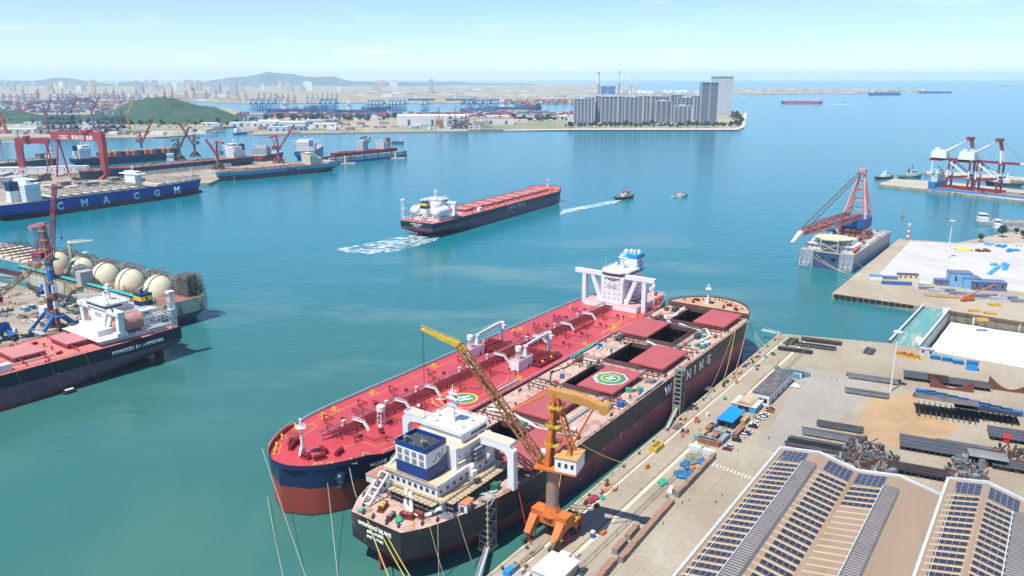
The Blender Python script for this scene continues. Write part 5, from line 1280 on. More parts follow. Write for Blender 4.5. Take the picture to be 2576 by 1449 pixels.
# ------------------------------------------------------------------ ground of the near quay, the far pier, the old yard
QZ = 4.5
def ground_mat(name, base, c2, c3, sc=.02, joints=None, jrot=0.0):
 m = bpy.data.materials.new(name); m.use_nodes = True; nt = m.node_tree; N = nt.nodes; L = nt.links; b = N["Principled BSDF"]
 b.inputs["Roughness"].default_value = .85; b.inputs["Specular IOR Level"].default_value = .2
 tc = N.new("ShaderNodeTexCoord"); P = tc.outputs["Object"]
 def noise(s, d, st=(1, 1, 1), rot=0):
  mp = N.new("ShaderNodeMapping"); mp.inputs["Scale"].default_value = st; mp.inputs["Rotation"].default_value = (0, 0, rot); L.new(P, mp.inputs[0])
  n = N.new("ShaderNodeTexNoise"); n.inputs["Scale"].default_value = s; n.inputs["Detail"].default_value = d; n.inputs["Roughness"].default_value = .6; L.new(mp.outputs[0], n.inputs["Vector"]); return n.outputs["Fac"]
 def mr(x, a, c, lo=0, hi=1):
  q = N.new("ShaderNodeMapRange"); L.new(x, q.inputs[0])
  for i, v in zip((1, 2, 3, 4), (a, c, lo, hi)): q.inputs[i].default_value = v
  return q.outputs[0]
 def mix(f, a, c):
  x = N.new("ShaderNodeMix"); x.data_type = 'RGBA'; L.new(f, x.inputs[0])
  for i, q in ((6, a), (7, c)):
   if hasattr(q, "links"): L.new(q, x.inputs[i])
   else: x.inputs[i].default_value = (*q, 1)
  return x.outputs[2]
 col = mix(mr(noise(sc, 7), .42, .62), base, c2)
 col = mix(mr(noise(sc * 2.6, 7, (1, .35, 1), jrot), .56, .72, 0, .75), col, c3)
 col = mix(mr(noise(sc * 30, 5), .45, .8, 0, .35), col, tuple(k * .55 for k in c2))
 col = mix(mr(noise(sc * 9, 6, (1, .12, 1), jrot), .6, .75, 0, .3), col, tuple(min(1, k * 1.25) for k in base))
 if joints:
  mp = N.new("ShaderNodeMapping"); mp.inputs["Rotation"].default_value = (0, 0, -jrot); L.new(P, mp.inputs[0])
  br = N.new("ShaderNodeTexBrick"); br.inputs["Scale"].default_value = 1.0; br.inputs["Brick Width"].default_value = joints; br.inputs["Row Height"].default_value = joints
  br.inputs["Mortar Size"].default_value = .12; br.offset = 0.0; L.new(mp.outputs[0], br.inputs["Vector"])
  br.inputs["Color1"].default_value = (0, 0, 0, 1); br.inputs["Color2"].default_value = (.12, .12, .12, 1); br.inputs["Mortar"].default_value = (.8, .8, .8, 1)
  sp = N.new("ShaderNodeSeparateColor"); L.new(br.outputs[0], sp.inputs[0])
  col = mix(mr(sp.outputs[0], 0, 1, 0, .5), col, tuple(k * .6 for k in c2))
 L.new(col, b.inputs["Base Color"]); return m
CONC = ground_mat("quay_concrete", (.38, .325, .245), (.3, .245, .17), (.44, .4, .32), .014, 6.0, QANG)
PIERC = ground_mat("pier_concrete", (.42, .36, .27), (.34, .28, .2), (.48, .44, .37), .012, 8.0, R(-34))
WALLC = mat("quay_wall_concrete", (.36, .31, .24), .85, .25, .1, (.1, .08, .06), .35, stretch=(1, 1, .5))
YARDG = ground_mat("yard_ground", (.36, .31, .25), (.26, .2, .15), (.46, .42, .36), .03)
def land(name, pts, z, m, wall=True):
 mb = MB(); q = [(p[0], p[1]) for p in pts]
 a = sum(q[i][0] * q[(i + 1) % len(q)][1] - q[(i + 1) % len(q)][0] * q[i][1] for i in range(len(q)))
 if a < 0: q = q[::-1]
 n = len(q)
 mb.mat(0).add([(x, y, z) for x, y in q], [tuple(range(n))])
 mb.mat(1).add([(x, y, -6) for x, y in q] + [(x, y, z) for x, y in q], [(i, (i + 1) % n, n + (i + 1) % n, n + i) for i in range(n)])
 return struct(mb.build(name, [m, WALLC]))
qd = Vector((math.cos(QANG), math.sin(QANG), 0)); qn = Vector((qd.y, -qd.x, 0))      # along the quay, inland
E1 = at(1230, 1449, QZ) - qd * 260; E2 = at(1962, 839, QZ)
NQ = [E1, E2, DK[0], B0, B3, B3 + qn * 60, E1 + qn * 900]
land("quay_ground", [(E1.x, E1.y), (E2.x, E2.y), (DK[0].x, DK[0].y), (B0.x, B0.y), (B3.x, B3.y), (900, 520), (900, -100), (E1.x, E1.y - 10)], QZ, CONC)
pc = [at(2093, 738, QZ), DK[1], B1, B2, Vector((1150, 760, 0)), at(2700, 583, QZ), at(2536, 585, QZ), at(2407, 611, QZ), at(2261, 601, QZ)]
land("pier_ground", [(p.x, p.y) for p in pc], QZ, PIERC)
PALE = ground_mat("pale_slab", (.52, .5, .48), (.45, .43, .4), (.6, .59, .58), .02)
s = MB(); q = [at(*p, QZ) for p in ((2290, 606), (2407, 613), (2700, 612), (2700, 760), (2576, 735), (2206, 695))]; s.add([(p.x, p.y, QZ + .006) for p in q], [tuple(range(len(q)))]); struct(s.build("slab_pavement", PALE))
EDGE = mat("quay_edge_beam", (.46, .38, .27), .8, .15, .2, (.2, .14, .09), .35)
RAILM = mat("crane_rail_groove", (.2, .13, .08), .7, .3, .5)
e = MB(); L_ = (E2 - E1).length
def strip(mb, o, d, L, n, a, b, z0, z1):
 p = [o + n * a, o + d * L + n * a, o + d * L + n * b, o + n * b]; mb.prism([(k.x, k.y) for k in p], z0, z1)
strip(e, E1, qd, L_, qn, -.6, .5, QZ - 1.2, QZ + .28); struct(e.build("quay_kerb", EDGE))
for k, (off, wd) in enumerate(((5.2, .7), (17.2, .7), (23.5, .35))):
 e = MB(); strip(e, E1, qd, L_ - 6, qn, off, off + wd, QZ - .2, QZ + .012); struct(e.build("crane_rail_strip_pavement", RAILM))
for k, (off, wd, m) in enumerate(((5.9, 1.2, mat("pale_concrete_strip", (.58, .5, .38), .85, .12, .1)), (17.9, 1.8, mat("pale_concrete_strip", (0, 0, 0))))):
 e = MB(); strip(e, E1, qd, L_ - 6, qn, off, off + wd, QZ - .2, QZ + .006); struct(e.build("rail_apron_pavement", m))
TYRE = mat("rubber_fender", (.02, .02, .022), .8, .3)
pdn = (at(2315, 769, QZ) - at(2093, 738, QZ)); pl = pdn.length; pdn.normalize(); pnn = Vector((pdn.y, -pdn.x, 0))
fo = MB(); fo.bx(-1.9, 1.9, -.9, .1, -3, -.3)
for k in (-1.9, 0, 1.9): fo.bx(k - .15, k + .15, -1.05, -.9, -3, -.3)
FEN = None
for k in range(13):
 p = at(2093, 738, QZ) + pdn * (4 + k * (pl - 6) / 13) + pnn * .3
 if FEN is None:
  FEN = fo.build("dock_fender", TYRE, None, loc=(p.x, p.y, QZ), rz=math.atan2(pdn.y, pdn.x)); tag(FEN, "black rubber fender on the face of the far concrete pier", "fender", "rubber fenders along the pier face")
 else: dup(FEN, (p.x, p.y, QZ))
dw = MB()
bz = -7.0
dw.add([(p.x, p.y, bz) for p in (B0, B3, B2, B1)], [(0, 1, 2, 3)]); struct(dw.build("dock_floor_ground", CONC))
DWALL = mat("dock_wall_concrete", (.58, .5, .35), .85, .15, .08, (.24, .17, .1), .5, stretch=(1, 1, .25))
d_ = MB(); d_.add([(B1.x, B1.y, bz), (B2.x, B2.y, bz), (B2.x, B2.y, QZ + .02), (B1.x, B1.y, QZ + .02)], [(0, 1, 2, 3)])
for k in range(14):
 p = B1 + _ga * (16 + k * 30); d_.prism([(p.x - _gd.x * .5, p.y - _gd.y * .5), (p.x + _ga.x * 1.3 - _gd.x * .5, p.y + _ga.y * 1.3 - _gd.y * .5), (p.x + _ga.x * 1.3, p.y + _ga.y * 1.3), (p.x, p.y)], bz, QZ - .4)
DW = d_.build("dock_wall", DWALL); tag(DW, "stained pale concrete wall of the dry dock below the far pier", "dock wall")
k_ = MB(); strip(k_, B1, _ga, 420, _gd * -1, -.2, 1.0, QZ - 1.6, QZ - .5); k_.build("fender_beam", BROWN, DW)
d_ = MB(); d_.add([(B0.x, B0.y, bz), (B3.x, B3.y, bz), (B3.x, B3.y, QZ), (B0.x, B0.y, QZ)], [(0, 1, 2, 3)]); tag(d_.build("dock_wall", DWALL), "near concrete wall of the dry dock, hidden below its brim", "dock wall")
def foam_mat(name, lo, hi, scale=.03, whitecol=(.86, .88, .88), under=(.12, .45, .5), fx=1.0):
 m = bpy.data.materials.new(name); m.use_nodes = True; nt = m.node_tree; b = nt.nodes["Principled BSDF"]; b.inputs["Roughness"].default_value = .7
 tc = nt.nodes.new("ShaderNodeTexCoord"); mp = nt.nodes.new("ShaderNodeMapping"); mp.inputs["Scale"].default_value = (1, fx, 1); nt.links.new(tc.outputs["Object"], mp.inputs[0])
 n = nt.nodes.new("ShaderNodeTexNoise"); n.inputs["Scale"].default_value = scale; n.inputs["Detail"].default_value = 9; n.inputs["Roughness"].default_value = .68; n.inputs["Distortion"].default_value = 1.2; nt.links.new(mp.outputs[0], n.inputs["Vector"])
 mr = nt.nodes.new("ShaderNodeMapRange"); mr.inputs[1].default_value = lo; mr.inputs[2].default_value = hi; nt.links.new(n.outputs["Fac"], mr.inputs[0])
 x = nt.nodes.new("ShaderNodeMix"); x.data_type = 'RGBA'; nt.links.new(mr.outputs[0], x.inputs[0]); x.inputs[6].default_value = (*under, 1); x.inputs[7].default_value = (*whitecol, 1)
 nt.links.new(x.outputs[2], b.inputs["Base Color"]); return m
ff = MB(); g = 24; rr = random.Random(5)
fz = -4.2
def gp(i, j):
 a = B0.lerp(B1, .02 + .96 * j / g); p = a + _ga * (2 + 330 * i / 40.0); return (p.x, p.y, fz + .9 * mn.noise((p.x * .06, p.y * .06, 1)))
ff.add([gp(i, j) for i in range(41) for j in range(g + 1)], [(i * (g + 1) + j, (i + 1) * (g + 1) + j, (i + 1) * (g + 1) + j + 1, i * (g + 1) + j + 1) for i in range(40) for j in range(g)])
struct(ff.build("dock_foam_water", foam_mat("white_dock_foam", .2, .4, .02, (.85, .88, .9), (.12, .38, .45)), smooth=True), "stuff")
gt = thing("dock_gate", "long turquoise dock gate with white posts across the mouth of the dry dock", "dock gate", (DK[0].x, DK[0].y, 0), math.atan2(_gd.y, _gd.x))
gl = (DK[1] - DK[0]).length
b = MB(); b.bx(0, gl, -GW, 0, -7, QZ - .6); b.build("gate_body", mat("gate_grey", (.3, .34, .33), .7, .2, .1, (.15, .12, .1), .3), gt)
b = MB(); b.bx(0, gl, -GW + .9, -1.0, QZ - .6, QZ - .42); b.build("gate_deck", mat("gate_turquoise", (.1, .27, .25), .6, .25, .08, (.4, .38, .3), .3, stretch=(.12, 1, 1)), gt)
pm = MB(); pm.bx(-.55, .55, -.5, .5, 0, 2.4); pm.mat(1).bx(-.7, .7, -.65, .65, 2.4, 3.2); PM = pm.build("gate_post", [DKGREY, WHITE], gt, loc=(2, -GW + .5, QZ - .6))
for y, n in ((-GW + .5, 30), (-.5, 30)):
 for k in range(n):
  if k == 0 and y < -1: continue
  o = PM.copy(); COL.objects.link(o); o.parent = gt; o.location = (2 + k * (gl - 4) / (n - 1), y, QZ - .6)
b = MB(); b.bx(14, 18, -GW + 1.5, -GW + 5, QZ - .4, QZ + 2.6); b.bx(gl - 8, gl - 4, -GW + 1.5, -GW + 4, QZ - .4, QZ + 2.4); b.build("pump_house", WHITE, gt)
BRK = ground_mat("breakwater_concrete", (.48, .42, .33), (.4, .34, .26), (.54, .48, .4), .02)
for nm, pts in (("breakwater_pavement", ((2210, 463), (2246, 450), (2372, 456), (2700, 492), (2700, 520), (2350, 478))), ("breakwater_pavement", ((2326, 432), (2344, 428), (2700, 455), (2700, 463), (2332, 437)))):
 p = [at(u, v, 4) for u, v in pts]; land(nm, [(k.x, k.y) for k in p], 4, BRK)
yd = [at(u, v, 4) for u, v in ((-40, 800), (-40, 700), (30, 716), (190, 795), (330, 880), (430, 905), (260, 935), (-40, 1000))]
yd = [at(-60, 700, 4), at(62, 722, 4), at(200, 800, 4), at(300, 852, 4), at(318, 866, 4), at(260, 905, 4), at(60, 960, 4), at(-60, 1010, 4)]
land("yard_ground", [(k.x, k.y) for k in yd], 4.4, YARDG)
yd = [at(-80, 480, 4), at(-80, 412, 4), at(60, 424, 4), at(200, 432, 4), at(400, 424, 4), at(640, 405, 4), at(845, 408, 4), at(800, 416, 4), at(560, 447, 4), at(528, 461, 4), at(480, 462, 4), at(300, 478, 4), at(150, 500, 4), at(-40, 520, 4)]
land("yard_ground", [(k.x, k.y) for k in yd], 4.4, YARDG)
yd = [at(700, 404, 4), at(1010, 393, 4), at(1000, 384, 4), at(820, 388, 4), at(690, 392, 4)]
# ------------------------------------------------------------------ far shore
FARG = ground_mat("shore_ground", (.42, .34, .25), (.2, .22, .13), (.52, .45, .36), .004)
GRASSG = ground_mat("rough_grassland", (.2, .22, .12), (.33, .29, .19), (.14, .17, .09), .006)
def pxland(name, pts, z, m):
 p = [at(u, v, z) for u, v in pts]; return land(name, [(k.x, k.y) for k in p], z, m)
pxland("shore_ground", ((-160, 362), (0, 352), (210, 346), (390, 345), (480, 340), (545, 321), (596, 318), (612, 333), (640, 338), (900, 333), (1240, 329), (1440, 326.5), (1855, 326.5), (1872, 320), (1879, 284), (1850, 279), (1640, 282), (1440, 283), (1290, 275), (1000, 286), (640, 286), (560, 270), (300, 246), (-300, 244)), 3, FARG)
pxland("shore_land", ((-1500, 243), (-300, 243), (300, 245), (560, 258), (640, 261), (1000, 258), (1440, 261), (1500, 245), (1640, 241), (1780, 240), (1790, 229), (1640, 226), (1500, 212), (1300, 207), (700, 204), (-3000, 204)), 3.4, FARG)
pxland("island_land", ((1838, 236), (1900, 237.5), (2080, 235), (2140, 236.5), (2210, 232), (2322, 228), (2330, 223.5), (2180, 222), (2060, 223), (1960, 222), (1850, 224)), 4, FARG)
p = [at(u, v, 3.1) for u, v in ((1210, 327), (1440, 324), (1440, 308), (1240, 308), (1160, 315))]
g = MB(); g.add([(k.x, k.y, 3.2) for k in p], [tuple(range(5))]); struct(g.build("shore_grassland_field", GRASSG))
p = [(1250, 328.6), (1440, 326.4), (1856, 326.4), (1873, 319), (1879, 285), (1872, 283), (1866, 318), (1850, 323.4), (1440, 323.6), (1250, 327)]
q = [at(u, v, 3.3) for u, v in p]; g = MB(); g.add([(k.x, k.y, 3.4) for k in q], [tuple(range(10))]); struct(g.build("promenade_pavement", mat("promenade_pale", (.6, .55, .46), .8, .1, .01)))
WOOD = mat("wooded_hillside", (.035, .085, .05), .9, .35, .012, (.16, .15, .09), .02, fine=.3)
MTN = mat("mountain_rock", (.09, .14, .15), .9, .35, .0012)
def hill(name, pts, vb, dy, m, nx=60, ny=16, rough=.12, skew=0, base=0.0):
 """ridge line given by surveyed crest points, run-out dy behind and in front"""
 g0 = [at(u, vb, 3) for u, v in pts]; d = g0[0].length
 hs = []
 for (u, v), b in zip(pts, g0):
  dxy = math.hypot(b.x, b.y); yi = -(v - 724.5) / _f; k = (math.cos(_t) + yi * math.sin(_t)); dz = -math.sin(_t) + yi * math.cos(_t)
  hs.append(max(base, CAMH + dz / math.hypot(k, (u - 1288) / _f) * dxy))
 mb = MB(); vs = []
 for i in range(nx + 1):
  t = i / nx * (len(pts) - 1); a = min(int(t), len(pts) - 2); f = t - a; f2 = f * f * (3 - 2 * f)
  b = g0[a].lerp(g0[a + 1], f); h = hs[a] + (hs[a + 1] - hs[a]) * (.5 * f + .5 * f2)
  r = b.normalized(); r.z = 0
  for j in range(ny + 1):
   w_ = j / ny * 2 - 1; s = max(0, 1 - abs(w_) ** 1.5); pz = b + r * (w_ * dy)
   k = mn.fractal(Vector((pz.x / dy * 3, pz.y / dy * 3, 3)), 1, 2, 5)
   vs.append((pz.x, pz.y, max(0, h * s * (1 + rough * k * (1.2 if abs(w_) > .12 else .25))) + (h * rough * .16 * mn.noise(Vector((pz.x / dy * 40, pz.y / dy * 40, 0))) if s > .02 else 0) - 1))
 n = ny + 1
 mb.add(vs, [(i * n + j, (i + 1) * n + j, (i + 1) * n + j + 1, i * n + j + 1) for i in range(nx) for j in range(ny)])
 return struct(mb.build(name, m, smooth=True))
hill("hill", ((230, 299), (270, 285), (320, 266), (350, 252), (385, 246), (420, 243), (445, 246), (470, 256), (500, 264), (540, 271), (600, 290), (640, 302)), 301, 420, WOOD, 110, 40, .2)
hill("hill", ((-160, 272), (-60, 268), (0, 274), (50, 279), (110, 288), (180, 290), (240, 287), (300, 293), (340, 302)), 303, 330, WOOD, 100, 30, .22)
hill("mountain", ((440, 212), (500, 211), (540, 202), (580, 196), (620, 193), (650, 188), (678, 181), (705, 187), (735, 185), (765, 191), (800, 194), (835, 192), (865, 200), (890, 206), (960, 206), (1060, 209), (1120, 213)), 214, 2600, MTN, 120, 24, .3)
hill("mountain", ((-900, 205), (-400, 198), (-100, 203), (0, 202), (90, 203), (150, 195), (185, 197), (230, 206), (285, 211), (320, 205), (350, 206), (385, 212), (420, 214)), 214.5, 2200, MTN, 90, 20, .3)
hill("mountain", ((860, 212), (1000, 206), (1060, 207), (1150, 206), (1200, 210), (1340, 211)), 213, 1800, MTN, 60, 16, .3)
# ------------------------------------------------------------------ apartment towers on the spit
TWG = mat("tower_grey_facade", (.27, .27, .31), .5, .08, .02)
TWP = mat("tower_pale_pier", (.5, .55, .58), .5, .05, .02)
TWD = mat("tower_blue_glass", (.08, .14, .22), .3, .1, .02)
def strip_mat():
 m = mat("tower_floor_band", (.25, .25, .29), .5, .05, .02); nt = m.node_tree; b = nt.nodes["Principled BSDF"]
 tc = nt.nodes.new("ShaderNodeTexCoord"); s = nt.nodes.new("ShaderNodeSeparateXYZ"); nt.links.new(tc.outputs["Object"], s.inputs[0])
 w_ = nt.nodes.new("ShaderNodeMath"); w_.operation = 'MULTIPLY'; w_.inputs[1].default_value = 1 / 6.2; nt.links.new(s.outputs[2], w_.inputs[0])
 f = nt.nodes.new("ShaderNodeMath"); f.operation = 'FRACT'; nt.links.new(w_.outputs[0], f.inputs[0])
 g = nt.nodes.new("ShaderNodeMath"); g.operation = 'GREATER_THAN'; g.inputs[1].default_value = .6; nt.links.new(f.outputs[0], g.inputs[0])
 x = nt.nodes.new("ShaderNodeMix"); x.data_type = 'RGBA'; nt.links.new(g.outputs[0], x.inputs[0]); x.inputs[6].default_value = (.1, .11, .15, 1); x.inputs[7].default_value = (.27, .27, .3, 1)
 nt.links.new(x.outputs[2], b.inputs["Base Color"]); return m
TWB = strip_mat()
def hgt(u, vb, vt, zb):
 b = at(u, vb, zb); yi = -(vt - 724.5) / _f
 return CAMH + (-math.sin(_t) + yi * math.cos(_t)) / (math.cos(_t) + yi * math.sin(_t)) * b.y
ORD = ("westernmost front", "second front", "third front")
def tower(lb, u0, u1, vb, vt, dep=20, piers=4, side=True, m=None, bay=None):
 b = at((u0 + u1) / 2, vb, 3); w_ = (u1 - u0) / _f * (b.y * math.cos(_t) + (CAMH - 3) * math.sin(_t)) ; h = hgt((u0 + u1) / 2, vb, vt, 3) - 3
 sp = thing("apartment_tower", lb, "apartment building", (b.x, b.y, 3), R(-4), "high-rise blocks on the spit")
 c = MB(); c.bx(-w_ / 2, w_ / 2, 0, dep, 0, h * .945); c.build("wall", m or TWB, sp)
 c = MB(); c.bx(-w_ / 2 + .6, w_ / 2 - .6, .6, dep - .6, h * .945, h * .985); c.build("upper_storey", TWD, sp)
 n = piers
 for k in range(n + 1):
  x = -w_ / 2 + w_ * k / n; c = MB(); pw = 1.3 if 0 < k < n else 1.6
  c.bx(x - pw, x + pw, -1.5, 0, 0, h * .975); c.build("facade_pier", TWP, sp)
 c = MB(); c.bx(-w_ / 2 - 1, w_ / 2 + 1, -1.2, dep + 1, h * .985, h); c.bx(-w_ * .2, w_ * .1, dep * .3, dep * .7, h, h + 4.5); c.build("roof_parapet", TWP, sp)
 if side:
  c = MB(); c.bx(w_ / 2, w_ / 2 + 1.2, 0, dep, 0, h * .97); c.build("end_wall", TWP, sp)
  c = MB(); c.bx(w_ / 2 + 1.2, w_ / 2 + 2.4, dep * .3, dep * .7, 2, h * .95); c.build("end_bay", TWD, sp)
 return sp
for a in (("slate grey tower at the inland end of the front row, four pale piers", 1443, 1487, 316, 248, 26, 5), ("second slab of the front row, left of a gap with trees", 1511, 1552, 315, 242.5, 26, 4), ("third slab of the front row, purple grey with a bright end wall", 1571, 1615, 316, 244, 26, 4),
("short tower of the front row with a light side wall", 1649, 1687, 312, 254.5, 40, 3), ("lowest front tower split by a dark glass bay", 1695, 1738, 315.5, 266.5, 36, 4), ("taller grey tower right behind the lowest front one", 1702, 1741, 308, 245, 24, 4),
("back row block peeping out behind the inland end tower", 1461, 1494, 309, 244, 24, 4), ("narrow back row block in the first gap", 1497, 1514, 308, 241, 26, 2), ("back row block behind the second slab", 1520, 1568, 306, 240.5, 20, 4), ("narrow back row block in the second gap", 1554, 1574, 309, 242.5, 24, 2),
("back row block behind the third slab", 1590, 1628, 307, 241, 24, 3), ("dark glass back row block beside the third slab", 1617, 1634, 309, 241, 20, 2), ("wide back row block behind the short tower", 1637, 1682, 307, 242, 24, 5), ("blue glass back row block between short and tall towers", 1685, 1716, 304, 238.5, 22, 3),
("beige tower in the gap left of the tallest dark tower", 1736, 1758, 303, 240, 20, 3)): tower(*a)
T6 = tower("tallest dark blue tower with white corner pier near the point", 1760, 1802, 315, 206, 44, 2)
tower("pale tower in scaffolding netting right behind the tallest dark one", 1786, 1839, 288, 192, 30, 9, False, mat("pale_netting", (.5, .53, .54), .7, .12, .03))
for lb, u0, u1, vb, vt in (("low white pavilion in front of the towers with a flat roof", 1634, 1705, 318, 313.5), ("small white entrance block at the first tower's foot", 1438, 1478, 319, 315)):
 b = at((u0 + u1) / 2, vb, 3); w_ = (u1 - u0) * b.length / _f; sp = thing("pavilion", lb, "building", (b.x, b.y, 3)); c = MB(); h = 11
 c.bx(-w_ / 2, w_ / 2, 0, 18, 0, h * .7); c.build("wall", WHITED, sp); c = MB(); c.bx(-w_ / 2 - 2, w_ / 2 + 2, -2, 20, h * .7, h * .85); c.bx(-w_ * .1, w_ * .3, 3, 16, h * .85, h); c.build("roof", WHITE, sp)
# ------------------------------------------------------------------ trees
LEAF = mat("tree_foliage", (.045, .1, .05), .8, .5, .35)
BARK = mat("tree_bark", (.1, .07, .05), .9)
def make_tree(seed, h):
 r = random.Random(seed); sp = thing("broadleaf_tree", "x", "tree")
 t = MB(); t.tube((0, 0, 0), (0, 0, h * .5), h * .035, h * .02, 6)
 for k in range(4): a = k * 1.7; t.tube((0, 0, h * (.3 + k * .05)), (h * .22 * math.cos(a), h * .22 * math.sin(a), h * (.55 + k * .05)), h * .018, h * .008, 5)
 t.build("trunk", BARK, sp)
 c = MB()
 for k in range(210):
  d = Vector((r.gauss(0, 1), r.gauss(0, 1), r.gauss(0, 1))).normalized() * (r.random() ** .4); p = Vector((d.x * h * .36, d.y * h * .36, h * .66 + d.z * h * .34))
  p += Vector((math.sin(k * 2.4), math.cos(k * 1.7), 0)) * h * .05; s = h * r.uniform(.045, .1)
  n = Vector((r.gauss(0, 1), r.gauss(0, 1), r.gauss(.6, 1))).normalized(); x = n.cross(Vector((.3, .5, .8))).normalized() * s; y = n.cross(x)
  c.add([p - x - y, p + x - y * .6, p + x * .7 + y, p - x * .8 + y * .9], [(0, 1, 2, 3)])
 c.build("crown", LEAF, sp); return sp
PROTO = [make_tree(3, 15), make_tree(8, 19), make_tree(11, 12)]
r = random.Random(21); first = [True] * 3
def plant(u, v, lb, grp, k=None, s=None, z=3):
 k = r.randrange(3) if k is None else k; p = at(u, v, z); s = s or r.uniform(.8, 1.35)
 if first[k]: o = PROTO[k]; first[k] = False; o.location = (p.x, p.y, z); o.scale = (s,) * 3; o["label"] = lb; o["group"] = grp
 else: dup(PROTO[k], (p.x, p.y, z), r.uniform(0, 6), lb, grp, s)
for k in range(74): plant(1425 + k * 5.9 + r.uniform(-3, 3), r.uniform(317.5, 322), "dark leafy tree in the belt between the towers and the promenade", "trees along the promenade")
for k in range(26): plant(1842 + r.uniform(0, 26), 288 + k * 1.2, "tree among the low houses on the tip of the spit", "trees on the tip of the spit")
for k in range(40): plant(r.uniform(1150, 1440), r.uniform(301, 308), "tree in the loose belt behind the rough field", "trees behind the field", s=r.uniform(1.0, 1.6))
for k in range(60): plant(r.uniform(640, 1000), r.uniform(300, 306), "tree in the belt behind the shipyard sheds", "trees behind the sheds", s=r.uniform(1.0, 1.6))
for k in range(70): plant(r.uniform(310, 640), r.uniform(300, 318), "tree on the scrubby slope below the wooded hill", "trees below the hill", s=r.uniform(.7, 1.4))
for k in range(26): plant(r.uniform(0, 310), r.uniform(308, 322), "tree behind the offshore yard at the hill foot", "trees behind the offshore yard", s=r.uniform(.8, 1.4))
# ------------------------------------------------------------------ sheds, works and port
SHW = mat("shed_white", (.66, .66, .64), .6, .08, .02)
SHB = mat("shed_pale_blue", (.42, .54, .6), .6, .1, .02)
SHR = mat("shed_rust_roof", (.34, .2, .16), .7, .2, .03)
SHG = mat("shed_grey", (.3, .33, .36), .6, .1, .03)
def shed(lb, u0, u1, vb, vt, dep, rm=None, wm=None, kind=0, z=3.0):
 b = at((u0 + u1) / 2, vb, z); w_ = (u1 - u0) * b.y * 1.035 / _f; h = max(5, hgt((u0 + u1) / 2, vb, vt, z) - z - dep * .05)
 sp = thing("shed", lb, "industrial building", (b.x, b.y, z), 0)
 c = MB(); c.bx(-w_ / 2, w_ / 2, 0, dep, 0, h * .86); c.build("wall", wm or SHW, sp)
 c = MB(); n = max(1, int(dep / 40)); e = 1
 for k in range(n):
  y0 = dep * k / n; y1 = dep * (k + 1) / n; c.ext([(-w_ / 2 - e, y0 - e * .5, h * .86), (-w_ / 2 - e, (y0 + y1) / 2, h), (-w_ / 2 - e, y1 + e * .45, h * .86)], (w_ + 2 * e, 0, 0))
 c.build("roof", rm or SHW, sp)
 nd = 1 if w_ < 60 else 3
 for k in range(nd): d = MB(); x = -w_ / 2 + w_ * (k + .5) / nd; d.bx(x - 5, x + 5, -.25, 0, 0, h * .55); d.build("door", TWD if kind == 0 else SHG, sp)
 return sp
for a in (("long white gabled hall behind the slipway with a blue band", 1289 * 0 + 1004, 1172, 316, 286, 70), ("white hall right of the long one with a rust coloured ridge", 1180, 1290, 313, 294, 60, SHR), ("wide white shed with saw roof by the inner basin", 650, 698, 325, 300, 70), ("pale blue shed group behind the quay", 698, 766, 325, 303, 60, SHW, SHB), ("small turquoise quay shed with three doors", 673, 722, 330, 317, 30, SHB, SHB),
("grey blue lean-to shed next to the turquoise one", 722, 765, 328, 314, 30, SHB, SHG), ("open white frame hall left of the slip", 772, 842, 313, 300, 40, SHW, SHG), ("cream workshop with dark doors", 790, 845, 321, 308, 30), ("white long roof under the wooded hill", 368, 466, 309, 296, 60), ("white office wing before the long hill shed", 392, 425, 311.5, 305, 25),
("white cube shed at the shore road", 578, 602, 319, 306, 50), ("white low hall near the shore bend", 507, 545, 315, 307, 40), ("pale hall behind the cube shed", 600, 650, 318, 305, 50), ("white blue roof hall left by the offshore yard", 190, 245, 326, 316, 50, SHB), ("long pale roof at the far left shore", 8, 84, 333, 321, 50, SHW), ("grey blue roof behind the far left hall", 20, 90, 325, 317, 40, SHB),
("cream buildings row behind the trees", 720, 790, 303, 297, 30), ("white block among trees behind the sheds", 800, 860, 302, 296, 30), ("white low warehouse of the port edge", 900, 960, 299, 293.5, 40), ("white barrel roof near the container stacks", 840, 862, 297, 291, 30), ("large white depot with curved roof", 1225, 1275, 302, 289, 60), ("second white depot beside the curved one", 1275, 1330, 300, 290, 60), ("white oil depot block near the first tower", 1408, 1440, 303, 288, 60),
("white office slab at the port gate", 1160, 1200, 303, 294, 25), ("grey tower block on the hill's edge", 629, 662, 305, 283, 40, SHG, SHG), ("long low white depot row behind trees", 1290, 1400, 305, 300, 30), ("pale warehouse beside the offshore modules", 60, 100, 312, 306, 30), ("white dormitory block near the hill foot", 210, 245, 314, 306, 20), ("cream pipe shop beside the shore", 420, 470, 321, 316, 30, SHR)): shed(*a)
PINKB = mat("construction_pink", (.5, .3, .26), .7, .2, .05); NETB = mat("module_blue_steel", (.07, .13, .22), .6, .4, .1)
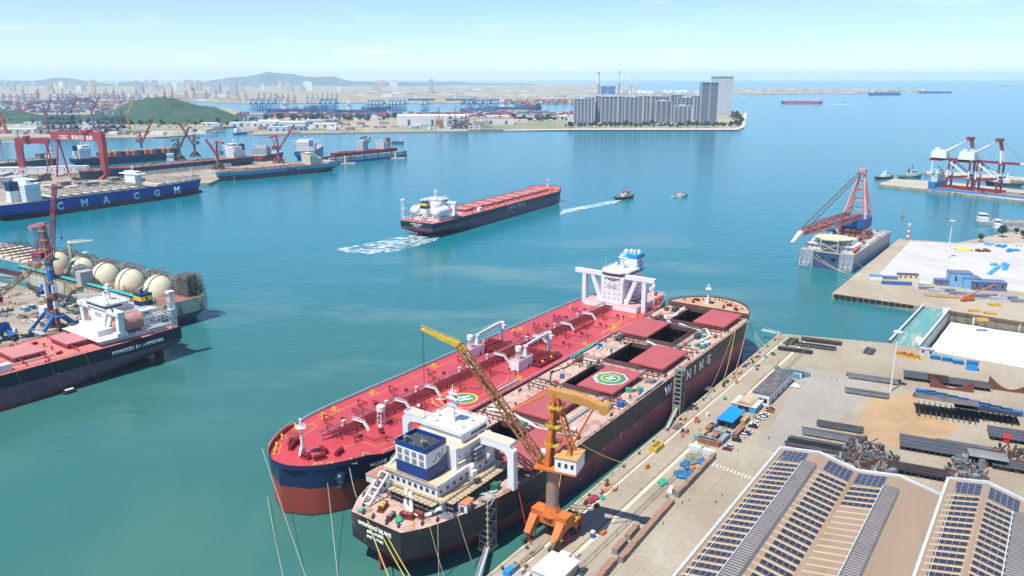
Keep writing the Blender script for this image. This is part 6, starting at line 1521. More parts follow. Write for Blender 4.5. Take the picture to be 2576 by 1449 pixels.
def module(lb, u, vb, w_, d, h, m, seed):
 r = random.Random(seed); b = at(u, vb, 3); sp = thing("offshore_module", lb, "steel structure", (b.x, b.y, 3)); c = MB()
 n = 6
 for k in range(5):
  z = h * k / 4; c.bx(-w_ / 2, w_ / 2, 0, d, z, z + 1.2)
  for i in range(n + 1):
   for y in (0, d):
    if k < 4: c.beam((-w_ / 2 + w_ * i / n, y, z), (-w_ / 2 + w_ * i / n, y, z + h / 4), 1.4); c.beam((-w_ / 2 + w_ * i / n, y, z), (-w_ / 2 + w_ * min(n, i + 1) / n, y, z + h / 4), .9)
 c.build("deck_frame", m, sp)
 for k in range(26):
  q = MB(); x, y, z = r.uniform(-w_ / 2, w_ / 2 - 8), r.uniform(1, d - 8), h * r.randrange(5) / 4 + 1.2; q.bx(x, x + r.uniform(4, 12), y, y + 7, z, z + r.uniform(3, h * .2)); q.build("equipment", r.choice((m, WHITED, SHG, m, YELLOW)), sp)
 for x in (-w_ * .4, w_ * .4): q = MB(); q.lattice((x, d / 2, h), (x, d / 2, h + 16), 5, 3, 4, .8); q.build("lattice_mast", m, sp)
module("blue black offshore platform standing in the far left yard", 140, 336, 110, 60, 58, NETB, 2)
module("offshore deck module with white pipes right of the blue platform", 268, 334, 105, 60, 56, NETB, 5)
module("low purple frame of a topside by the slipway", 1152, 324, 75, 40, 34, mat("purple_steel", (.16, .12, .19), .6), 7)
module("small grey frame module near the cream workshop", 833, 319, 60, 36, 26, SHG, 8)
module("white pipe rack of the shore works", 1210, 322, 60, 30, 24, WHITED, 9)
module("reddish frame on the shore near the spit field", 1105, 323, 26, 20, 28, mat("salmon_steel", (.5, .22, .16), .6), 10)
b = at(3, 336, 3); sp = thing("gantry_crane", "bright red tapering crane leg at the far left shore", "gantry crane", (b.x, b.y, 3)); c = MB(); c.beam((-12, 0, 0), (-6, 0, 105), 14, 14, 5, 5); c.beam((20, 0, 0), (-4, 0, 105), 8, 8, 4, 4); c.build("leg", mat("signal_red", (.55, .06, .06), .5), sp); c = MB(); c.bx(-80, 0, -5, 5, 96, 106); c.build("girder", mat("signal_red", (0, 0, 0)), sp)
for u, vb, lb in ((122, 338, "thin red lattice crane behind the blue platform"), (180, 331, "red lattice crane between the two modules"), (236, 326, "pale red crane right of the white pipe module"), (326, 325, "yellow lattice crane below the wooded hill")):
 b = at(u, vb, 3); sp = thing("tower_crane", lb, "crane", (b.x, b.y, 3), 0, "cranes of the offshore yard"); c = MB(); c.lattice((0, 0, 0), (0, 0, 62), 6, 4, 7, .9); c.build("mast", YELLOW if "yellow" in lb else MRED, sp); c = MB(); c.lattice((0, 0, 58), (r.uniform(20, 40), 0, 112), 4, 2, 6, .8); c.build("jib", YELLOW if "yellow" in lb else MRED, sp)
for u, lb in ((1502, "red tower crane by the slip left of the purple frame"), (1700, "dark red tower crane on the shore by the long ship"), (1735, "red and white tower crane near the spit field")):
 u2 = {1502: 1105, 1700: 1146, 1735: 1172}[u]; b = at(u2, 322, 3); sp = thing("tower_crane", lb, "crane", (b.x, b.y, 3)); c = MB(); c.lattice((0, 0, 0), (0, 0, 72), 5, 4, 8, .9); c.build("mast", MRED, sp); c = MB(); c.lattice((-14, 0, 66), (26, 0, 84), 3.5, 2, 6, .7); c.build("jib", MRED, sp)
SB = mat("port_crane_blue", (.05, .26, .45), .5, .1, .05); SP = mat("port_crane_plum", (.2, .08, .18), .5, .15, .05)
def sts(name, lb, m, raised, hz=46, hl=52, grp=None, m2=None):
 m2 = m2 or m; sp = thing(name, lb, "port crane", (0, 0, 0), 0, grp)
 for x in (0, -30):
  for y in (-9, 9): l = MB(); l.beam((x, y, 0), (x * .9, y * .8, hz), 2.4, 2.4, 1.8, 1.8); l.build("leg", m, sp)
 c = MB()
 for y in (-9, 9): c.beam((0, y, 14), (-30, y, 14), 2); c.beam((0, y * .9, hz * .9), (-30, y, 14), 1.6)
 for x in (0, -30): c.beam((x, -9, 12), (x, 9, 12), 2); c.beam((x * .9, -7, hz), (x * .9, 7, hz), 2)
 c.build("portal_frame", m, sp)
 c = MB()
 for y in (-3, 3): c.beam((-50, y, hz + 1.5), (4, y, hz + 1.5), 1.6, 3)
 c.build("girder", m, sp)
 c = MB()
 for y in (-3, 3):
  if raised: c.beam((3, y, hz + 2), (11, y, hz + hl), 1.6, 2.4)
  else: c.beam((3, y, hz + 2), (hl, y, hz + 3.5), 1.6, 2.6)
 for k in range(6):
  p = (3 + 8 * k / 5, hz + 2 + (hl - 2) * k / 5) if raised else (3 + (hl - 3) * k / 5, hz + 2); c.beam((p[0], -3, p[1]), (p[0], 3, p[1]), 1)
 c.build("boom", m, sp)
 c = MB()
 for y in (-5, 5): c.beam((0, y, hz), (-6, y * .5, hz + 26), 1.8); c.beam((-27, y, hz), (-6, y * .5, hz + 26), 1.2); c.beam((-6, y * .5, hz + 26), ((5, hz + hl * .55) if raised else (hl * .75, hz + 3))[0:1] + (y * .5,) + ((hz + hl * .55,) if raised else (hz + 3,)), .7); c.beam((-6, y * .5, hz + 26), (-46, y * .5, hz + 2), .6)
 c.build("apex_frame", m2, sp)
 c = MB(); c.bx(-44, -26, -5, 5, hz + 3, hz + 10); c.build("machinery_house", WHITE, sp)
 return sp
A = sts("port_crane", "blue port crane with its boom raised upright", SB, True, grp="raised blue port cranes"); Bc = sts("port_crane", "blue port crane with its boom lowered over the quay", SB, False, grp="lowered blue port cranes"); Cc = sts("port_crane", "plum coloured port crane with boom lowered in the far container terminal", SP, False, grp="plum port cranes"); Dc = sts("port_crane", "plum coloured port crane with boom raised in the far container terminal", SP, True, grp="plum port cranes, boom up")
def place(proto, lst, z=3, s=1.0, rz=R(75), lb=None):
 for i, (u, v) in enumerate(lst):
  p = at(u, v, z)
  if i == 0: proto.location = p; proto.rotation_euler = (0, 0, rz); proto.scale = (s,) * 3
  else: dup(proto, p, rz + rnd.uniform(-.03, .03), None, None, s)
place(A, [(u, 284) for u in (652, 666, 682, 694, 811.5, 824, 836, 848)], s=1.02)
place(Bc, [(u, 284) for u in (931, 940, 950, 958, 967, 984, 992, 1001, 1010, 1020, 1066, 1076)] + [(u, 281) for u in (1181, 1190, 1207, 1214, 1227, 1234, 1246, 1253, 640, 660, 676, 815, 830, 845)], s=.95)
place(Cc, [(u, 262) for u in (12, 30, 48, 66, 84, 130, 150, 170, 190, 230, 252, 275, 300, 315, 335, 355, 375, 395, 415, 700, 712, 726, 742, 775, 788, 800)] + [(u, 249) for u in (60, 95, 140, 180, 240, 265, 310, 345, 470, 490, 520, 545, 575, 600, 620)], s=1.0, rz=R(100))
place(Dc, [(100, 266), (161, 266), (289, 258), (417, 262), (436, 262)], s=1.15, rz=R(100))
RDC = sts("port_crane", "faded red port crane on the quay across the channel", mat("faded_red_crane", (.42, .14, .13), .6), False, 30, 34, "faded red cranes across the channel"); place(RDC, [(u, 261) for u in (1380, 1350, 1420, 1398, 1440, 1310, 1275, 1465)], s=1.0, rz=R(90))
CT = [mat("box_" + n, c, .6, .1, .1) for n, c in (("rust", (.3, .1, .07)), ("blue", (.05, .16, .36)), ("white", (.6, .6, .58)), ("navy", (.03, .06, .16)), ("red", (.4, .06, .06)), ("teal", (.08, .28, .3)), ("grey", (.25, .26, .28)))]
def stacks(nm, u0, u1, v0, v1, n, seed, wt):
 q = random.Random(seed); c = MB()
 for k in range(n):
  p = at(q.uniform(u0, u1), q.uniform(v0, v1), 3); h = 2.6 * q.randint(1, 5); c.c = q.choices(range(7), wt)[0]
  c.bx(p.x - q.uniform(6, 14), p.x + q.uniform(6, 14), p.y - 6, p.y + 6, 3, 3 + h)
 struct(c.build(nm, CT), "stuff")
stacks("container_yard", 600, 1150, 287, 296, 900, 4, (4, 4, 2, 2, 4, 1, 1)); stacks("container_yard", 1150, 1440, 283, 300, 420, 5, (5, 2, 3, 1, 4, 1, 1)); stacks("container_yard", 0, 480, 256, 284, 1300, 6, (3, 3, 4, 3, 2, 1, 2)); stacks("container_yard", 1160, 1470, 252, 261, 420, 7, (5, 1, 2, 1, 4, 0, 2)); stacks("container_yard", 1160, 1250, 277, 283, 160, 8, (1, 6, 1, 3, 0, 1, 0))
PALEB = [mat("far_wall_" + n, c, .7, .08, .01) for n, c in (("cream", (.55, .5, .43)), ("white", (.7, .7, .69)), ("grey", (.4, .43, .46)), ("tan", (.46, .38, .31)))]
def blocks(lb, cat, grp, n, u0, u1, v0, v1, w0, w1, h0, h1, seed, mats=None):
 q = random.Random(seed)
 for k in range(n):
  p = at(q.uniform(u0, u1), q.uniform(v0, v1), 3.4); w_ = q.uniform(w0, w1); h = q.uniform(h0, h1); c = MB(); c.bx(-w_ / 2, w_ / 2, 0, q.uniform(14, 30), 0, h); c.bx(-w_ * .2, w_ * .2, 4, 10, h, h + h * .06 + 1)
  tag(c.build({"building": "far_building", "house": "low_house"}[cat] if "distant slabs" not in grp and "works across" not in grp else ("apartment_slab" if "slabs" in grp else "works_hall"), q.choice(mats or PALEB), None, loc=p, rz=q.uniform(-.15, .15)), lb, cat, grp)
blocks("pale distant apartment slab in the haze below the mountains", "building", "distant slabs below the mountains", 70, -20, 1000, 217, 232, 40, 90, 70, 150, 31)
blocks("distant low works hall on the coast across the channel", "building", "distant works across the channel", 90, 880, 1480, 222, 252, 60, 190, 8, 22, 32)
blocks("pale low building in the hazy port hinterland", "building", "hinterland buildings", 60, -20, 700, 236, 256, 60, 200, 8, 26, 33)
blocks("small house on the tip of the spit", "house", "houses on the spit tip", 18, 1842, 1866, 288, 314, 14, 30, 6, 14, 34, [PALEB[0], SHR, PALEB[1]])
blocks("low house on the long island to the east", "house", "houses on the island", 60, 1845, 2320, 224.5, 234, 30, 110, 8, 22, 35)
blocks("low hut or store on the sandy shore works", "building", "huts of the shore works", 50, 640, 1230, 312, 327, 10, 34, 4, 10, 36, [PALEB[1], SHG, SHR, SHB]); blocks("low hut of the left shore works", "building", "huts of the left shore", 40, 10, 560, 318, 340, 12, 40, 5, 12, 37, [PALEB[1], SHG, SHR, SHB, PALEB[0]])
for k, (u, vt, w_) in enumerate(((587, 209, 46), (546, 211, 40), (352, 214, 44), (1085, 200, 30), (1552, 212, 40))):
 if k == 4: continue
 b = at(u, 236, 3.4); c = MB(); h = hgt(u, 236, vt, 3.4); c.bx(-w_ * .9, w_ * .9, 0, 40, 0, h * .92); c.bx(-w_ * .7, w_ * .7, 5, 35, h * .92, h); tag(c.build("office_tower", PALEB[2], None, loc=b), ("single blue grey office tower standing out below the mountains", "shorter tower left of the tall hazy office tower", "hazy tower block above the green hill's left flank", "hazy slim tower above the blue port cranes")[k], "building")
q = random.Random(50)
tk = MB(); tk.lathe([(26, 0), (26, 24), (20, 28), (.1, 30)], (0, 0, 0), 18); TK = tag(tk.build("storage_tank", WHITE, None), "white oil tank in the farm behind the towers", "storage tank", "white oil tanks")
for k in range(34):
 p = at(1600 + q.uniform(-10, 185) if k % 3 else 1490 + q.uniform(0, 120), q.uniform(231, 237), 3.4)
 if k: o = TK.copy(); COL.objects.link(o)
 else: o = TK
 o.location = p
blocks("pale block behind the towers near the oil tanks", "building", "blocks behind the towers", 60, 1500, 1790, 232, 244, 20, 90, 10, 30, 38)
for u, vb, vt, rr_, lb in ((1504, 243, 183, 15, "thick power station chimney, white above grey"), (1556, 240, 181, 11, "slim white chimney with dark rings"), (1588, 238, 190, 7, "thin white chimney right of the ringed one"), (1601, 238, 196, 4, "faint thin mast right of the chimneys")):
 b = at(u, vb, 3.4); h = hgt(u, vb, vt, 3.4); sp = thing("chimney", lb, "chimney", b); c = MB(); c.tube((0, 0, 0), (0, 0, h * .55), rr_ * 1.3, rr_, 14); c.build("shaft", mat("chimney_pinkish", (.42, .34, .34), .7), sp); c = MB(); c.tube((0, 0, h * .55), (0, 0, h * .96), rr_, rr_ * .85, 14); c.build("upper_shaft", WHITE, sp); c = MB(); c.tube((0, 0, h * .96), (0, 0, h), rr_, rr_, 14); c.build("rim", GREY, sp)
b = at(1530, 241, 3.4); sp = thing("boiler_house", "blue clad power station block between the chimneys", "building", b); c = MB(); c.bx(-72, -6, 0, 60, 0, 92); c.bx(6, 72, 0, 60, 0, 92); c.build("wall", mat("power_block_blue", (.06, .16, .42), .6, .2, .02), sp); c = MB(); c.bx(-74, 74, -2, 62, 92, 98); c.build("roof", SHR, sp)
# ------------------------------------------------------------------ ships and boats far out
def far_ship(lb, u, v, L, ang, hc, D=14, hx=.12, wake=False, cat="ship", hh=22, name="anchored_ship", grp=None, decks=None):
 p = at(u, v, 0); sp = thing(name, lb, cat, p, R(ang), grp)
 F = hull_f(L, L * .15, D, 3, L * .15, L * .14, .8, L * .02, L * .02); m = hull_mesh(F, L, D, 3, [D * .3], 1, 16);
 m.v = [(x - L / 2, y, z) for x, y, z in m.v]; m.build("hull", [hc, hc], sp)
 d = deck_mesh(F, D - .1, .2, L - 1, n=12); d.v = [(x - L / 2, y, z) for x, y, z in d.v]; d.build("deck", decks or hc, sp)
 h = MB(); x = -L / 2 + L * hx; w_ = L * .07; h.bx(x - w_ * .6, x + w_ * .6, -w_, w_, D, D + hh * .7); h.bx(x - w_ * .3, x + w_ * .6, -w_ * 1.15, w_ * 1.15, D + hh * .7, D + hh); h.tube((x, 0, D + hh), (x, 0, D + hh * 1.4), L * .006, n=6); h.build("deckhouse", WHITE, sp)
 return sp
SRED = mat("salmon_red_hull", (.5, .1, .1), .5, .1, .02); SDB = mat("slate_blue_hull", (.06, .09, .2), .5, .2, .02)
s_ = far_ship("salmon red bulk carrier under way in the outer channel", 2016, 260, 300, 176, SRED, 17)
for k in range(5): c = MB(); c.bx(-1, 1, -4, 4, 17, 27); c.build("deck_post", WHITE, s_, loc=(-70 + k * 45, 0, 0))
far_ship("slate blue ship anchored before the island with a white house", 2226, 239, 380, 8, SDB, 26, hh=26)
far_ship("slate blue ship anchored at the island's east end", 2354, 234, 420, 4, SDB, 20, hh=26)
far_ship("small white ferry far beyond the anchored ships", 2440, 226, 150, 0, WHITE, 14, hh=26); far_ship("faint freighter near the horizon at the far right", 2530, 217, 260, 0, SDB, 16); far_ship("white motor vessel on the far right water", 2548, 222, 120, 10, WHITE, 14)
for u, v, lb in ((1870, 257, "little white ferry off the spit's tip"), (2119, 256, "small boat right of the salmon red carrier"), (2400, 249, "lone small boat below the anchored pair"), (2426, 244, "small boat by the second anchored ship"), (2205, 244, "pair boat left of the first anchored ship"), (2460, 240, "white speck of a boat east of the anchored ships")): far_ship(lb, u, v, 46, rnd.uniform(0, 20), WHITE, 5, hh=9, name="small_boat", cat="boat")
for u, v, L, a, c_, lb in ((748, 282, 330, 8, SDB, "dark container ship at the far terminal below the blue cranes"), (170, 258, 400, 5, SDB, "long blue container ship with white letters in the left terminal"), (905, 285, 280, 5, SDB, "dark container ship with a white house at the port quay"), (1290, 277, 340, 4, SDB, "blue stacked container ship at the terminal's end"), (1160, 254, 250, 0, SDB, "dark freighter across the channel"), (1060, 254, 220, 0, SDB, "second dark freighter across the channel")):
 s_ = far_ship(lb, u, v, L, a, c_, 18, .3, hh=40, name="container_ship", cat="container ship")
 if u == 170: text("CMA CGM", 16, (-60, -L * .075 - 1, 1.5), (R(90), 0, 0), SIGNWHT, s_, "lettering", .1, .5)
 for k in range(6):
  if u in (1060, 1160): break
  c = MB(); c.bx(-14, 14, -L * .06, L * .06, 0, 10 + (k * 7 % 13)); c.build("cargo_stack", CT[(k * 3 + int(u)) % 7], s_, loc=(-L * .02 + k * 31 - (L * .0), 0, 17.9))
for u, v, L, a, lb, m in ((1128, 331.5, 90, 4, "white and navy coaster at the shore quay", WHITED), (1200, 331, 70, 2, "black barge along the shore quay", SDB), (1232, 330.6, 95, 3, "long dark barge off the field", SDB), (614, 337, 85, 60, "blue floating works vessel with a white crane by the inner basin", BLUE), (742, 337, 40, 5, "small dark barge below the bright red jib", SDB), (1000, 361, 36, 170, "dark tug right of the floating dock", SDB)): far_ship(lb, u, v, L, a, m, 6, hh=14, name="work_vessel", cat="vessel")
b = at(622, 336, 0); sp = thing("work_tower", "white lattice pile tower standing at the inner basin mouth", "tower", b)
for x in (-7, 7): c = MB(); c.lattice((x, 0, 0), (x, 0, 52), 5, 3, 6, .8); c.build("lattice_mast", WHITE, sp)
# ------------------------------------------------------------------ crane vessel, pier things, outer berth on the right
def crane_vessel():
 a = at(2143.4, 686.5, 0); ang = math.atan2(112, 85)
 ux = Vector((math.cos(R(53)), math.sin(R(53)), 0)); uy = Vector((-ux.y, ux.x, 0)); B, L, D = 50, 150, 17
 o = a + uy * B / 2
 sp = ship("crane_vessel", "grey crane ship with a reddish pyramid mast and lowered boom beside the far pier", o.x, o.y, 53, cat="crane vessel")
 G1 = mat("vessel_grey", (.3, .32, .36), .5, .12, .08, (.22, .18, .15), .12, stretch=(1, 1, .3)); G2 = mat("vessel_dark_blue_grey", (.06, .09, .15), .5, .15)
 h = MB()
 h.mat(0)
 for s in (-1, 1): h.bx(0, L, min(s * 12, s * 25), max(s * 12, s * 25), -3, D)
 h.mat(1).bx(1.5, L, -12, 12, -3, D - 1.2)
 h.build("hull", [G1, G2], sp)
 d = MB(); d.bx(1.6, L - .2, -11.9, 11.9, D - 1.2, D - 1.0)
 for s in (-1, 1): d.bx(.2, L - .2, min(s * 12.1, s * 24.8), max(s * 12.1, s * 24.8), D, D + .12)
 d.build("deck", mat("vessel_deck", (.4, .37, .33), .7, .2, .1, RUST, .25), sp)
 for s in (-1, 1):
  f = MB()
  for y in (15, 19.5, 24): f.beam((-.3, s * y, 11), (-2.5, s * y, 2), .5)
  for z in (2, 5): f.beam((-2.5 + (z - 2) * .25, s * 14.5, z), (-2.5 + (z - 2) * .25, s * 24.5, z), .4)
  f.build("anchor_rack", WHITED, sp)
  for y in (-6, 6): w_ = MB(); w_.bx(1.3, 1.55, y - 2, y + 2, 9, 11.5);
 for y in (-6.5, 4.5): w_ = MB(); w_.bx(1.42, 1.5, y - 2, y + 2, 8, 11); w_.build("stern_recess", BLACK, sp)
 b = MB(); b.bx(10, 40, -21, 21, D - 1, D + 5); b.bx(14, 40, -18, 20, D + 5, D + 9.5); H = b.build("accommodation_block", WHITED, sp)
 for z in (D + 1.5, D + 6):
  for k in range(9): q = MB(); y = -17 + k * 4.2; q.bx(9.9 if z < D + 4 else 13.9, 10.1 if z < D + 4 else 14.1, y - .6, y + .6, z, z + 1.4); q.build("window", GLASS, H)
 f = MB()
 for z in (D - .3, D + 4.9): f.bx(8.5, 40, -22, 22, z, z + .3)
 f.rail([(8.6, -22, D + .3), (8.6, 22, D + .3)], 1.2, .2, 3); f.rail([(8.6, -22, D + 5.2), (8.6, 22, D + 5.2)], 1.2, .2, 3); f.build("balcony", WHITE, H)
 h = MB(); n = 8; P_ = [(16 + 15.5 * math.cos(PI / 8 + k * PI / 4), -1 + 18.5 * math.sin(PI / 8 + k * PI / 4)) for k in range(n)]; h.prism(P_, D + 11.4, D + 12)
 HD = h.build("helideck", mat("helideck_cream", (.66, .62, .36), .6, .08, .1), sp)
 for r1 in (7,):
  g = MB()
  for k in range(30): a0, a1 = 2 * PI * k / 30, 2 * PI * (k + 1) / 30; g.add([(16 + r * math.cos(t), -1 + r * math.sin(t), D + 12.03) for r, t in ((r1, a0), (r1, a1), (r1 - .6, a1), (r1 - .6, a0))], [(0, 3, 2, 1)[::-1]])
  g.build("helideck_ring", YELLOW, HD)
 t = MB()
 for y in (-9, 7): t.beam((2, y, D + 11.4), (4, y, D - 2.5), .6); t.beam((2, y, D + 11.4), (12, y, D + 2), .4)
 t.beam((2.4, -9, D + 8), (3.6, 7, D), .4); t.beam((2.4, 7, D + 8), (3.6, -9, D), .4); t.beam((2, -9, D + 11), (2, 7, D + 11), .5); t.build("helideck_truss", WHITE, sp)
 for x, y, m in ((32, 14, mat("sat_dome_white", (.8, .8, .8), .4)),): q = MB(); q.ball((0, 0, 0), 2.6, 14, 10); q.build("satellite_dome", m, sp, True, (x, y, D + 13))
 for x, y in ((12, -22.5), (22, -22), (12, 22), (20, 22)): lifeboat(sp, x, y, D + 1.5, 1.1, mat("lifeboat_orange", (1, 1, 1)))
 CP = mat("crane_salmon", (.42, .15, .13), .55, .2, .15, (.25, .1, .08), .2); CPL = mat("crane_pale_salmon", (.55, .27, .24), .55, .15, .15)
 t = MB(); t.lathe([(17, 0), (17, 3), (15.5, 4), (15.5, 7), (16.5, 8), (16.5, 10), (14.5, 11)], (96, 0, D - .2), 28); t.build("crane_tub", mat("tub_brown", (.28, .13, .11), .6, .25, .1), sp)
 s = MB(); s.prism([(80, -9), (88, -13), (110, -13), (114, -9), (114, 9), (110, 13), (88, 13), (80, 9)], D + 11, D + 21); s.build("slewing_house", mat("crane_house_blue", (.02, .1, .3), .5, .2), sp)
 m = MB(); top = Vector((103, 0, 84))
 for x, y, w_ in ((88, -11, 1.7), (88, 11, 1.7), (112, -11, 2.0), (112, 11, 2.0)):
  m.beam((x, y, D + 20), top + Vector((0, y * .16, 0)), w_ * 1.4, w_ * 1.4, w_, w_)
 for k in range(1, 5):
  f = k / 5
  for s_ in (-1, 1):
   a_ = Vector((88, s_ * 11, D + 20)).lerp(top, f); b_ = Vector((112, s_ * 11, D + 20)).lerp(top, f); m.beam(a_, b_, 1.0)
  m.beam(Vector((88, -11, D + 20)).lerp(top, f), Vector((88, 11, D + 20)).lerp(top, f), 1.0); m.beam(Vector((112, -11, D + 20)).lerp(top, f), Vector((112, 11, D + 20)).lerp(top, f), 1.0)
 m.bx(99, 107, -3.4, 3.4, 82, 87); m.build("mast_frame", CPL, sp)
 j = MB(); a_ = Vector((86, 0, D + 24)); b_ = Vector((4, 27, D + 15))
 for y in (-6.5, 6.5):
  j.lattice(a_ + Vector((0, y, 0)), b_ + Vector((y * .1, y * .35, 0)), 3.4, 2.6, 14, .75, 4.5, 3.6, 6.5)
 for k in range(7): f = k / 7; p = a_.lerp(b_, f); w_ = 6.5 - 4.2 * f; j.beam(p + Vector((0, -w_, 1)), p + Vector((0, w_, 1)), .9)
 J = j.build("boom", CP, sp)
 q = MB(); q.beam(b_ + Vector((2, 0, 0)), b_ + Vector((-12, 4, -9)), 5, 5, 2.4, 2.4); q.build("boom_tip", WHITE, J)
 r_ = MB()
 for y in (-3.2, -2, 2, 3.2): r_.tube(top + Vector((-3, y * .6, 1)), b_ + Vector((6, y, 2.5)), .34, n=5)
 r_.build("luffing_rope", mat("wire_dark_grey", (.1, .11, .12), .6), sp)
 clutter(sp, 46, 145, 22, D, 60, [GREY, BROWN, WHITED, BLUE, LTGREY], 3.5, 17); deck_crane(sp, 60, -18, D, 11, 24, R(20), CP, -5); deck_crane(sp, 72, 14, D, 9, 20, R(170), BLUE, 2)
 for k in range(9): b = MB(); b.bx(-2.5, 2.5, -1.6, 1.6, 0, 2.6); b.bx(-2.6, 2.6, -1.7, 1.7, 2.6, 2.8); b.build("deck_store", rnd.choice((WHITED, CREAM, LTGREY)), sp, loc=(62 + k * 9, -22.4, D))
 return sp
crane_vessel()
def lift_ship():
 a = at(2320, 480.9, 0); b = at(2576, 507.6, 0); d = (b - a).normalized(); n = Vector((-d.y, d.x, 0)); ang = math.degrees(math.atan2(d.y, d.x)) + 180
 L, B, D = 215, 44, 7; o = a + d * L + n * B / 2
 sp = ship("heavy_lift_ship", "bright blue heavy lift ship carrying two red and white cranes at the outer pier", o.x, o.y, ang, cat="cargo ship")
 F = hull_f(L, B, D, 4, 24, 8, .95, 2, 2); hull_mesh(F, L, D, 4, [2]).build("hull", [mat("lift_ship_blue", (.02, .2, .5), .45, .12, .05), mat("lift_ship_blue", (0, 0, 0))], sp)
 deck_mesh(F, D - .1, .2, L - 1).build("deck", mat("lift_deck_brown", (.26, .19, .15), .7, .3, .1), sp)
 f = MB(); f.prism([(x, y) for x, y, z in bow_loop(F, D, L - 18, L - .3, .2)], D, D + 9); f.build("forecastle", mat("lift_ship_blue", (0, 0, 0)), sp)
 house(sp, L - 17, L - 7, 12, D + 9, D + 28, 15, mat("mint_white", (.6, .68, .64), .5)); clutter(sp, 10, L - 22, 19, D, 60, [BROWN, GREY, GREYDECK, MRED], 3, 23)
 c = MB(); c.lathe([(9, 0), (9, 4), (6, 5)], (38, -8, D), 16); c.build("cable_drum", BROWN, sp)
 t = MB()
 for x, z in ((56, 74), (44, 58)): t.lattice((50, 8, D + 8), (x - 8, 12, z), 1.6, 1.0, 9, .6)
 t.bx(46, 54, 4, 12, D, D + 9); t.build("crawler_boom", mat("dark_green_steel", (.05, .09, .09), .6), sp)
 RW = mat("sts_dark_red", (.26, .03, .05), .5, .15, .2)
 for k, (x0, lb) in enumerate(((L - 46, "red and white quay crane nearer the ship's blue bow, white machinery house"), (L - 88, "red and white quay crane nearer the middle of the blue ship, longer boom"))):
  p = sp.matrix_basis @ Vector((x0, 0, D)); c = thing("port_crane", lb, "port crane", p, R(ang + 180), "two cranes carried on the blue ship")
  hz = 44
  for x in (-16, 16):
   for y in (-9, 9):
    l = MB(); l.mat(1).beam((x, y, 0), (x, y, 18), 2.6, 2.6); l.mat(0).beam((x, y, 18), (x * .98, y, 30), 2.4, 2.4); l.mat(1).beam((x * .98, y, 30), (x * .95, y, hz), 2.4, 2.4); l.build("leg", [WHITE, RW], c)
  b_ = MB()
  for y in (-9, 9): b_.beam((-16, y, 16), (16, y, 22), 2.4, 3); b_.beam((-24, y, 2), (24, y, 2), 2, 3); b_.beam((16, y, 20), (16, y, 16), 2)
  for x in (-16, 16): b_.beam((x, -9, 18), (x, 9, 18), 2, 3); b_.beam((x, -9, hz), (x, 9, hz), 2)
  b_.build("portal_frame", RW, c)
  b_ = MB()
  for y in (-9, 9): b_.beam((16, y, 20), (-15, y, hz - 2), 2)
  b_.build("brace", WHITE, c)
  g = MB()
  for y in (-4, 4): g.beam((-48, y, hz + 1.5), (28 + k * 26, y, hz + 1.5), 1.8, 3)
  g.bx(-50, -30, -8, 8, hz - 1.6, hz - .4); g.build("girder", RW, c)
  if k: g = MB(); g.beam((42, -4.3, hz + 2.4), (50, -4.3, hz + 2.4), 2, 3.2); g.build("boom_band", WHITE, c)
  m = MB(); m.bx(-46, -22, -8.5, 8.5, hz + 3, hz + 15, 1.2); m.bx(-42, -36, -4, 4, hz + 15, hz + 19); m.build("machinery_house", WHITE, c)
  ap = MB()
  for y in (-7, 7): ap.mat(0).beam((16, y, hz), (13, y * .6, hz + 20), 2); ap.mat(1).beam((13, y * .6, hz + 20), (8, y * .5, hz + 36), 2)
  for y in (-7, -3, 3, 7): ap.mat(0).beam((-24 - (abs(y) > 5) * 10, y, hz + 10), (7, y * .5, hz + 35), 1.4)
  ap.mat(1).bx(3, 12, -5, 5, hz + 34, hz + 38); ap.build("apex_frame", [WHITE, RW], c)
  s_ = MB()
  for y in (-3, 3): s_.tube((10, y, hz + 35), (26 + k * 22, y, hz + 3), .3, n=5)
  s_.build("stay", GREY, c)
 return sp
lift_ship()
def tug(lb, u, v, L, ang, hull, top, roof=None, name="tug_boat", cat="tug"):
 p = at(u, v, 0); sp = thing(name, lb, cat, p, R(ang)); D = L * .09
 F = hull_f(L, L * .33, D, 2, L * .4, L * .2, .8, L * .05, L * .03); h = hull_mesh(F, L, D, 2, [D * .4], 2, 18); h.v = [(x - L / 2, y, z + (max(0, x - L * .5) / L) ** 2 * L * .22) for x, y, z in h.v]; h.build("hull", [hull, hull], sp)
 d = deck_mesh(F, D - .3, .2, L - 1, n=16); d.v = [(x - L / 2, y, z + (max(0, x - L * .5) / L) ** 2 * L * .2) for x, y, z in d.v]; d.build("deck", mat("tug_deck", (.2, .1, .08), .7), sp)
 b = MB(); w_ = L * .11; b.bx(-L * .14, L * .22, -w_, w_, D - .3, D + L * .1); b.bx(-L * .02, L * .17, -w_ * .8, w_ * .8, D + L * .1, D + L * .19); H = b.build("deckhouse", top, sp)
 bridge_strip(H, 0, L * .17, -w_ * .8, w_ * .8, D + L * .135, D + L * .17); r_ = MB(); r_.bx(-L * .03, L * .18, -w_ * .9, w_ * .9, D + L * .19, D + L * .2); r_.build("roof", roof or top, H)
 mm = MB(); mm.tube((L * .03, 0, D + L * .2), (L * .03, 0, D + L * .42), L * .01, n=6); mm.beam((L * .03, -L * .05, D + L * .34), (L * .03, L * .05, D + L * .34), L * .012); mm.tube((-L * .1, 0, D + L * .1), (-L * .1, 0, D + L * .26), L * .03, n=8); mm.build("mast", roof or BLACK, sp)
 f = MB(); f.path([(x - L / 2, y, z - .4 + (max(0, x - L * .5) / L) ** 2 * L * .22) for x, y, z in bow_loop(F, D, L * .5, L, -.2, 10)], .5, 6); f.build("fender", TYRE, sp)
 return sp
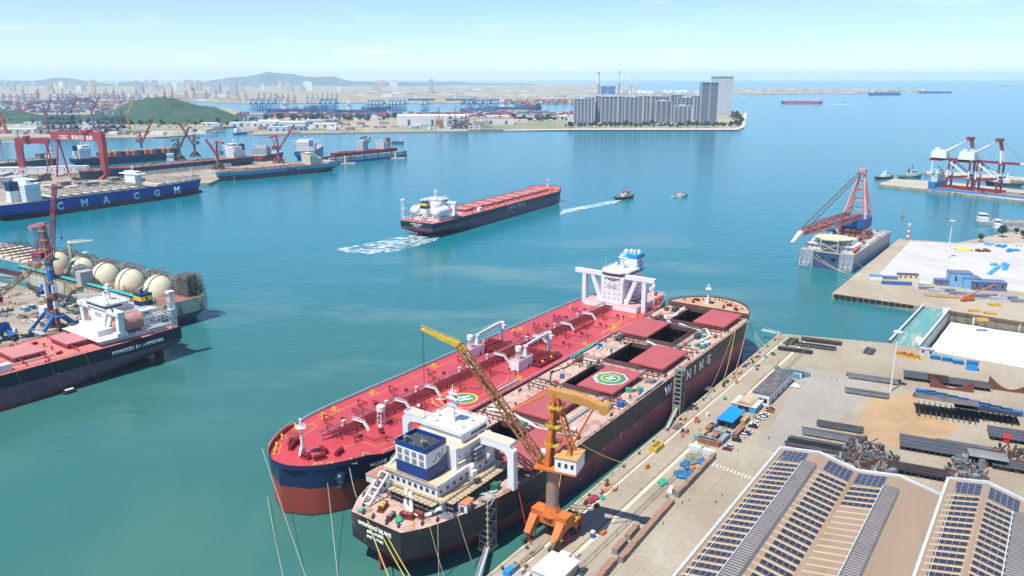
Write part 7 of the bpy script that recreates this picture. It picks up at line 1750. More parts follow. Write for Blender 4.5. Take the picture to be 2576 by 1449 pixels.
tug("dark tug with a white wheelhouse trailing a wake ahead of the moving bulk carrier", 1572, 499, 38, 38, BLACK, CREAM, SRED)
tug("little white boat with an orange roof and dark hull, alone in mid channel", 1711, 496, 26, 18, WHITE, WHITE, mat("pilot_orange", (.7, .16, .05), .5))
tug("dark workboat with a white house at the end of the outer pier", 2225, 449, 40, 20, BLACK, WHITE, WHITE); tug("low grey barge boat behind the outer pier", 2290, 447, 46, 8, GREY, WHITED); tug("white cruiser moored behind the blue heavy lift ship", 2522, 467, 60, 175, DKGREY, WHITE, WHITE)
def barge(lb, u, v, L, ang, house_at=-1):
 p = at(u, v, 0); sp = thing("sand_barge", lb, "barge", p, R(ang)); D = 4
 h = MB(); h.prism([(-L / 2, -7), (L * .42, -7), (L / 2, -3), (L / 2, 3), (L * .42, 7), (-L / 2, 7)], -2, D); h.build("hull", mat("barge_grey", (.3, .33, .33), .6, .2, .2, RUST, .2), sp)
 h = MB(); h.bx(-L * .3, L * .4, -6, 6, D, D + 1.2); h.build("hold_coaming", LTGREY, sp); h = MB(); h.add([(-L * .29 + L * .68 * i / 12, y, D + 1.1 + (1.8 if abs(y) < 3 else 0) * (.6 + .4 * math.sin(i * 1.7))) for i in range(13) for y in (-5.8, -2, 2, 5.8)], [(i * 4 + j, i * 4 + 4 + j, i * 4 + 5 + j, i * 4 + 1 + j) for i in range(12) for j in range(3)]); h.build("cargo", mat("brown_spoil", (.3, .2, .15), .9, .3, .3), sp)
 h = MB(); h.bx(-L * .48, -L * .34, -6, 6, D, D + 5); h.bx(-L * .47, -L * .37, -5, 5, D + 5, D + 9); h.bx(-L * .47, -L * .36, -6, 6, D + 9, D + 9.6); H = h.build("deckhouse", WHITE, sp); bridge_strip(H, -L * .47, -L * .37, -5, 5, D + 6.6, D + 8.2)
barge("grey spoil barge with a white wheelhouse, bow pointing out of the picture", 2538, 566, 75, 168 - 180 + 0); barge("half hidden barge close to the sandy bank", 2556, 583, 50, -20)
def buoy(lb, u, v, m, h=7):
 p = at(u, v, 0); sp = thing("buoy", lb, "buoy", p); c = MB(); c.lathe([(1.6, -1), (2.2, .4), (2.0, 1.4), (.7, 2)], (0, 0, 0), 12); c.build("float", m, sp); c = MB(); c.beam((.5, 0, 2), (0, 0, h), .25); c.beam((-.5, 0, 2), (0, 0, h), .25); c.lathe([(.5, h), (.6, h + .8), (.1, h + 1.2)], (0, 0, 0), 8); c.build("light_frame", m, sp)
buoy("red and white buoy off the crane vessel's mast", 2270, 546, SRED, 9)
def tower_light(lb, u, v, z, h, m, name="beacon"):
 p = at(u, v, z); sp = thing(name, lb, "beacon", p); n = 6
 for k in range(n): c = MB(); c.tube((0, 0, h * k / n), (0, 0, h * (k + 1) / n), 1.6 - .12 * k, 1.6 - .12 * (k + 1), 12); c.build("band", m[k % 2], sp)
 c = MB(); c.tube((0, 0, h), (0, 0, h + .4), 1.8, n=12); c.tube((0, 0, h + .4), (0, 0, h + 2), .7, n=10); c.build("lantern", m[1], sp)
tower_light("red and white striped harbour light on the pier's sea corner", 2283, 603, QZ, 17, (SRED, WHITE)); tower_light("white lighthouse at the breakwater head", 2343, 430, 4, 22, (WHITE, WHITE), "lighthouse")
def light_mast(lb, u, v, h, z=QZ):
 p = at(u, v, z); sp = thing("floodlight_mast", lb, "light mast", p); c = MB(); c.tube((0, 0, 0), (0, 0, h), .5, .28, 10); c.build("pole", WHITE, sp)
 c = MB(); c.lathe([(.4, h - .6), (2.3, h - .2), (2.3, h + .1), (.4, h + .3)], (0, 0, 0), 14); c.build("ring_frame", WHITE, sp)
 for k in range(8): a = k * PI / 4; c = MB(); c.bx(-.4, .4, -.35, .35, -.5, .3); c.build("floodlight", LTGREY, sp, loc=(2.3 * math.cos(a), 2.3 * math.sin(a), h - .2), rz=a)
light_mast("tall white floodlight mast on the near quay by the steel racks", 2240, 985, 36); light_mast("thin floodlight mast on the pale slab of the far pier", 2383, 650, 38)
def qbox(name, lb, cat, u, v, w_, d, h, rz, wm, rm=None, parts=(), z=QZ, grp=None, win=0):
 p = at(u, v, z); sp = thing(name, lb, cat, p, R(rz), grp); c = MB(); c.bx(-w_ / 2, w_ / 2, -d / 2, d / 2, 0, h); W = c.build("wall" if win or rm else "body", wm, sp)
 if rm: c = MB(); c.bx(-w_ / 2 - .35, w_ / 2 + .35, -d / 2 - .35, d / 2 + .35, h, h + .3); c.build("roof", rm, sp)
 for k in range(win):
  for s in (-1, 1): c = MB(); x = -w_ / 2 + w_ * (k + .5) / win; c.bx(x - .7, x + .7, s * d / 2 - .05, s * d / 2 + .05, h * .4, h * .78); c.build("window", GLASS, sp)
 return sp
RAILA = -12
SBLU = mat("shed_sky_blue", (.2, .42, .62), .55, .12, .2); SBLR = mat("shed_blue_roof", (.13, .17, .3), .6, .15, .2); CONT = mat("container_blue", (.04, .13, .34), .55, .15, .3, RUST, .1)
qbox("shed", "tall sky blue shed with a slate roof at the middle of the pier", "shed", 2410, 718, 17, 12, 12, RAILA, SBLU, SBLR, win=2); qbox("shed", "sky blue gable shed in front of the tall one", "shed", 2438, 722, 13, 13, 9, RAILA, SBLU, SBLR, win=1); qbox("shed", "long low slate roofed shed right of the gabled one", "shed", 2482, 727, 26, 12, 7, RAILA, mat("shed_navy", (.1, .14, .25), .6), SBLR, win=4)
qbox("shed", "low slate blue shed left of the tall sky blue one", "shed", 2376, 716, 16, 8, 4.5, RAILA, SBLR, SBLR, win=2); qbox("site_cabin", "cream site cabin with four dark windows on the pier", "cabin", 2282, 703, 17, 5, 5, RAILA, CREAM, DKGREY, win=4)
qbox("shipping_container", "long blue container pair lying along the pier sheds", "container", 2255, 716, 24, 3, 2.8, RAILA, CONT); qbox("shipping_container", "grey container behind the blue pair", "container", 2238, 702, 12, 3, 2.8, RAILA, SBLR); qbox("site_cabin", "white cabin with a blue tarp near the pier's first sheds", "cabin", 2203, 701, 10, 5, 3, RAILA, WHITE, BRBLUE); qbox("site_cabin", "white tent roof cabin beside the dark container row", "cabin", 2325, 720, 8, 6, 3, RAILA, WHITED, WHITE)
for k in range(11): qbox("shipping_container", ("grey container in the row behind the crane rails", "pale container in the row behind the crane rails", "slate container in the row behind the crane rails")[k % 3], "container", 2330 + k * 26, 728 + k * 3.2 + (k % 2) * 4, 12, 2.6, 2.7, RAILA, (GREY, LTGREY, SBLR)[k % 3], grp="containers of the pier row")
for k, (u, v) in enumerate(((2450, 784), (2490, 790), (2502, 769), (2470, 806))): qbox("steel_basket", ("ochre steel basket nearest the dock wall", "ochre basket beside the round grey lid", "rust ochre basket at the right of the trio", "ochre basket standing lowest on the pier")[k], "basket", u, v, 8, 4, 1.6, RAILA, mat("ochre_basket", (.48, .3, .04), .6, .2))
for k in range(8):
 c = MB(); c.tube((-11, 0, .6), (11, 0, .6), .55, n=8); tag(c.build("steel_pipe", mat("rusty_brown_pipe", (.36, .22, .12), .7, .2, .3), None, loc=at(2360 + (k % 4) * 1.5 + (k // 4) * 14, 742 + (k % 4) * 1.6 + (k // 4) * 2, QZ), rz=R(RAILA)), "rusty brown pipe on the pier stack along the crane rails", "pipe", "brown pipes stacked on the pier")
def mobile_crane(lb, u, v, ang, m, bl=26):
 p = at(u, v, QZ); sp = thing("mobile_crane", lb, "crane", p, R(ang)); c = MB(); c.bx(-6, 6, -1.4, 1.4, .8, 2.2); c.bx(4, 6, -1.3, 1.3, 2.2, 3.4)
 for x in (-4.5, -2.5, 2, 4.5): c.mat(1).tube((x, -1.5, .7), (x, 1.5, .7), .7, n=10)
 c.build("chassis", [m, BLACK], sp); c = MB(); c.bx(-4, 1, -1.2, 1.2, 2.2, 4); c.build("cab", m, sp); c = MB(); c.beam((-2, 0, 4), (bl, 0, 4 + bl * .32), 1, 1.2, .6, .6); c.build("boom", m, sp)
mobile_crane("orange mobile crane with its boom out low on the pier apron", 2433, 757, 14, ORANGE)
for k, (u, v, m, lb) in enumerate(((2520, 622, BRBLUE, "bright blue heap of drums far back on the pier"), (2496, 616, SBLU, "pale blue stack near the sandy bank"), (2546, 632, BRBLUE, "blue crates at the pier's right edge"), (2556, 618, WHITED, "white crates by the sandy bank"), (2470, 632, BROWN, "brown machine alone on the pale slab"))):
 p = at(u, v, QZ); c = MB(); q = random.Random(k)
 for i in range(9): x, y = q.uniform(-7, 7), q.uniform(-4, 4); c.cb(x, y, 0, 3.4, 2.4, q.uniform(1, 2.6), q.random())
 sp = tag(c.build("crate_heap", m, None, loc=p), lb, "crates")
TARP = mat("azure_tarp", (.02, .28, .66), .6, .2, .3)
for k, (u0, v0, u1, v1, lb) in enumerate(((2487, 692, 2528, 663, "long azure tarpaulin sausage on the pale slab"), (2524, 680, 2537, 666, "short azure tarpaulin roll on the pale slab"), (2498, 668, 2504, 666, "small azure bundle left of the tarpaulin rolls"))):
 a = at(u0, v0, QZ); b = at(u1, v1, QZ); c = MB(); n = 8
 for i in range(n): f = (i + .5) / n; p = a.lerp(b, f); c.ball((p.x + rnd.uniform(-1, 1), p.y, QZ + .5), rnd.uniform(1.6, 2.6), 8, 5, .6)
 tag(c.build("tarpaulin_roll", TARP, None, True), lb, "tarpaulin")
for u, v, m, lb in ((2424, 628, mat("yellow_powder", (.75, .5, .1), .9, .2, .3), "yellow sand heap on the pale slab"),):
 p = at(u, v, QZ); c = MB(); c.lathe([(9, 0), (6, 1.2), (3, 2), (.1, 2.4)], (0, 0, 0), 16); tag(c.build("sand_heap", m, None, True, loc=p), lb, "heap")
for k, (u, v, s, lb) in enumerate(((2466, 608, 1.2, "dark bush at the start of the sandy bank"), (2520, 596, 1.4, "round bush on the sandy bank"), (2556, 588, 1.2, "bush higher on the sandy bank"), (2574, 600, 1.3, "bush at the bank's right edge"))): plant(u, v, lb, None, k % 3, s * .5, QZ);
# ------------------------------------------------------------------ things on the near quay (along-quay angle QANG)
QD = math.degrees(QANG)
def quad_roof(): pass
def hall(lb, pts, h, panels, seed, skyl):
 """eaves corners (surveyed at roof height): far-left, far-right, then the roof runs back along the quay direction"""
 a = at(*pts[0], h + QZ); b = at(*pts[1], h + QZ); ln = 250
 rd = (a - b).normalized(); ang = math.atan2((-qd).y, (-qd).x)
 sp = thing("factory_hall", lb, "industrial hall", (a.x, a.y, QZ), ang)      # x runs towards the camera along the quay, y across
 w_ = abs((b - a).dot(qn)); sk = (b - a).dot(qd)
 RF = mat("hall_roof_tan", (.31, .22, .145), .6, .1, .05, (.27, .18, .1), .25, stretch=(.15, 1, 1)); STR = mat("hall_skylight_strip", (.47, .37, .24), .5, .1, .1)
 PAN = mat("solar_panel_navy", (.028, .033, .05), .4, .2, .6); FR = mat("panel_frame", (.3, .33, .42), .4); EV = mat("pale_blue_flashing", (.5, .57, .66), .4, .08)
 def rz(y):
  t = (y / w_) % .5 / .5; return h + 3.0 * (1 - abs(2 * t - 1))
 def X(y): return -sk * y / w_
 yk = [w_ * k / 4 for k in range(5)]
 c = MB()
 for y0, y1 in zip(yk, yk[1:]): c.add([(X(y0), -y0 * -1, rz(y0 + 1e-3)), (ln, y0, rz(y0 + 1e-3)), (ln, y1, rz(y1 - 1e-3)), (X(y1), y1, rz(y1 - 1e-3))], [(0, 1, 2, 3)])
 c.build("roof", RF, sp)
 c = MB(); o = [(X(0), 0), (ln, 0), (ln, w_), (X(w_), w_)]
 for (x0, y0), (x1, y1) in zip(o, o[1:] + o[:1]): c.add([(x0, y0, 0), (x1, y1, 0), (x1, y1, h + .0), (x0, y0, h + .0)], [(0, 1, 2, 3)])
 gb = [(X(y), y, rz(y + 1e-3)) for y in yk]; c.add([(X(0), 0, h - .1), (X(w_), w_, h - .1)] + gb[::-1], [tuple(range(2 + len(gb)))]); c.build("wall", mat("hall_wall_blue", (.2, .3, .42), .6, .1, .1), sp)
 c = MB(); c.bx(X(0) - .6, ln, -1.0, .0, h - .5, h + .5); c.build("gutter", EV, sp)
 c = MB()
 for y0, y1 in zip(yk, yk[1:]): c.beam((X(y0) - .4, y0, rz(y0 + 1e-3) + .25), (X(y1) - .4, y1, rz(y1 - 1e-3) + .25), 1.5, .7)
 c.build("gable_flashing", mat("white_flashing", (.5, .54, .6), .4), sp)
 npan = 0
 for bay, (y0, y1) in enumerate(zip(yk, yk[1:])):
  if panels[bay] is None: continue
  m0, m1 = panels[bay]; ya = y0 + (y1 - y0) * m0; yb = y0 + (y1 - y0) * m1; n = 46
  sk_ = MB()
  for k in range(n):
   x = 14 + k * 4.6 + X((ya + yb) / 2); q = []
   for y in (y0 + .8, y1 - .8): q.append((y, rz(y) + .03))
   sk_.add([(x, q[0][0], q[0][1]), (x + 1.1, q[0][0], q[0][1]), (x + 1.1, q[1][0], q[1][1]), (x, q[1][0], q[1][1])], [(0, 1, 2, 3)])
  sk_.build("skylight_strip", STR, sp)
  if m1 <= m0: continue
  for k in range(n):
   if npan >= 96: continue
   x = 15.4 + k * 4.6 + X((ya + yb) / 2); p = MB(); za, zb = rz(ya) + .14, rz(yb) + .14
   p.mat(0).ext([(x, ya, za), (x + 2.5, ya, za), (x + 2.5, yb, zb), (x, yb, zb)], (0, 0, .06))
   nn = int((yb - ya) / 1.9)
   for i in range(1, nn): f = i / nn; y = ya + (yb - ya) * f; p.mat(1).bx(x, x + 2.5, y - .06, y + .06, za + (zb - za) * f + .03, za + (zb - za) * f + .09)
   p.build("solar_panel_row", [PAN, FR], sp); npan += 1
  p = MB(); x0 = 2 + X(ya)
  za, zb = rz(ya) + .14, rz(yb) + .14; x1 = 12.4
  p.mat(0).ext([(X(ya) + 2.4, ya, za), (X(ya) + x1, ya, za), (X(yb) + x1, yb, zb), (X(yb) + 2.4, yb, zb)], (0, 0, .06)); nn = int((yb - ya) / 1.9)
  for i in range(nn + 1): f = i / nn; y = ya + (yb - ya) * f; p.mat(1).beam((X(y) + 2.4, y, za + (zb - za) * f + .09), (X(y) + x1, y, za + (zb - za) * f + .09), .13, .08)
  for i in range(6): f = i / 5; p.mat(1).beam((X(ya) + 2.4 + 10 * f, ya, za + .09), (X(yb) + 2.4 + 10 * f, yb, zb + .09), .13, .08)
  p.build("solar_array", [PAN, FR], sp)
 for y in skyl:
  v = MB(); yy = w_ * y; z = rz(yy); v.mat(0).bx(X(yy) + 13, ln, yy - 3.0, yy + 3.0, z - .4, z + 1.3, 0, .5)
  for k in range(150): x = X(yy) + 13.5 + k * 1.55; v.mat(1).bx(x, x + .5, yy - 2.6, yy + 2.6, z + 1.3, z + 1.55)
  v.mat(2).bx(X(yy) + 12.8, ln, yy - 3.3, yy - 3.0, z - .5, z + 1.0); v.build("ridge_ventilator", [mat("ventilator_grey", (.3, .29, .28), .5, .15, .2), mat("ventilator_dark", (.14, .12, .11), .5), EV], sp)
 r_ = MB()
 for x in range(12): r_.tube((10 + x * 18, 3.5, rz(3.5)), (10 + x * 18, 3.5, rz(3.5) + .9), .08, n=5)
 r_.beam((10, 3.5, rz(3.5) + .9), (ln, 3.5, rz(3.5) + .9), .14); r_.build("roof_lifeline", WHITE, sp)
 return sp
hall("large tan roofed hall covered with rows of solar panels", ((1966, 1128), (2372, 1250)), 15, ((.12, .78), (.3, .94), (.06, .74), None), 1, (.245, .74))
hall("second solar roofed hall at the right edge behind a valley gutter", ((2388, 1205), (2790, 1325)), 15, ((.22, .9), (.1, .9), (.1, .9), (.1, .9)), 2, (.5,))
def qthing(name, lb, cat, u, v, rz=0.0, grp=None, z=QZ): return thing(name, lb, cat, at(u, v, z), QANG + R(rz), grp)
def office():
 sp = qthing("site_office", "long white office with a stained black flat roof near the fence", "office building", 1944, 985); c = MB(); c.bx(-22, 22, -4.5, 4.5, 0, 6.2); W = c.build("wall", WHITE, sp)
 c = MB(); c.bx(-22.4, 22.4, -4.9, 4.9, 6.2, 6.7); c.build("roof", mat("tarred_roof", (.1, .1, .1), .9, .3, .15, (.24, .2, .19), .35), sp)
 for k in range(9):
  d = MB(); x = -20 + k * 5; d.bx(x - .9, x + .9, -4.6, -4.45, 0 if k % 2 else 1.6, 3.4); d.build("door" if k % 2 else "window", GLASS, sp)
 for y in (-2.6, 0, 2.6): d = MB(); d.bx(-22.1, -21.9, y - 1, y + 1, 1.2, 3.6); d.build("window", GLASS, sp)
office()
sp = qthing("blue_tarp_shelter", "bright blue flat roofed shelter between containers", "shelter", 1838, 1062); c = MB(); c.bx(-9.5, 9.5, -4.2, 4.2, 4.0, 4.5); c.build("roof", mat("vivid_blue_roof", (.01, .25, .7), .4, .08), sp)
for x in (-9, 0, 9):
 for y in (-3.8, 3.8): c = MB(); c.tube((x, y, 0), (x, y, 4), .15, n=6); c.build("post", BLUE, sp)
c = MB(); c.bx(-9.3, 9.3, 3.9, 4.1, 0, 4); c.build("back_wall", BLUE, sp)
sp = qthing("canteen", "canteen with a barrel roof and blue walls beside the white office", "building", 1879, 1026); c = MB(); c.bx(-6, 6, -6.5, 6.5, 0, 3.4); c.build("wall", mat("canteen_blue", (.06, .32, .6), .5, .15), sp)
c = MB(); c.bx(-6.3, 6.3, -6.8, 6.8, 3.4, 3.8); c.build("eaves", CREAM, sp); c = MB(); n = 10; c.ext([(-3.9 + 0 * i, 0, 0) for i in range(0)] or [(-6, -4.2 * math.cos(PI * i / n), 3.8 + 2 * math.sin(PI * i / n)) for i in range(n + 1)], (12, 0, 0)); c.build("barrel_roof", mat("tan_barrel_roof", (.5, .38, .23), .6), sp); c = MB(); c.bx(-6.1, -5.95, -3, 3, .4, 3); c.build("window", GLASS, sp)
CTS = {"white": mat("container_white", (.64, .67, .68), .5, .08, .3, (.4, .3, .22), .1), "grey": mat("container_grey", (.25, .29, .32), .55, .15, .3, RUST, .12), "rust": mat("container_rust", (.3, .13, .09), .65, .25, .3), "teal": mat("container_teal", (.12, .35, .37), .55, .15), "tan": mat("container_tan", (.42, .28, .15), .65, .2, .4), "blue": CONT}
def container(lb, u, v, col, rz=0, L=6.06, z=QZ, grp=None, open_=False):
 sp = qthing("shipping_container", lb, "container", u, v, rz, grp, z); c = MB(); c.bx(-L / 2, L / 2, -1.22, 1.22, .12, 2.5)
 n = int(L / .55)
 for k in range(n):
  x = -L / 2 + .3 + k * (L - .5) / n
  for s in (-1, 1): c.bx(x, x + .25, s * 1.25 - .04, s * 1.25 + .04, .25, 2.4)
 c.build("body", CTS[col], sp); c = MB(); c.bx(-L / 2 - .03, L / 2 + .03, -1.27, 1.27, 2.5, 2.6)
 c.build("roof", CTS[col] if not open_ else CTS["tan"], sp); c = MB(); c.bx(-L / 2 - .08, -L / 2, -1.15, 1.15, .25, 2.4)
 for y in (-.5, .5): c.tube((-L / 2 - .12, y, .3), (-L / 2 - .12, y, 2.4), .04, n=5)
 c.build("door", CTS[col], sp); return sp
container("big white container, left one of the pair below the teal roofed box", 1751, 1134, "white", 90, 7); container("big white container, right one of the pair beside the brown block row", 1781, 1143, "white", 90, 7)
container("rust roofed grey box under the blue shelter's near side", 1858, 1092, "rust", 0, 12); container("grey container closing off the blue shelter's lower end", 1820, 1096, "grey", 90, 10); container("dark grey container behind the blue shelter", 1802, 1069, "grey", 0, 12)
container("tan topped grey container right of the blue shelter", 1874, 1062, "tan", 0, 8); container("rusty box between fence and blue shelter", 1786, 1082, "rust", 0, 7); container("teal roofed long container behind the white pair", 1775, 1112, "teal", 90, 11); container("rust red long container next to the teal one", 1783, 1117, "rust", 90, 11)
container("cream topped box in the open container yard", 1769, 1098, "tan", 0, 6); container("grey box at the right of the open container yard", 1822, 1108, "grey", 0, 12); container("rusty flat box within the container yard", 1800, 1104, "rust", 0, 6)
for k in range(5): container(("green grey container, part of the parked row beyond the white office", "pale green container in the parked row beyond the office", "blue fronted container in the parked row beyond the office", "dark green container in the parked row beyond the office", "grey green container at the end of the row beyond the office")[k], 1984 + k * 6.5, 947 - k * 1.2 + 0, ("teal", "white", "blue", "teal", "grey")[k], 90, 12)
BLKT = mat("ballast_block", (.22, .23, .23), .8, .15, .3); BLKB = mat("ballast_rust_top", (.33, .19, .12), .8, .25, .3)
proto = None
def blockrow(u0, v0, u1, v1, n, lb, skip=(), wd=2.2, h=2.2):
 global proto
 a = at(u0, v0, QZ); b = at(u1, v1, QZ); st = (b - a).length / n
 for k in range(n):
  if k in skip: continue
  p = a.lerp(b, (k + .5) / n)
  if proto is None:
   proto = thing("ballast_block", lb, "concrete block", p, QANG, "rusty topped ballast blocks"); c = MB(); c.bx(-.49, .49, -.5, .5, 0, .9); c.build("body", BLKT, proto); c = MB(); c.bx(-.49, .49, -.5, .5, .9, 1); c.build("rusty_top", BLKB, proto); proto.scale = (st, wd, h)
  else:
   o = dup(proto, p, QANG, lb, "rusty topped ballast blocks: " + lb, (st, wd, h * rnd.uniform(.85, 1.1)))
blockrow(1546, 1395, 1602, 1330, 9, "rust topped grey block in the short row by the portable toilet", (4,), 2.3, 2.4); proto["group"] = "rusty topped ballast blocks: " + proto["label"]
blockrow(1560, 1415, 1690, 1265, 18, "rust topped grey block in the long row beside the lorry lane", (), 2.3, 2.2); blockrow(1702, 1252, 1796, 1152, 12, "rust topped grey block in the row below the white containers", (), 1.8, 2.6); blockrow(1500, 1470, 1546, 1415, 6, "rust topped grey block in the row cut by the picture's lower edge", (), 2.4, 2.6)
qbox("pale_block", "single grey block beside the white van", "block", 1703, 1244, 3, 2.4, 2.6, QD, BLKT, BLKB)
def car(lb, u, v, rz, col, kind=0):
 sp = qthing("van" if kind == 2 else "parked_car", lb, "van" if kind == 2 else "car", u, v, rz, "cars parked by the containers")
 m = mat("car_paint_" + col[0], col[1], .25, .05, 1, spec=.6); L, W, H = ((4.6, 1.8, 1.5), (4.7, 1.85, 1.75), (5.4, 2.0, 2.2))[kind]
 pr = [(-L / 2, .35), (-L / 2, .85), (-L / 2 + .15, .95), (-L * .3 if kind == 0 else -L * .47, .98 if kind == 0 else H * .6), (L * .22 if kind < 2 else L * .4, 1.0), (L / 2 - .1, .82), (L / 2, .6), (L / 2, .35)]
 c = MB(); c.ext([(x, -W / 2, z) for x, z in pr], (0, W, 0)); c.build("body", m, sp)
 x0, x1 = ((-L * .34, L * .2), (-L * .46, L * .2), (-L * .49, L * .33))[kind]
 c = MB(); z0 = .9; v_ = [(x0, -W / 2 + .06, z0), (x1 + .35, -W / 2 + .06, z0), (x1 + .35, W / 2 - .06, z0), (x0, W / 2 - .06, z0), (x0 + .45, -W / 2 + .2, H), (x1 - .35, -W / 2 + .2, H), (x1 - .35, W / 2 - .2, H), (x0 + .45, W / 2 - .2, H)]
 c.add(v_, [(0, 1, 5, 4), (1, 2, 6, 5), (2, 3, 7, 6), (3, 0, 4, 7)]); c.build("window", GLASS if kind < 2 else m, sp); c = MB(); c.add([(p[0], p[1], p[2] + .01) for p in v_[4:]], [(0, 1, 2, 3)]); c.bx(x0 + .45, x1 - .35, -W / 2 + .21, W / 2 - .21, H - .06, H + .03); c.build("roof", m, sp)
 for x in (-L * .31, L * .31):
  for s in (-1, 1): c = MB(); c.tube((0, -.11, 0), (0, .11, 0), .34, n=12); c.build("wheel", BLACK, sp, loc=(x, s * (W / 2 - .08), .34))
 for s in (-1, 1): c = MB(); c.bx(-.03, .03, -.2, .2, -.08, .1); c.build("headlight", WHITE, sp, loc=(L / 2, s * W * .34, .7))
WHT = ("white", (.75, .76, .77)); BLK_ = ("black", (.015, .016, .018)); SIL = ("silver", (.5, .52, .54))
for a in (("black saloon first in the line below the white office", 1938, 1031, 95, BLK_), ("orange red car beside the first black saloon", 1936, 1036, 95, ("orange_red", (.5, .1, .04))), ("white car below the orange red one", 1924, 1044, 95, WHT), ("dark car between two white ones", 1920, 1049, 95, BLK_), ("white wagon beside the canteen corner", 1917, 1054, 95, WHT, 1), ("white off-roader right of the blue shelter", 1899, 1066, 95, WHT, 1), ("white hatchback under the off-roader", 1897, 1070, 95, WHT), ("black estate car next to the white hatchback", 1894, 1075, 95, BLK_, 1),
("silver car by the rust roofed box", 1882, 1088, 95, SIL), ("black car below the silver one", 1877, 1093, 95, BLK_), ("white pickup with a green load below the blue shelter", 1868, 1098, 95, WHT, 1), ("lone black people carrier at the yard corner", 1853, 1110, 95, BLK_, 1), ("pale silver car above the maroon one", 1834, 1126, 95, SIL, 1), ("maroon car at the lower end of the parking line", 1829, 1132, 95, ("maroon", (.2, .01, .03))),
("white delivery van beside the tarpaulin heap", 1688, 1236, 10, WHT, 2), ("white van parked beyond the office end", 2000, 975, 95, WHT, 2), ("dark green pickup at the lower picture edge", 1467, 1440, 5, ("dark_green", (.03, .06, .05)), 1)): car(*a)
def person(lb, u, v, top, grp, h=1.74):
 sp = qthing("person", lb, "person", u, v, rnd.uniform(0, 360), grp); me = bpy.data.meshes.new("body")
 V = [(0, 0, .95), (0, 0, 1.2), (0, 0, 1.42), (0, 0, 1.52), (0, 0, 1.66), (.1, 0, .9), (.12, .03, .48), (.12, 0, .05), (-.1, 0, .9), (-.12, -.03, .48), (-.12, 0, .05), (.2, 0, 1.4), (.26, .03, 1.12), (.25, .12, .88), (-.2, 0, 1.4), (-.26, .03, 1.12), (-.25, .1, .88), (.13, .14, .03), (-.13, .14, .03)]
 E_ = [(0, 1), (1, 2), (2, 3), (3, 4), (0, 5), (5, 6), (6, 7), (0, 8), (8, 9), (9, 10), (2, 11), (11, 12), (12, 13), (2, 14), (14, 15), (15, 16), (7, 17), (10, 18)]
 rad = [.16, .15, .17, .06, .11, .1, .07, .05, .1, .07, .05, .07, .05, .04, .07, .05, .04, .04, .04]
 me.from_pydata(V, E_, []); o = bpy.data.objects.new("body", me); COL.objects.link(o); o.parent = sp
 s = o.modifiers.new("skin", 'SKIN'); me.skin_vertices[0].data[0].use_root = True
 for i, r_ in enumerate(rad): me.skin_vertices[0].data[i].radius = (r_, r_ * .8)
 o.modifiers.new("sub", 'SUBSURF').levels = 1; me.materials.append(top)
 c = MB(); c.lathe([(.13, 1.66), (.14, 1.72), (.1, 1.8), (.01, 1.83)], (0, 0, 0), 10); c.build("helmet", WHITE, sp); sp.scale = (h / 1.74 * 1.05,) * 3
 return sp
WK = [mat("work_clothes_" + n, c, .8) for n, c in (("navy", (.02, .03, .07)), ("grey", (.1, .1, .11)), ("dark", (.03, .03, .03)))]
pp = person("worker standing alone on the wide lane near the crossing", 1895, 1052, WK[0], "workers on the near quay")
for k, (u, v) in enumerate(((1898, 1050), (1903, 1053), (1908, 1056), (1912, 1052), (1903, 1061), (1913, 1060), (1900, 1056), (2011, 970), (2022, 967), (1874, 1107), (1933, 1104), (1760, 1085), (1675, 1251), (1678, 1253), (1681, 1252), (1733, 1260), (1716, 1268), (1668, 1320), (1553, 1187 + 40), (1492, 1188), (1480, 1172), (1448, 1290), (1452, 1291), (1540, 1196), (1816, 1250), (1800, 1266), (2090, 955), (2105, 958), (1856, 1136))):
 p = at(u, v, QZ); dup(pp, p, rnd.uniform(0, 6), ("worker in dark clothes standing on the quay lane", "worker in the group beside the parked cars")[k < 7], "workers of the " + ("parking group" if k < 7 else "quay lane"))
FM = mat("fence_post_grey", (.3, .32, .3), .6)
fo = E1 + qn * 25.5
n = 46; fp = None
sp = thing("mesh_fence", "long grey mesh fence between the crane track and the yard", "fence", fo, QANG); flen = (E2 - E1).length - 18
for k in range(70): c = MB(); x = flen * k / 70; c.tube((x, 0, 0), (x, 0, 3.0), .09, n=5); c.build("post", FM, sp)
c = MB()
for z in (.4, 1.6, 2.9): c.bx(240, flen, -.03, .03, z, z + .07)
for k in range(500): x = 240 + (flen - 240) * k / 500; c.bx(x, x + .03, -.015, .015, 0, 2.9)
c.build("mesh_panel", FM, sp)
for k in range(22):
 p = E1 + qd * (250 + k * 16) + qn * 1.6; c = MB(); c.lathe([(.5, 0), (.42, .3), (.42, .8), (.7, .9), (.7, 1.15), (.2, 1.25)], (0, 0, 0), 12); o = c.build("mooring_bollard", mat("rusty_bollard", (.12, .08, .06), .7, .3), None, loc=p); tag(o, "rusty mooring bollard on the quay edge under the ore carrier", "bollard", "mooring bollards of the near quay")
q = random.Random(14); cols = [mat("crate_wood", (.42, .27, .14), .8, .2), BROWN, LTGREY, GREEN, mat("crate_red", (.4, .08, .05), .6), WHITED, DKGREY, ORANGE]
nm = ["wooden crate", "brown rusty crate", "grey crate", "green covered crate", "red crate", "white sack pallet", "dark crate", "orange crate"]
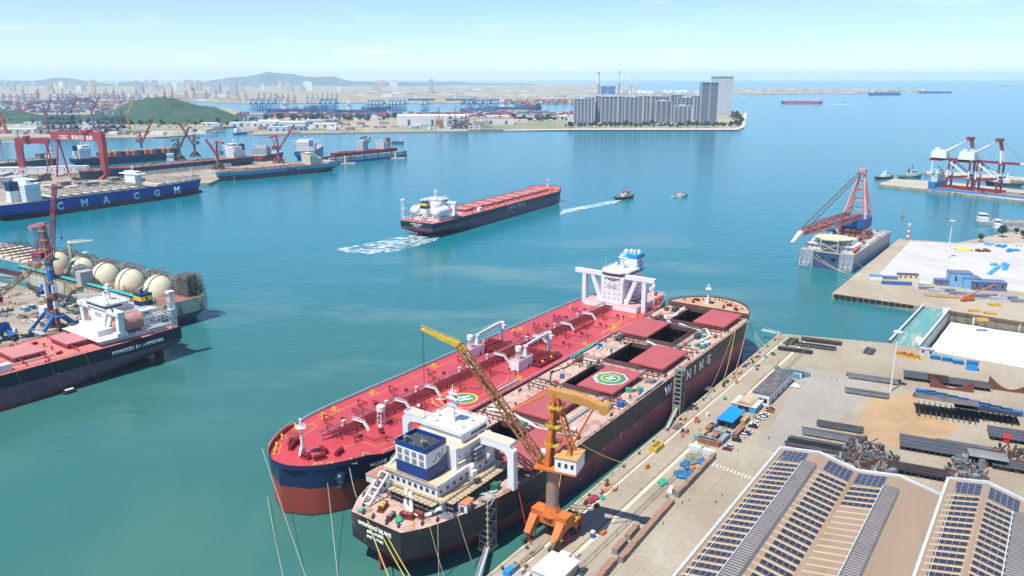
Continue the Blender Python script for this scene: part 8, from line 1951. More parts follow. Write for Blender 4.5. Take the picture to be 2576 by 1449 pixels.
for k in range(64):
 off = q.choice((3.4, 3.8, 8, 11, 20)); x = q.uniform(258, 590); p = E1 + qd * x + qn * (off + q.uniform(-.8, .8)); i = q.randrange(8) if off > 4 else q.choice((1, 2, 6, 0)); w_ = q.uniform(.8, 1.7)
 c = MB(); c.bx(-w_, w_, -.7, .7, .15, q.uniform(.7, 1.6)); c.bx(-w_ - .05, w_ + .05, -.75, .75, 0, .15); c.bx(-w_ * .6, w_ * .6, -.5, .5, .9, 1.9) if q.random() < .3 else None
 tag(c.build("quay_crate", cols[i], None, loc=p, rz=QANG + q.uniform(-.2, .2)), nm[i] + (" on the apron between the crane rails" if off > 6 else " on the strip beside the quay edge"), "crate", nm[i] + "s along the crane track" + ("" if off > 6 else " edge"))
sp = qthing("frame_rack", "yellow skip with zigzag bars on the apron", "skip", 1651, 1130); c = MB(); c.bx(-4.4, 4.4, -2.0, 2.0, 0, 2.4); c.build("body", YELLOW, sp); c = MB()
for k in range(8): x = -3.6 + k * .9; c.beam((x, -1.4, 2.6), (x + .9, 1.4, 2.6), .2) if k % 2 else c.beam((x, 1.4, 2.6), (x + .9, -1.4, 2.6), .2)
c.build("brace_bars", BROWN, sp)
for u, v, w_, d, lb in ((1706, 1073, 9, 4, "flat steel plate lying on the apron"), (1745, 1019, 5, 3, "small steel plate further along the apron"), (1785, 978, 6, 4, "dark plate on the apron below the ship's name")): sp = qthing("steel_plate", lb, "plate", u, v); c = MB(); c.bx(-w_ / 2, w_ / 2, -d / 2, d / 2, 0, .12); c.build("plate", mat("dark_steel_plate", (.13, .1, .09), .6, .2), sp)
def heap(name, lb, u, v, m, r0, h, seed, cat="tarpaulin", n=7):
 q = random.Random(seed); c = MB()
 for i in range(n): c.ball((q.uniform(-r0, r0), q.uniform(-r0 * .6, r0 * .6), h * .25), q.uniform(.4, .75) * r0, 9, 6, q.uniform(.4, .7) * h / r0)
 tag(c.build(name, m, None, True, loc=at(u, v, QZ), rz=QANG), lb, cat)
BTARP = mat("deep_blue_tarp", (.02, .14, .3), .6, .3, .6)
heap("tarpaulin_heap", "large blue tarpaulin over gear by the block row", 1722, 1192, BTARP, 3.6, 2.6, 1); heap("tarpaulin_heap", "second blue tarpaulin heap above the large one", 1726, 1172, BTARP, 2.8, 3, 2); heap("tarpaulin_heap", "blue tarpaulin bundle at the right by the white container", 1764, 1163, BTARP, 2.4, 2.2, 3); heap("tarpaulin_heap", "grey green tarpaulin next to the fence", 1742, 1156, mat("olive_tarp", (.2, .21, .14), .8, .3, .5), 4, 2, 4)
heap("tarpaulin_heap", "emerald green machine cover near the white van", 1665, 1217, GREEN, 2.2, 2.6, 5); heap("tarpaulin_heap", "dark red covered bundle on the apron beyond the orange crane", 1494, 1258, mat("wine_tarp", (.26, .03, .06), .6, .2, .5), 2.6, 2.2, 6); heap("tarpaulin_heap", "bright orange lump between crane and fence", 1522, 1235, ORANGE, 1.2, 1.6, 7); heap("tarpaulin_heap", "emerald drum cover beside the dark red bundle", 1516, 1252, GREEN, 1.4, 1.5, 8); heap("tarpaulin_heap", "emerald cover far along the quay edge", 1822, 903, GREEN, 2, 1.8, 9); heap("tarpaulin_heap", "orange red heap on the blue tarpaulins", 1738, 1180, ORANGE, 1.5, 2.4, 10)
sp = qthing("portable_toilet", "blue portable toilet with a white roof by the fence", "toilet", 1491, 1352); c = MB(); c.bx(-.75, .75, -.75, .75, 0, 2.3); c.build("body", BLUE, sp); c = MB(); c.bx(-.85, .85, -.85, .85, 2.3, 2.9, .15); c.build("roof", WHITE, sp); c = MB(); c.bx(-.5, .5, -.8, -.74, .1, 2.1); c.build("door", BRBLUE, sp)
sp = qthing("canopy", "large white canopy roof at the picture's lower edge", "canopy", 1405, 1440); c = MB(); c.bx(-9, 5, -6, 6, 3.6, 4.2); c.build("roof", WHITE, sp); c = MB(); c.bx(-8.6, 4.6, -5.6, 5.6, 0, 3.6); c.build("wall", WHITED, sp); c = MB(); c.bx(6, 9, 0, 4, 0, 3); c.build("air_unit", WHITE, sp)
sp = qthing("generator", "bright blue generator box on the apron at the lower edge", "generator", 1280, 1444); c = MB(); c.bx(-2, 2, -1.3, 1.3, .2, 2.2); c.build("body", BRBLUE, sp); c = MB(); c.bx(2.2, 5.4, -1.2, 1.2, .2, 2); c.tube((4, 0, 2), (4, 0, 2.9), .3); c.build("engine", GREY, sp)
for u, v, lb in ((1328, 1404, "timber stack laid on the apron left of the crane feet"), (1350, 1388, "second timber stack near the crane's cable reel")):
 sp = qthing("timber_stack", lb, "timber", u, v)
 for k in range(3): c = MB(); c.bx(-4, 4, -.9 + k * .7, -.35 + k * .7, .2, .8); c.build("beam", mat("weathered_timber", (.32, .27, .2), .8, .3), sp)
sp = qthing("warning_sign", "yellow triangular sign at the gate beyond the office", "sign", 1958, 918); c = MB(); c.tube((0, 0, 0), (0, 0, 3), .1, n=6); c.build("post", GREY, sp); c = MB(); c.ext([(-1.3, .1, 2.6), (1.3, .1, 2.6), (0, .1, 5)], (0, .15, 0)); c.build("panel", YELLOW, sp)
def stair_tower(lb, u, v, h, m1, m2, z, w_=5.2):
 p = at(u, v, z); sp = thing("stair_tower", lb, "stair tower", p, QANG); c = MB(); n = int(h / 2.4)
 for x in (-w_ / 2, w_ / 2):
  for y in (-w_ * .4, w_ * .4): c.beam((x, y, 0), (x, y, h), .35)
 c.bx(-w_ / 2 - .6, w_ / 2 + .6, -w_ * .5, w_ * .5, -1, .4); c.build("frame", m1, sp)
 for k in range(n):
  z0 = h * k / n; z1 = h * (k + 1) / n; f = MB(); s = 1 if k % 2 else -1
  for y in (-w_ * .38, w_ * .38): f.beam((-s * w_ * .4, y, z0 + .2), (s * w_ * .4, y, z1), .9, .3)
  f.bx(-w_ * .5, w_ * .5, -w_ * .4, w_ * .4, z1 - .08, z1); f.bx(w_ * .5, w_ * .5 + .06, -w_ * .4, w_ * .4, z1, z1 + 1); f.bx(-w_ * .5 - .06, -w_ * .5, -w_ * .4, w_ * .4, z1, z1 + 1); f.build("stair_flight", m2, sp)
STT = mat("stair_tower_sand", (.5, .42, .26), .6, .15, .4); stair_tower("sand coloured stair tower hanging at the ore carrier's stern quarter", 1227, 1374, 21, STT, mat("stair_grey", (.38, .37, .33), .6), 1.5)
stair_tower("ochre and grey stair tower covering the missing letter on the hull", 1705, 1040, 25, mat("stair_ochre", (.45, .33, .12), .6), GREY, 4.0, 5.0)
def gangway(lb, a, b, m): sp = thing("gangway", lb, "gangway", a); c = MB(); d = b - a; c.beam((0, 0, 0), d, 1.6, .3); n = Vector((-d.y, d.x, 0)).normalized() * .8; c.rail([n, d + n], 1.1, .14, 2); c.rail([-n, d - n], 1.1, .14, 2); c.build("walkway", m, sp)
gangway("grey gangway from the sand coloured stair tower down to the quay", at(1226, 1378, 3), at(1200, 1462, QZ + .2), LTGREY); gangway("slim green grey gangway leaning on the ochre stair tower", at(1710, 1012, 9), at(1676, 1082, QZ + .2), mat("gangway_green_grey", (.35, .4, .36), .5))
gangway("white boom barrier reaching over the water at the quay's end", at(1917, 831, QZ + 1), at(1962, 840, QZ + .6), WHITE)
STL = [mat("stock_slate", (.1, .105, .115), .55, .2, .3), mat("stock_grey", (.2, .21, .22), .55, .2, .3), mat("stock_black", (.035, .038, .044), .5, .25, .3)]
def steel_rack(lb, u, v, rz, L, n, m, w_=1.2, h=1.0, rows=1):
 sp = qthing("steel_stack", lb, "steel stack", u, v, rz)
 for x in (-L * .35, 0, L * .35): c = MB(); c.bx(x - .3, x + .3, -n * w_ * .55, n * w_ * .55, 0, .9); c.build("trestle", BROWN, sp)
 for k in range(n):
  c = MB(); y = (k - n / 2 + .5) * w_; q = L * rnd.uniform(.86, 1.02); c.bx(-q / 2, q / 2, y - w_ * .42, y + w_ * .42, .9, 1.15); c.bx(-q / 2, q / 2, y - .09, y + .09, 1.15, 1.1 + h)
  for t in range(int(q / 2.4)): c.bx(-q / 2 + t * 2.4, -q / 2 + t * 2.4 + .12, y - w_ * .4, y + w_ * .4, 1.15, 1.0 + h * .8)
  c.build("girder", m if rnd.random() < .75 else rnd.choice(STL), sp)
for a in (("bundle of pale slate girders near the quay corner", 1992, 861, 0, 13, 5, STL[1]), ("trussed steel rack below the slate girders", 2000, 884, 100, 22, 4, STL[1]), ("large black panel stack of the quay corner, back one", 2066, 862, 100, 26, 4, STL[2]), ("large black panel stack of the quay corner, front one", 2052, 875, 100, 26, 4, STL[2]), ("pair of dark girders beside the dock mouth, left one", 2180, 884, 0, 12, 2, STL[0]), ("pair of dark girders beside the dock mouth, right one", 2192, 887, 0, 12, 3, STL[0]),
("long grey profile stack by the floodlight mast", 2196, 957, 100, 30, 5, STL[1]), ("rusty legged rack of twisted grey profiles", 2180, 993, 100, 24, 5, STL[1]), ("stack of long dark beams by the sandy lot, upper", 2112, 1078, 100, 24, 5, STL[0]), ("stack of pale grates in the beam row, middle", 2088, 1100, 100, 27, 6, STL[1]), ("black girder field next to the hall's far gable", 2056, 1126, 100, 30, 8, STL[2]), ("grey beam stack right of the slate slab", 2432, 1128, 100, 26, 4, STL[1])): steel_rack(*a)
def slab_section(lb, u, v, rz, L, W, h, m, ribs=True, curve=False):
 sp = qthing("ship_section", lb, "ship section", u, v, rz); c = MB(); c.bx(-L / 2, L / 2, -W / 2, W / 2, 2.0, 2.4) if not curve else None
 if curve:
  n = 10; pr = [(-W / 2 + W * i / n, 2 + h * math.sin(PI * (i / n) * .55 + .25)) for i in range(n + 1)]; c.add([(x, y, z) for x in (-L / 2, L / 2) for y, z in pr], [(i, i + 1, n + 2 + i, n + 1 + i) for i in range(n)]);
 c.build("plating", m, sp); c = MB()
 for k in range(int(L / 2.6)): x = -L / 2 + .4 + k * 2.6; c.bx(x, x + .25, -W / 2, W / 2, 2.0 - h * .5, 2.0) if not curve else c.bx(x, x + .25, -W / 2, W / 2, 1.0, 2.6)
 for y in (-W * .3, 0, W * .3): c.bx(-L / 2, L / 2, y - .1, y + .1, 2.4, 2.7) if not curve else None
 c.build("stiffener", BROWN if not curve else m, sp)
 for x in (-L * .4, 0, L * .4):
  for y in (-W * .4, W * .4): c = MB(); c.bx(x - .6, x + .6, y - .6, y + .6, 0, 2.0 - h * .5 if not curve else 1.0, .15); c.build("support_block", BROWN, sp)
SLT = mat("section_slate", (.07, .085, .1), .5, .15, .15); SBK = mat("section_black", (.02, .022, .026), .5, .25, .2); SBR = mat("section_brown_grey", (.13, .11, .1), .6, .3, .15)
for a in (("dark slate flat section nearest the floodlight mast", 2328, 955, 100, 24, 12, 2, SLT), ("long slate flat section with a brown cradle on its corner", 2410, 968, 100, 32, 11, 2.6, SLT), ("bulky brown grey curved section on the sandy lot", 2372, 1042, 100, 30, 18, 9, SBR, True, True), ("black ribbed section beside the bulky curved one", 2476, 1050, 100, 30, 13, 4, SBK, True, True), ("tilted slate slab section below the sandy lot", 2345, 1130, 100, 29, 15, 3, SLT), ("slate slab at the right picture edge", 2560, 1105, 100, 26, 14, 3, SLT), ("black plate row beside the slate slab", 2310, 1192, 100, 26, 9, 2, SBK), ("grey web section at the right end of the yard", 2480, 1162, 100, 16, 14, 3, mat("section_grey", (.22, .22, .22), .6, .2), True, True), ("slate slab pair by the second hall's gable", 2555, 1180, 100, 20, 10, 2, SLT)): slab_section(*a)
def cradle(lb, u, v, W, h): sp = qthing("steel_cradle", lb, "cradle", u, v, 100); c = MB(); n = 12; top = [(-W / 2 + W * i / n, h - h * .86 * math.sin(PI * i / n)) for i in range(n + 1)]; c.ext([(x, -.5, 0) for x in (-W / 2, W / 2)] + [(x, -.5, z) for x, z in top[::-1]], (0, 1, 0)); c.build("web", mat("cradle_rust", (.17, .06, .045), .6, .2), sp)
cradle("rust coloured crescent cradle standing alone at the right", 2540, 985, 22, 8); cradle("rust crescent cradle on the end of the long slate section", 2392, 980, 22, 7)
q = random.Random(77)
def scrapheap(lb, u, v, r0, n, mats, seed):
 q = random.Random(seed); sp = qthing("steel_assembly", lb, "steel parts", u, v)
 for k in range(n):
  c = MB(); a = Vector((q.uniform(-r0, r0), q.uniform(-r0 * .6, r0 * .6), 0)); t = q.random()
  if t < .5: c.beam(a + Vector((0, 0, q.uniform(0, 1))), a + Vector((q.uniform(-3, 3), q.uniform(-3, 3), q.uniform(.5, 4.5))), q.uniform(.4, 1))
  elif t < .8: c.cb(a.x, a.y, 0, q.uniform(1, 4), q.uniform(1, 3), q.uniform(1, 4), q.random() * 3)
  else: c.tube(a, a + Vector((q.uniform(-3, 3), q.uniform(-3, 3), q.uniform(1, 3))), q.uniform(.3, .8))
  c.build("steel_piece", q.choice(mats), sp)
MS = [STL[0], DKGREY, BROWN, GREY, STL[1], STL[0], BROWN]
for a in (("pile of block supports and fittings by the hall's far corner", 2174, 1136, 12, 60, MS, 1), ("spiky grey assembly left of the tilted slate slab", 2210, 1172, 12, 60, MS, 2), ("dense fittings pile between slab and second hall", 2430, 1200, 12, 60, MS, 3), ("white grey pipe tangle behind the hall gable", 2150, 1150, 9, 40, MS, 4), ("dark fittings heap by the grey web section", 2440, 1172, 9, 40, MS, 5), ("rusty props under the yard's right edge", 2540, 1150, 9, 40, [BROWN, BROWN, DKGREY], 6)): scrapheap(*a)
for k in range(9): qbox("blue_cabin", "small blue cabin in the broken row across the section yard", "cabin", 2328 + k * 27, 991 + k * 6.4, 10, 2.6, 2.0, QD + 100, CONT, CONT, grp="blue cabins across the section yard")
for k, (u, v) in enumerate(((2265, 894), (2283, 898), (2300, 902), (2352, 903), (2382, 908), (2410, 915))): qbox("skip_bin", ("yellow skip nearest the dock edge", "middle yellow skip of the dock edge trio", "third yellow skip of the dock edge trio", "blue bin first past the yellow skips", "blue bin second past the yellow skips", "blue bin third past the yellow skips")[k], "skip", u, v, 5.5, 3, 2.2, QD + 100, YELLOW if k < 3 else CONT, ORANGE if k < 3 else BRBLUE)
qbox("site_cabin", "white grey cabin with a dark front above the yellow skips", "cabin", 2330, 892, 9, 4, 4, QD + 100, WHITED, LTGREY, win=2); qbox("blue_cabin", "tall bright blue cabin by the dock's brim", "cabin", 2444, 930, 6, 4, 5, QD + 100, BRBLUE, BLUE); qbox("low_wall_block", "red machine at the right end of the section yard", "machine", 2532, 1109, 6, 3, 2.4, QD, RED, RED)
SAND = mat("orange_sand", (.4, .26, .14), .9, .2, .06, (.42, .27, .14), .4)
c = MB(); P_ = [at(*p, QZ) for p in ((2190, 1002), (2300, 990), (2330, 1040), (2420, 1075), (2330, 1130), (2230, 1120), (2150, 1085))]; c.add([(p.x, p.y, QZ + .006) for p in P_], [tuple(range(7))]); struct(c.build("sand_ground", SAND))
ASPH = ground_mat("yard_asphalt", (.34, .31, .26), (.3, .27, .22), (.4, .37, .31), .02)
c = MB(); P_ = [at(*p, QZ) for p in ((2030, 925), (2215, 955), (2130, 1040), (1990, 1150), (1900, 1122), (1960, 1040))]; c.add([(p.x, p.y, QZ + .01) for p in P_], [tuple(range(6))]); struct(c.build("yard_road", ASPH))
LM = mat("lane_paint", (.68, .64, .55), .8, .2, .4);
for k in range(11):
 a = at(2148 - k * 20, 960 + k * 19.5, QZ); c = MB(); c.cb(a.x, a.y, QZ + .012, 2.6, .22, .006, QANG); struct(c.build("lane_marking_line", LM))
for k in range(13):
 a = at(1795 + k * 9, 1168 + k * 3.3, QZ); c = MB(); c.cb(a.x, a.y, QZ + .012, 3.2, .5, .006, QANG); struct(c.build("crossing_marking_line", LM))
# ------------------------------------------------------------------ loose gear on the ore carrier's deck
ORM = ORE.matrix_basis.copy()
import mathutils
ORM = Matrix.Translation(ORE.location) @ ORE.rotation_euler.to_matrix().to_4x4()
OD = 20.9
def on_ore(x, y, z=OD): return ORM @ Vector((x, y, z))
def rest(o, x, y, z=OD, rz=0.0):
 o.location = on_ore(x, y, z); o.rotation_euler = (0, -.0165, R(54.35) + rz); return o
q = random.Random(41)
KM = {"green": GREEN, "teal": mat("teal_box", (.03, .4, .35), .5), "blue": BLUE, "red": mat("tool_red", (.55, .04, .03), .5), "grey": GREY, "brown": BROWN, "yellow": YELLOW, "white": WHITED, "dark": DKGREY, "wood": mat("crate_wood", (0, 0, 0))}
hn = ("foremost", "second", "third", "helideck", "fifth", "aftmost")
cx_ = (292, 249, 207, 163, 119, 76)
for k in range(70):
 i = q.randrange(6); s = q.choice((-1, 1)); kind = q.choice(("box", "drum", "pallet", "box", "skip")); c = q.choice(("green", "teal", "blue", "red", "grey", "brown", "grey", "brown", "wood", "dark", "white", "yellow"))
 y = s * q.uniform(14, 26.5) if q.random() < .7 else q.uniform(-12, 12); x = cx_[i] + (q.uniform(-17, 17) if abs(y) > 13 else q.choice((-21.5, 21.5)))
 if (i in (0, 2, 5) and -29 < y < -2) or (i == 1 and 5 < y < 27) or (i == 3 and -19 < y < 3): y = -y if abs(y) > 13 else y;
 b = MB(); w_ = q.uniform(.7, 1.7)
 if kind == "drum": b.lathe([(.5, 0), (.55, .5), (.5, 1.1), (.3, 1.15)], (0, 0, 0), 10); b.lathe([(.5, 0), (.55, .5), (.5, 1.1), (.3, 1.15)], (1.2, .3, 0), 10)
 elif kind == "skip": b.bx(-w_ * 1.3, w_ * 1.3, -w_ * .7, w_ * .7, 0, .3); b.bx(-w_ * 1.3, w_ * 1.3, -w_ * .7, -w_ * .6, .3, 1.1); b.bx(-w_ * 1.3, w_ * 1.3, w_ * .6, w_ * .7, .3, 1.1); b.bx(-w_ * 1.3, -w_ * 1.2, -w_ * .6, w_ * .6, .3, 1.1); b.bx(w_ * 1.2, w_ * 1.3, -w_ * .6, w_ * .6, .3, 1.1)
 else: b.bx(-w_, w_, -w_ * .7, w_ * .7, .12, w_ * 1.2); b.bx(-w_, -w_ + .2, -w_ * .7, w_ * .7, 0, .12); b.bx(w_ - .2, w_, -w_ * .7, w_ * .7, 0, .12); b.bx(-w_ * .9, w_ * .9, -w_ * .6, w_ * .6, w_ * 1.2, w_ * 1.2 + .1)
 lb = "%s %s on the %s side deck by the %s hatch of the ore carrier" % (c, "double drum" if kind == "drum" else kind if kind != "box" else "tool box", "quay" if y < 0 else "tanker", hn[i])
 rest(tag(b.build("tool_" + ("drum" if kind == "drum" else "box" if kind != "skip" else "skip"), KM[c]), lb, "deck gear", lb), x, y, rz=q.uniform(0, 3))
def duct(lb, pts, r_, m=None, cat="hose", nm="air_duct"):
 c = MB(); P_ = [on_ore(x, y, OD + z) for x, y, z in pts]; n = len(P_); S_ = []
 for i in range(n - 1):
  for k in range(4): S_.append(P_[i].lerp(P_[i + 1], k / 4) + Vector((0, 0, .25 * math.sin(k * 1.6 + i))))
 c.path(S_ + [P_[-1]], r_, 7); tag(c.build(nm, m or WHITE), lb, cat)
duct("white air duct zigzagging before the foremost hatch on the tanker side", [(306, 14, 2.5), (298, 15, 1), (291, 13, .8), (284, 18, .8), (276, 13, 1.2), (271, 8, 2)], .55); duct("white air duct by the quay rail at the foremost hatch gap", [(268, -17, 3), (262, -22, 1), (252, -20, .8), (254, -25, .6), (246, -23, .6)], .6)
duct("white duct crossing between the two foremost hatches", [(270, 2, 2.6), (271, -6, 1), (270, -13, 1)], .5); duct("long white hose on the tanker side by the second hatch", [(246, 24, .5), (232, 22, .4), (222, 26, .5), (204, 22, .5)], .3); duct("white duct between second and third hatch", [(229, 4, 2.6), (227, -6, .9), (226, -14, .9)], .5)
duct("white duct crossing before the helideck hatch", [(184, 10, 1), (183, 0, 1.2), (184, -10, .8)], .45); duct("white arched pipes between the fifth and aftmost hatches", [(97, 22, 3), (98, 10, 4.5), (97, -2, 2.6), (96, -10, 1)], .7); duct("white hose curling beside the deckhouse front", [(93, 20, 1), (88, 24, 1.6), (70, 18, 2), (62, 12, 3)], .6)
duct("white air ducts heaped behind the funnel on the stern deck", [(17, -2, 5), (14, -5, 1.5), (11, -8, .8), (13, -13, .8), (18, -16, 2.2)], .75); duct("second white duct hanging down behind the funnel", [(18, 1, 5), (14, -2, 1.2), (12, -6, .9), (9, -9, .7)], .7); duct("mint green hose on the side deck by the deckhouse", [(50, -20, .5), (42, -24, .5), (36, -20, .9)], .4, mat("mint_hose", (.35, .62, .55), .5)); duct("dark hose snaking by the helideck hatch on the tanker side", [(186, 25, .4), (170, 24, .4), (160, 27, .4), (148, 20, .6), (142, 12, 1)], .3, BLACK)
duct("turquoise pipe along the tanker side rail", [(214, 29, 1), (196, 29, 1), (184, 29, 1)], .55, TEAL, "pipe", "rail_pipe"); duct("silver lagged pipe along the quay side rail by the helideck", [(182, -28, .8), (164, -28.2, .8), (152, -28, .8)], .8, LTGREY, "pipe", "rail_pipe")
def hut(lb, x, y, L, W, h, m, r_, rz=0):
 sp = thing("deck_hut", lb, "cabin"); c = MB(); c.bx(-L / 2, L / 2, -W / 2, W / 2, 0, h); c.build("wall", m, sp); c = MB(); c.bx(-L / 2 - .2, L / 2 + .2, -W / 2 - .2, W / 2 + .2, h, h + .2); c.build("roof", r_, sp)
 for xx in (-L * .25, L * .2): d = MB(); d.bx(xx - .5, xx + .5, -W / 2 - .06, -W / 2, .1, h * .75); d.build("door", DKGREY, sp)
 d = MB(); d.bx(-L / 2 - .06, -L / 2, -.8, .8, .1, h * .7); d.build("door", DKGREY, sp); rest(sp, x, y, rz=rz)
PKR = mat("rusty_pink_roof", (0, 0, 0))
hut("white hut with a pink roof between helideck and third hatch", 186.5, 17, 8.5, 4, 3, WHITE, PKR, 1.57); hut("white stern hut with an orange roof by the sand coloured stair tower", 26, -21.5, 5.5, 4, 3.4, WHITE, mat("orange_hut_roof", (.5, .2, .08), .7), .2)
for lb, x, y, w_, m in (("grey brown bin beside the pink roofed hut", 184, 23.5, 6, BROWN), ("dark crate near the foremost hatch on the tanker side", 279, 20, 7, BROWN), ("second dark crate by the forecastle", 302, 19, 6.5, DKGREY), ("dark crate before the second hatch, quay side", 258, -15.5, 6, DKGREY), ("grey machine box before the aftmost hatch gap", 97, -22, 3.5, GREY), ("green box on the side deck behind the wing", 44, -22, 3, mat("bottle_green", (.03, .14, .09), .6)), ("blue barrel rack by the fifth hatch rail", 142, -25, 3, BLUE), ("grey bin at the second hatch's tanker corner", 229, 22, 7, DKGREY)):
 c = MB(); c.bx(-w_ / 2, w_ / 2, -1.4, 1.4, 0, 2.4); c.bx(-w_ / 2 - .1, w_ / 2 + .1, -1.5, 1.5, 2.4, 2.6); c.bx(-w_ / 2, -w_ / 2 + .3, -1.6, 1.6, 0, .2); rest(tag(c.build("deck_bin", m), lb, "bin"), x, y, rz=q.uniform(-.2, .2))
SCD = mat("scaffold_dark", (.1, .095, .09), .8, .4, .6); SPL = mat("scaffold_plank", (.42, .33, .21), .8, .2, .5)
def scaffold(lb, x0, x1, y0, y1, h, parts_=None):
 sp = thing("scaffolding", lb, "scaffolding"); c = MB(); nx = max(1, int(abs(x1 - x0) / 2.2)); ny = max(1, int(abs(y1 - y0) / 2.2)); nz = max(1, int(h / 2))
 for i in range(nx + 1):
  for j in range(ny + 1): x = x0 + (x1 - x0) * i / nx; y = y0 + (y1 - y0) * j / ny; c.beam((x, y, 0), (x, y, h + .8), .16)
 for k in range(1, nz + 1):
  z = h * k / nz
  for j in range(ny + 1): y = y0 + (y1 - y0) * j / ny; c.beam((x0, y, z), (x1, y, z), .14); c.beam((x0, y, z - 1), (x1, y, z - 1), .1)
  for i in range(nx + 1): x = x0 + (x1 - x0) * i / nx; c.beam((x, y0, z), (x, y1, z), .14)
 c.build("scaffold_tube", SCD, sp)
 for k in range(1, nz + 1): c = MB(); z = h * k / nz; c.bx(x0, x1, y0, y1, z - .1, z); c.build("plank_deck", SPL if k == nz else SCD, sp)
 rest(sp, 0, 0, 20.9)
scaffold("dark scaffolding along the deckhouse's quay side", 20, 58, -20.4, -17.2, 4.2); scaffold("scaffolding behind the deckhouse above the stern winches", 14.6, 18, -15, 8, 4.0); scaffold("scaffolding block on the tanker side of the deckhouse", 18, 50, 17.2, 21, 5.5); scaffold("sandy topped scaffold at the arched wing's foot", 53, 60, -24.8, -20.6, 3.6); scaffold("scaffolding between deckhouse and the aftmost hatch", 57.4, 59.4, -9, 16, 6)
for lb, x, y, m, r0, h in (("emerald tarpaulin heap on the stern deck", 6, -6, GREEN, 1.8, 2), ("grey blue net spread on the stern deck", 20, -19, mat("grey_net", (.14, .18, .2), .8, .3), 3, 1), ("yellow heap by the stern winches", 7, -12, YELLOW, .9, 1), ("emerald cover near the stern rail", 3, 10, GREEN, 1.4, 1.6), ("green raft bag by the pink roofed hut", 180, 14, mat("bottle_green", (0, 0, 0)), 2.2, 1.6)):
 c = MB()
 for i in range(6): c.ball((q.uniform(-r0, r0), q.uniform(-r0, r0) * .6, h * .2), r0 * q.uniform(.4, .7), 8, 5, h / r0 * .5)
 rest(tag(c.build("tarpaulin_heap", m, None, True), lb, "tarpaulin"), x, y)
# ------------------------------------------------------------------ mooring ropes
def rope(lb, a, b, sag, m=ROPE, r_=.11, grp=None):
 c = MB(); n = 12; c.path([a.lerp(b, k / n) - Vector((0, 0, sag * 4 * (k / n) * (1 - k / n))) for k in range(n + 1)], r_, 5); tag(c.build("mooring_rope", m), lb, "rope", grp)
for k, (x, y, u, v) in enumerate(((.5, 5, 1010, 1450), (.5, 1, 1060, 1452), (.5, -2, 1075, 1452))): rope(("yellow stern rope nearest the name's first letters", "yellow stern rope in the middle of three", "yellow stern rope closest to the quay")[k], on_ore(x, y, OD + .3), at(u, v, 1) + Vector((0, -12, 0)), 1, YROPE, .2)
for k, (x, u, v) in enumerate(((9, 1120, 1460), (12, 1104, 1450), (20, 1190, 1420))): rope(("pale rope from the stern quarter straight down", "thin rope beside the pale stern quarter rope", "thin rope falling before the sand coloured stair tower")[k], on_ore(x, -OREF[1](x, 20) - .2, OD + .3), at(u, v, 2), .6, ROPE, .13)
for lb, x, d_, sag, m in (("yellow breast rope hanging from the bow to the quay, left one", 283, -40, 5, YROPE), ("brown breast rope beside the left yellow one", 279, -62, 4, mat("brown_rope", (.25, .18, .14), .8)), ("pale bow rope hanging steeply to the quay edge", 308, -44, 4, ROPE), ("pale bow rope from the stem to the quay corner", 331, -14, 3, ROPE), ("second pale bow rope from the stem", 333, -10, 2.4, ROPE), ("thin bow rope crossing to the far quay corner", 335, 24, 3, ROPE), ("yellow rope amidships down to the winch on the quay", 96, 26, 1, YROPE), ("yellow rope hanging in a curve behind the orange crane", 82, -28, 5, YROPE), ("dark red rope at the hull aft of the crane", 50, -8, 1, RED)):
 y = -OREF[1](x, 20) - .2; p = on_ore(x, y, OD + (3 if x > 312 else .3)); e = E1 + qd * ((p - E1).dot(qd) + d_) + qn * 1.6; e.z = QZ + .6; rope(lb, p, e, sag, m, .16)
TKM = Matrix.Translation(TANK.location) @ TANK.rotation_euler.to_matrix().to_4x4()
for lb, lp, u, v in (("long pale rope from the tanker's far bow into the foreground water", (338, -21, 21), 770, 1452), ("pale rope from the tanker's anchor pod into the foreground water", (335, 17, 15), 850, 1452), ("short pale rope at the lower left water", (344, -12, 3), 712, 1452)): rope(lb, TKM @ Vector(lp), at(u, v, 0), .8, ROPE, .09)
rope("grey rope with a white sleeve between tanker bow and ore carrier", TKM @ Vector((327, 22, 20)), on_ore(8, 18, OD + .4), 1.5, LTGREY, .14)
AMO = Matrix.Translation(AMM.location) @ AMM.rotation_euler.to_matrix().to_4x4()
for lb, x in (("brown fender line at the bulk carrier's side, left one", 84), ("brown fender line holding the floating fender", 64), ("brown line near the picture's left edge", 102)): rope(lb, AMO @ Vector((x, 26.2, 19.8)), AMO @ Vector((x - 5, 28, .8)), 1.5, mat("brown_rope", (0, 0, 0)), .12)
p = AMO @ Vector((77, 29.5, 0)); c = MB(); c.lathe([(.5, -3.6), (1.5, -2.8), (1.5, 2.8), (.5, 3.6)], (0, 0, 0), 14);
for k in range(7): c.tube((1.2 * math.cos(k * .9), 1.2 * math.sin(k * .9), -3), (1.2 * math.cos(k * .9), 1.2 * math.sin(k * .9), 3), .5, n=6)
sp = thing("floating_fender", "black and white floating fender beside the dark bulk carrier's hull", "fender", p, R(-126.6)); o = c.build("tyre_net", TYRE, sp); o.rotation_euler = (0, R(90), 0); o.location = (0, 0, .7); c = MB(); c.bx(-2.4, 2.4, -.9, .9, 2.1, 2.5, .2); c.build("canvas_top", WHITE, sp)
for k, (a, b) in enumerate((((2028, 632), (2160, 696)), ((2052, 640), (2162, 696)), ((2150, 655), (2196, 672)))): rope(("long pale rope from the crane vessel's far stern", "second pale rope from the crane vessel's stern", "short rope from the crane vessel's near side")[k], at(*a, 17), at(*b, QZ + .4), 3.5, ROPE, .22)
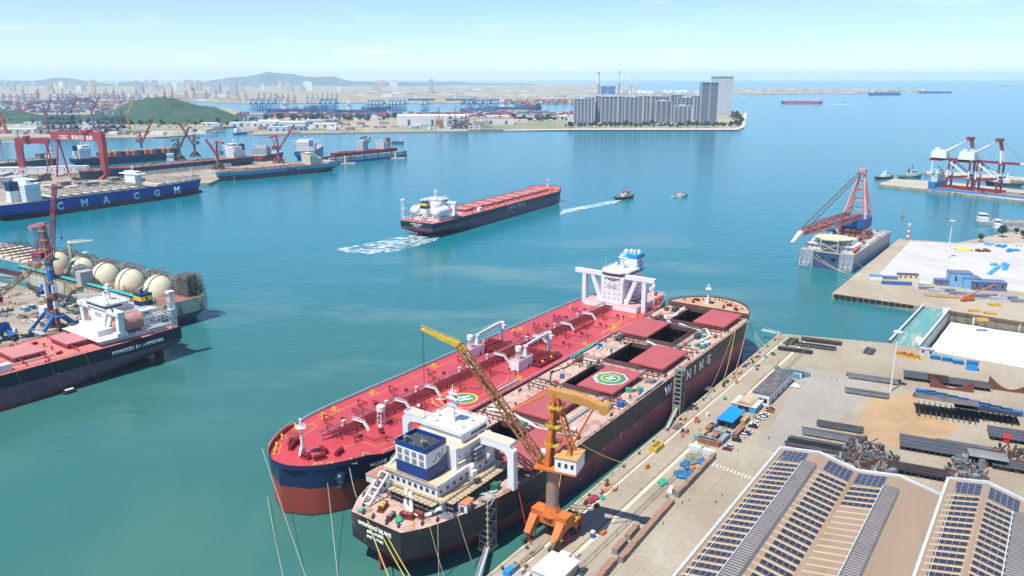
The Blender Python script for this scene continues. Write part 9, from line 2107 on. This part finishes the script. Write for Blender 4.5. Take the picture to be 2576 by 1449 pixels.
# ------------------------------------------------------------------ wash, wakes
def foam(nm, pts, m, z=.05):
 c = MB(); P_ = [at(u, v, 0) for u, v in pts]; n = len(P_); ce = sum(P_, Vector()) / n; rings = 14; vs = [(ce.x, ce.y, z)]
 for k in range(1, rings + 1):
  for i in range(n * 4):
   a = P_[i // 4].lerp(P_[(i // 4 + 1) % n], i % 4 / 4); w_ = 1 + .1 * mn.noise(a * .09); p = ce + (a - ce) * (k / rings) * w_; vs.append((p.x, p.y, z + .25 * (1 - k / rings) * (1 + mn.noise(p * .2))))
 N_ = n * 4; fs = [(0, 1 + i, 1 + (i + 1) % N_) for i in range(N_)] + [(1 + (k - 1) * N_ + i, 1 + k * N_ + i, 1 + k * N_ + (i + 1) % N_, 1 + (k - 1) * N_ + (i + 1) % N_) for k in range(1, rings) for i in range(N_)]
 c.add(vs, fs); return struct(c.build(nm, m, None, True), "stuff")
def foam_alpha(name, lo, hi, sc, col, st=(1, 1, 1), rot=0.0, amax=1.0):
 m = foam_mat(name, lo, hi, sc, col); nt = m.node_tree; b = nt.nodes["Principled BSDF"]; mr = [n for n in nt.nodes if n.type == 'MAP_RANGE'][0]; mp = [n for n in nt.nodes if n.type == 'MAPPING'][0]; mp.inputs["Scale"].default_value = st; mp.inputs["Rotation"].default_value = (0, 0, rot); mr.inputs[4].default_value = amax
 for l in list(nt.links):
  if l.to_socket == b.inputs["Base Color"]: nt.links.remove(l)
 b.inputs["Base Color"].default_value = (*col, 1); nt.links.new(mr.outputs[0], b.inputs["Alpha"]); return m
foam("wash_foam", ((1105, 600), (1090, 607), (1040, 622), (990, 633), (930, 638), (870, 634), (850, 626), (900, 618), (960, 606), (1000, 596), (1060, 590), (1098, 594)), foam_alpha("churned_foam", .47, .62, .07, (.82, .86, .84), (1, 2.2, 1)), .25)
foam("wake_foam", ((1566, 503), (1545, 512), (1500, 520), (1450, 530), (1408, 541), (1415, 528), (1470, 518), (1530, 506)), foam_alpha("wake_white", .36, .62, .06, (.7, .8, .8), (1, 2.4, 1), 0, .8), .14); foam("wake_foam", ((1703, 496), (1696, 498), (1680, 497), (1690, 494)), bpy.data.materials["churned_foam"], .15); foam("wake_foam", ((1420, 511), (1408, 514), (1402, 511), (1410, 509)), bpy.data.materials["churned_foam"], .16)
foam("wake_foam", ((2064, 261), (2160, 263), (2110, 264)), bpy.data.materials["wake_white"], .2)
BOM = Matrix.Translation(BOC.location) @ BOC.rotation_euler.to_matrix().to_4x4()
c = MB(); c.path([BOM @ Vector(v) for v in ((336, -6, 14), (340, -7, 12.5), (343, -7.6, 8), (344.5, -8, 0))], .55, 6); struct(c.build("ballast_jet_water", mat("white_water", (.8, .84, .86), .6)), "stuff")
# ------------------------------------------------------------------ left yard
sp = thing("striped_tower", "red brown and white banded hoist frame on blue legs in the scrap yard", "hoist frame", at(141, 829, 4.4), R(-38)); STB = mat("frame_brown_red", (.28, .08, .05), .6, .15)
for x in (-6, 6):
 for k in range(6): c = MB(); c.bx(x - 1, x + 1, -1, 1, k * 5.6, (k + 1) * 5.6); c.build("column_band", WHITE if k in (3, 4) and (k + (x > 0)) % 2 == 0 or k == 5 else STB, sp)
for z in (12, 24, 33): c = MB(); c.bx(-5, 5, -.8, .8, z, z + 1.4); c.build("cross_beam", STB, sp)
for y in (-10, 10):
 for x in (-7, 7): c = MB(); c.beam((x, y * .3, 12), (x * 1.3, y * 1.4, 0), 2.0); c.build("leg", CBLUE, sp)
c = MB(); c.beam((-6, 1.8, 0), (-6, 1.8, 33), 1.4); c.bx(-10, 10, -3.4, 3.4, 10.4, 11.6); c.build("ladder_frame", CBLUE, sp); c = MB(); c.bx(-17, -8, -3, 3, 9.6, 15.2); H = c.build("cab", WHITE, sp)
for y in (-1.6, 1.6): c = MB(); c.bx(-17.06, -16.9, y - .6, y + .6, 12, 13.4); c.build("window", GLASS, H)
def truck(lb, u, v, rz, body):
 sp = thing("lorry", lb, "truck", at(u, v, 4.42), R(rz)); c = MB(); c.bx(-5, 2.6, -1.25, 1.25, .9, 1.3); c.bx(-5, 2.6, -1.25, -1.15, 1.3, 2.6); c.bx(-5, 2.6, 1.15, 1.25, 1.3, 2.6); c.bx(-5, -4.9, -1.2, 1.2, 1.3, 2.6); c.build("body", body, sp); c = MB(); c.bx(3, 5.2, -1.2, 1.2, .7, 3.1, .15); C_ = c.build("cab", WHITE, sp); c = MB(); c.bx(4.9, 5.25, -1, 1, 1.8, 2.7); c.build("window", GLASS, C_)
 for x in (-3.6, -2.2, 3.9):
  for s in (-1, 1): c = MB(); c.tube((x, s * 1.2 - .2, .5), (x, s * 1.2 + .2, .5), .5, n=12); c.build("wheel", BLACK, sp)
truck("grey tipper lorry with a white cab on the pale yard road", 40, 850, -12, GREY); truck("dark lorry parked behind the tipper", 26, 836, -12, DKGREY)
DB = [mat("debris_" + n, c_, .8, .3, .6) for n, c_ in (("rust", (.24, .12, .08)), ("tan", (.42, .34, .25)), ("grey", (.3, .29, .28)), ("dark", (.1, .09, .085)), ("pale", (.6, .56, .5)))]
q = random.Random(8)
for k in range(58):
 u = q.uniform(0, 300); v = q.uniform(715 + u * .27, 800 + u * .2);
 if v > 905: continue
 c = MB(); r0 = q.uniform(2.5, 5.5)
 for i in range(16):
  x, y = q.uniform(-r0, r0), q.uniform(-r0, r0)
  if i % 3: c.cb(x, y, 0, q.uniform(.6, 3.2), q.uniform(.5, 1.6), q.uniform(.3, 1.8), q.random() * 3)
  else: c.beam((x, y, .3), (x + q.uniform(-3, 3), y + q.uniform(-3, 3), q.uniform(.3, 2)), .35)
 i = q.randrange(5); tag(c.build("scrap_heap", DB[i], None, loc=at(u, v, 4.4)), ("rust brown scrap heap of the old yard", "tan timber and plate heap of the old yard", "grey scrap heap of the old yard", "dark scrap heap of the old yard", "pale rubble heap of the old yard")[i], "scrap", "old yard scrap: " + str(i))
for lb, u, v, m, L in (("sky blue cabin in the scrap yard", 62, 782, SBLU, 7), ("second small blue cabin behind the first", 82, 776, BRBLUE, 5), ("white cabin at the old quay's edge", 112, 752, WHITED, 6), ("blue box on the old quay's edge at the picture edge", 10, 728, BRBLUE, 4), ("cream roofed low store in the scrap yard", 95, 816, CREAM, 12), ("slate box section with holes beside the lorry", 95, 846, GREY, 18)): qbox("site_cabin", lb, "cabin", u, v, L, 3.2, 3, -34, m, LTGREY if m != CREAM else CREAM, z=4.4, win=2)
for k in range(12):
 u = 120 + k * 21; v = 470 - k * 1.7 + (k % 2) * 7; c = MB(); h = 0
 for i in range(2 + k % 3): c.bx(-9, 9, -7, 7, h, h + 1.1); c.bx(-8.6, 8.6, -6.6, 6.6, h + 1.1, h + 1.4); h += 1.9
 tag(c.build("hatch_cover_stack", DB[2] if k % 3 else BEIGE, None, loc=at(u, v, 4.4), rz=R(58)), "stack of container ship hatch covers lying behind the royal blue hull", "hatch covers", "hatch covers stored behind the blue ship")
for lb, u, v, w_, d, h, m, r_ in (("white three storey yard office between the two gantries", 176, 438, 66, 18, 15, WHITE, WHITED), ("grey workshop by the container ship's house", 14, 472, 60, 40, 18, SHG, LTGREY), ("rust walled workshop at the left picture edge", -8, 470, 40, 40, 22, SHR, LTGREY), ("long pale roof on the pier behind the gantries", 60, 434, 120, 24, 10, SHW, WHITE), ("white cylinder store beside the brown pier crane", 430, 405, 14, 12, 16, WHITE, WHITE), ("low pale sheds under the lettered gantry", 215, 446, 50, 20, 8, PALEB[3], SHR)): qbox("yard_shed", lb, "shed", u, v, w_, d, h, 10, m, r_, z=4.4, win=6)
for k in range(44):
 u = q.uniform(20, 330); v = q.uniform(440, 466); c = MB(); r0 = q.uniform(4, 9)
 for i in range(9): c.cb(q.uniform(-r0, r0), q.uniform(-r0, r0), 0, q.uniform(2, 7), q.uniform(1, 3), q.uniform(1, 4.5), q.random() * 3)
 i = q.randrange(5); tag(c.build("steel_block_heap", (DB[3], DB[3], DB[2], DKGREY, DB[0])[i], None, loc=at(u, v, 4.4)), "dark heap of steel blocks under the red gantry cranes", "steel parts", "steel heaps under the gantries")
for lb, u, v in (("pale mooring pontoon before the floating dock, left one", 1022 - 148 + 2, 412), ("pale mooring pontoon at the floating dock's outer end", 1002, 399)): sp = thing("pontoon", lb, "pontoon", at(u, v, 0), R(5)); c = MB(); c.bx(-16, 16, -8, 8, -1, 2.2); c.build("deck", PALEB[3], sp); c = MB(); c.tube((-6, 0, 2), (-6, 0, 17), 2, n=12); c.build("pile", WHITED, sp)
finish_texts()
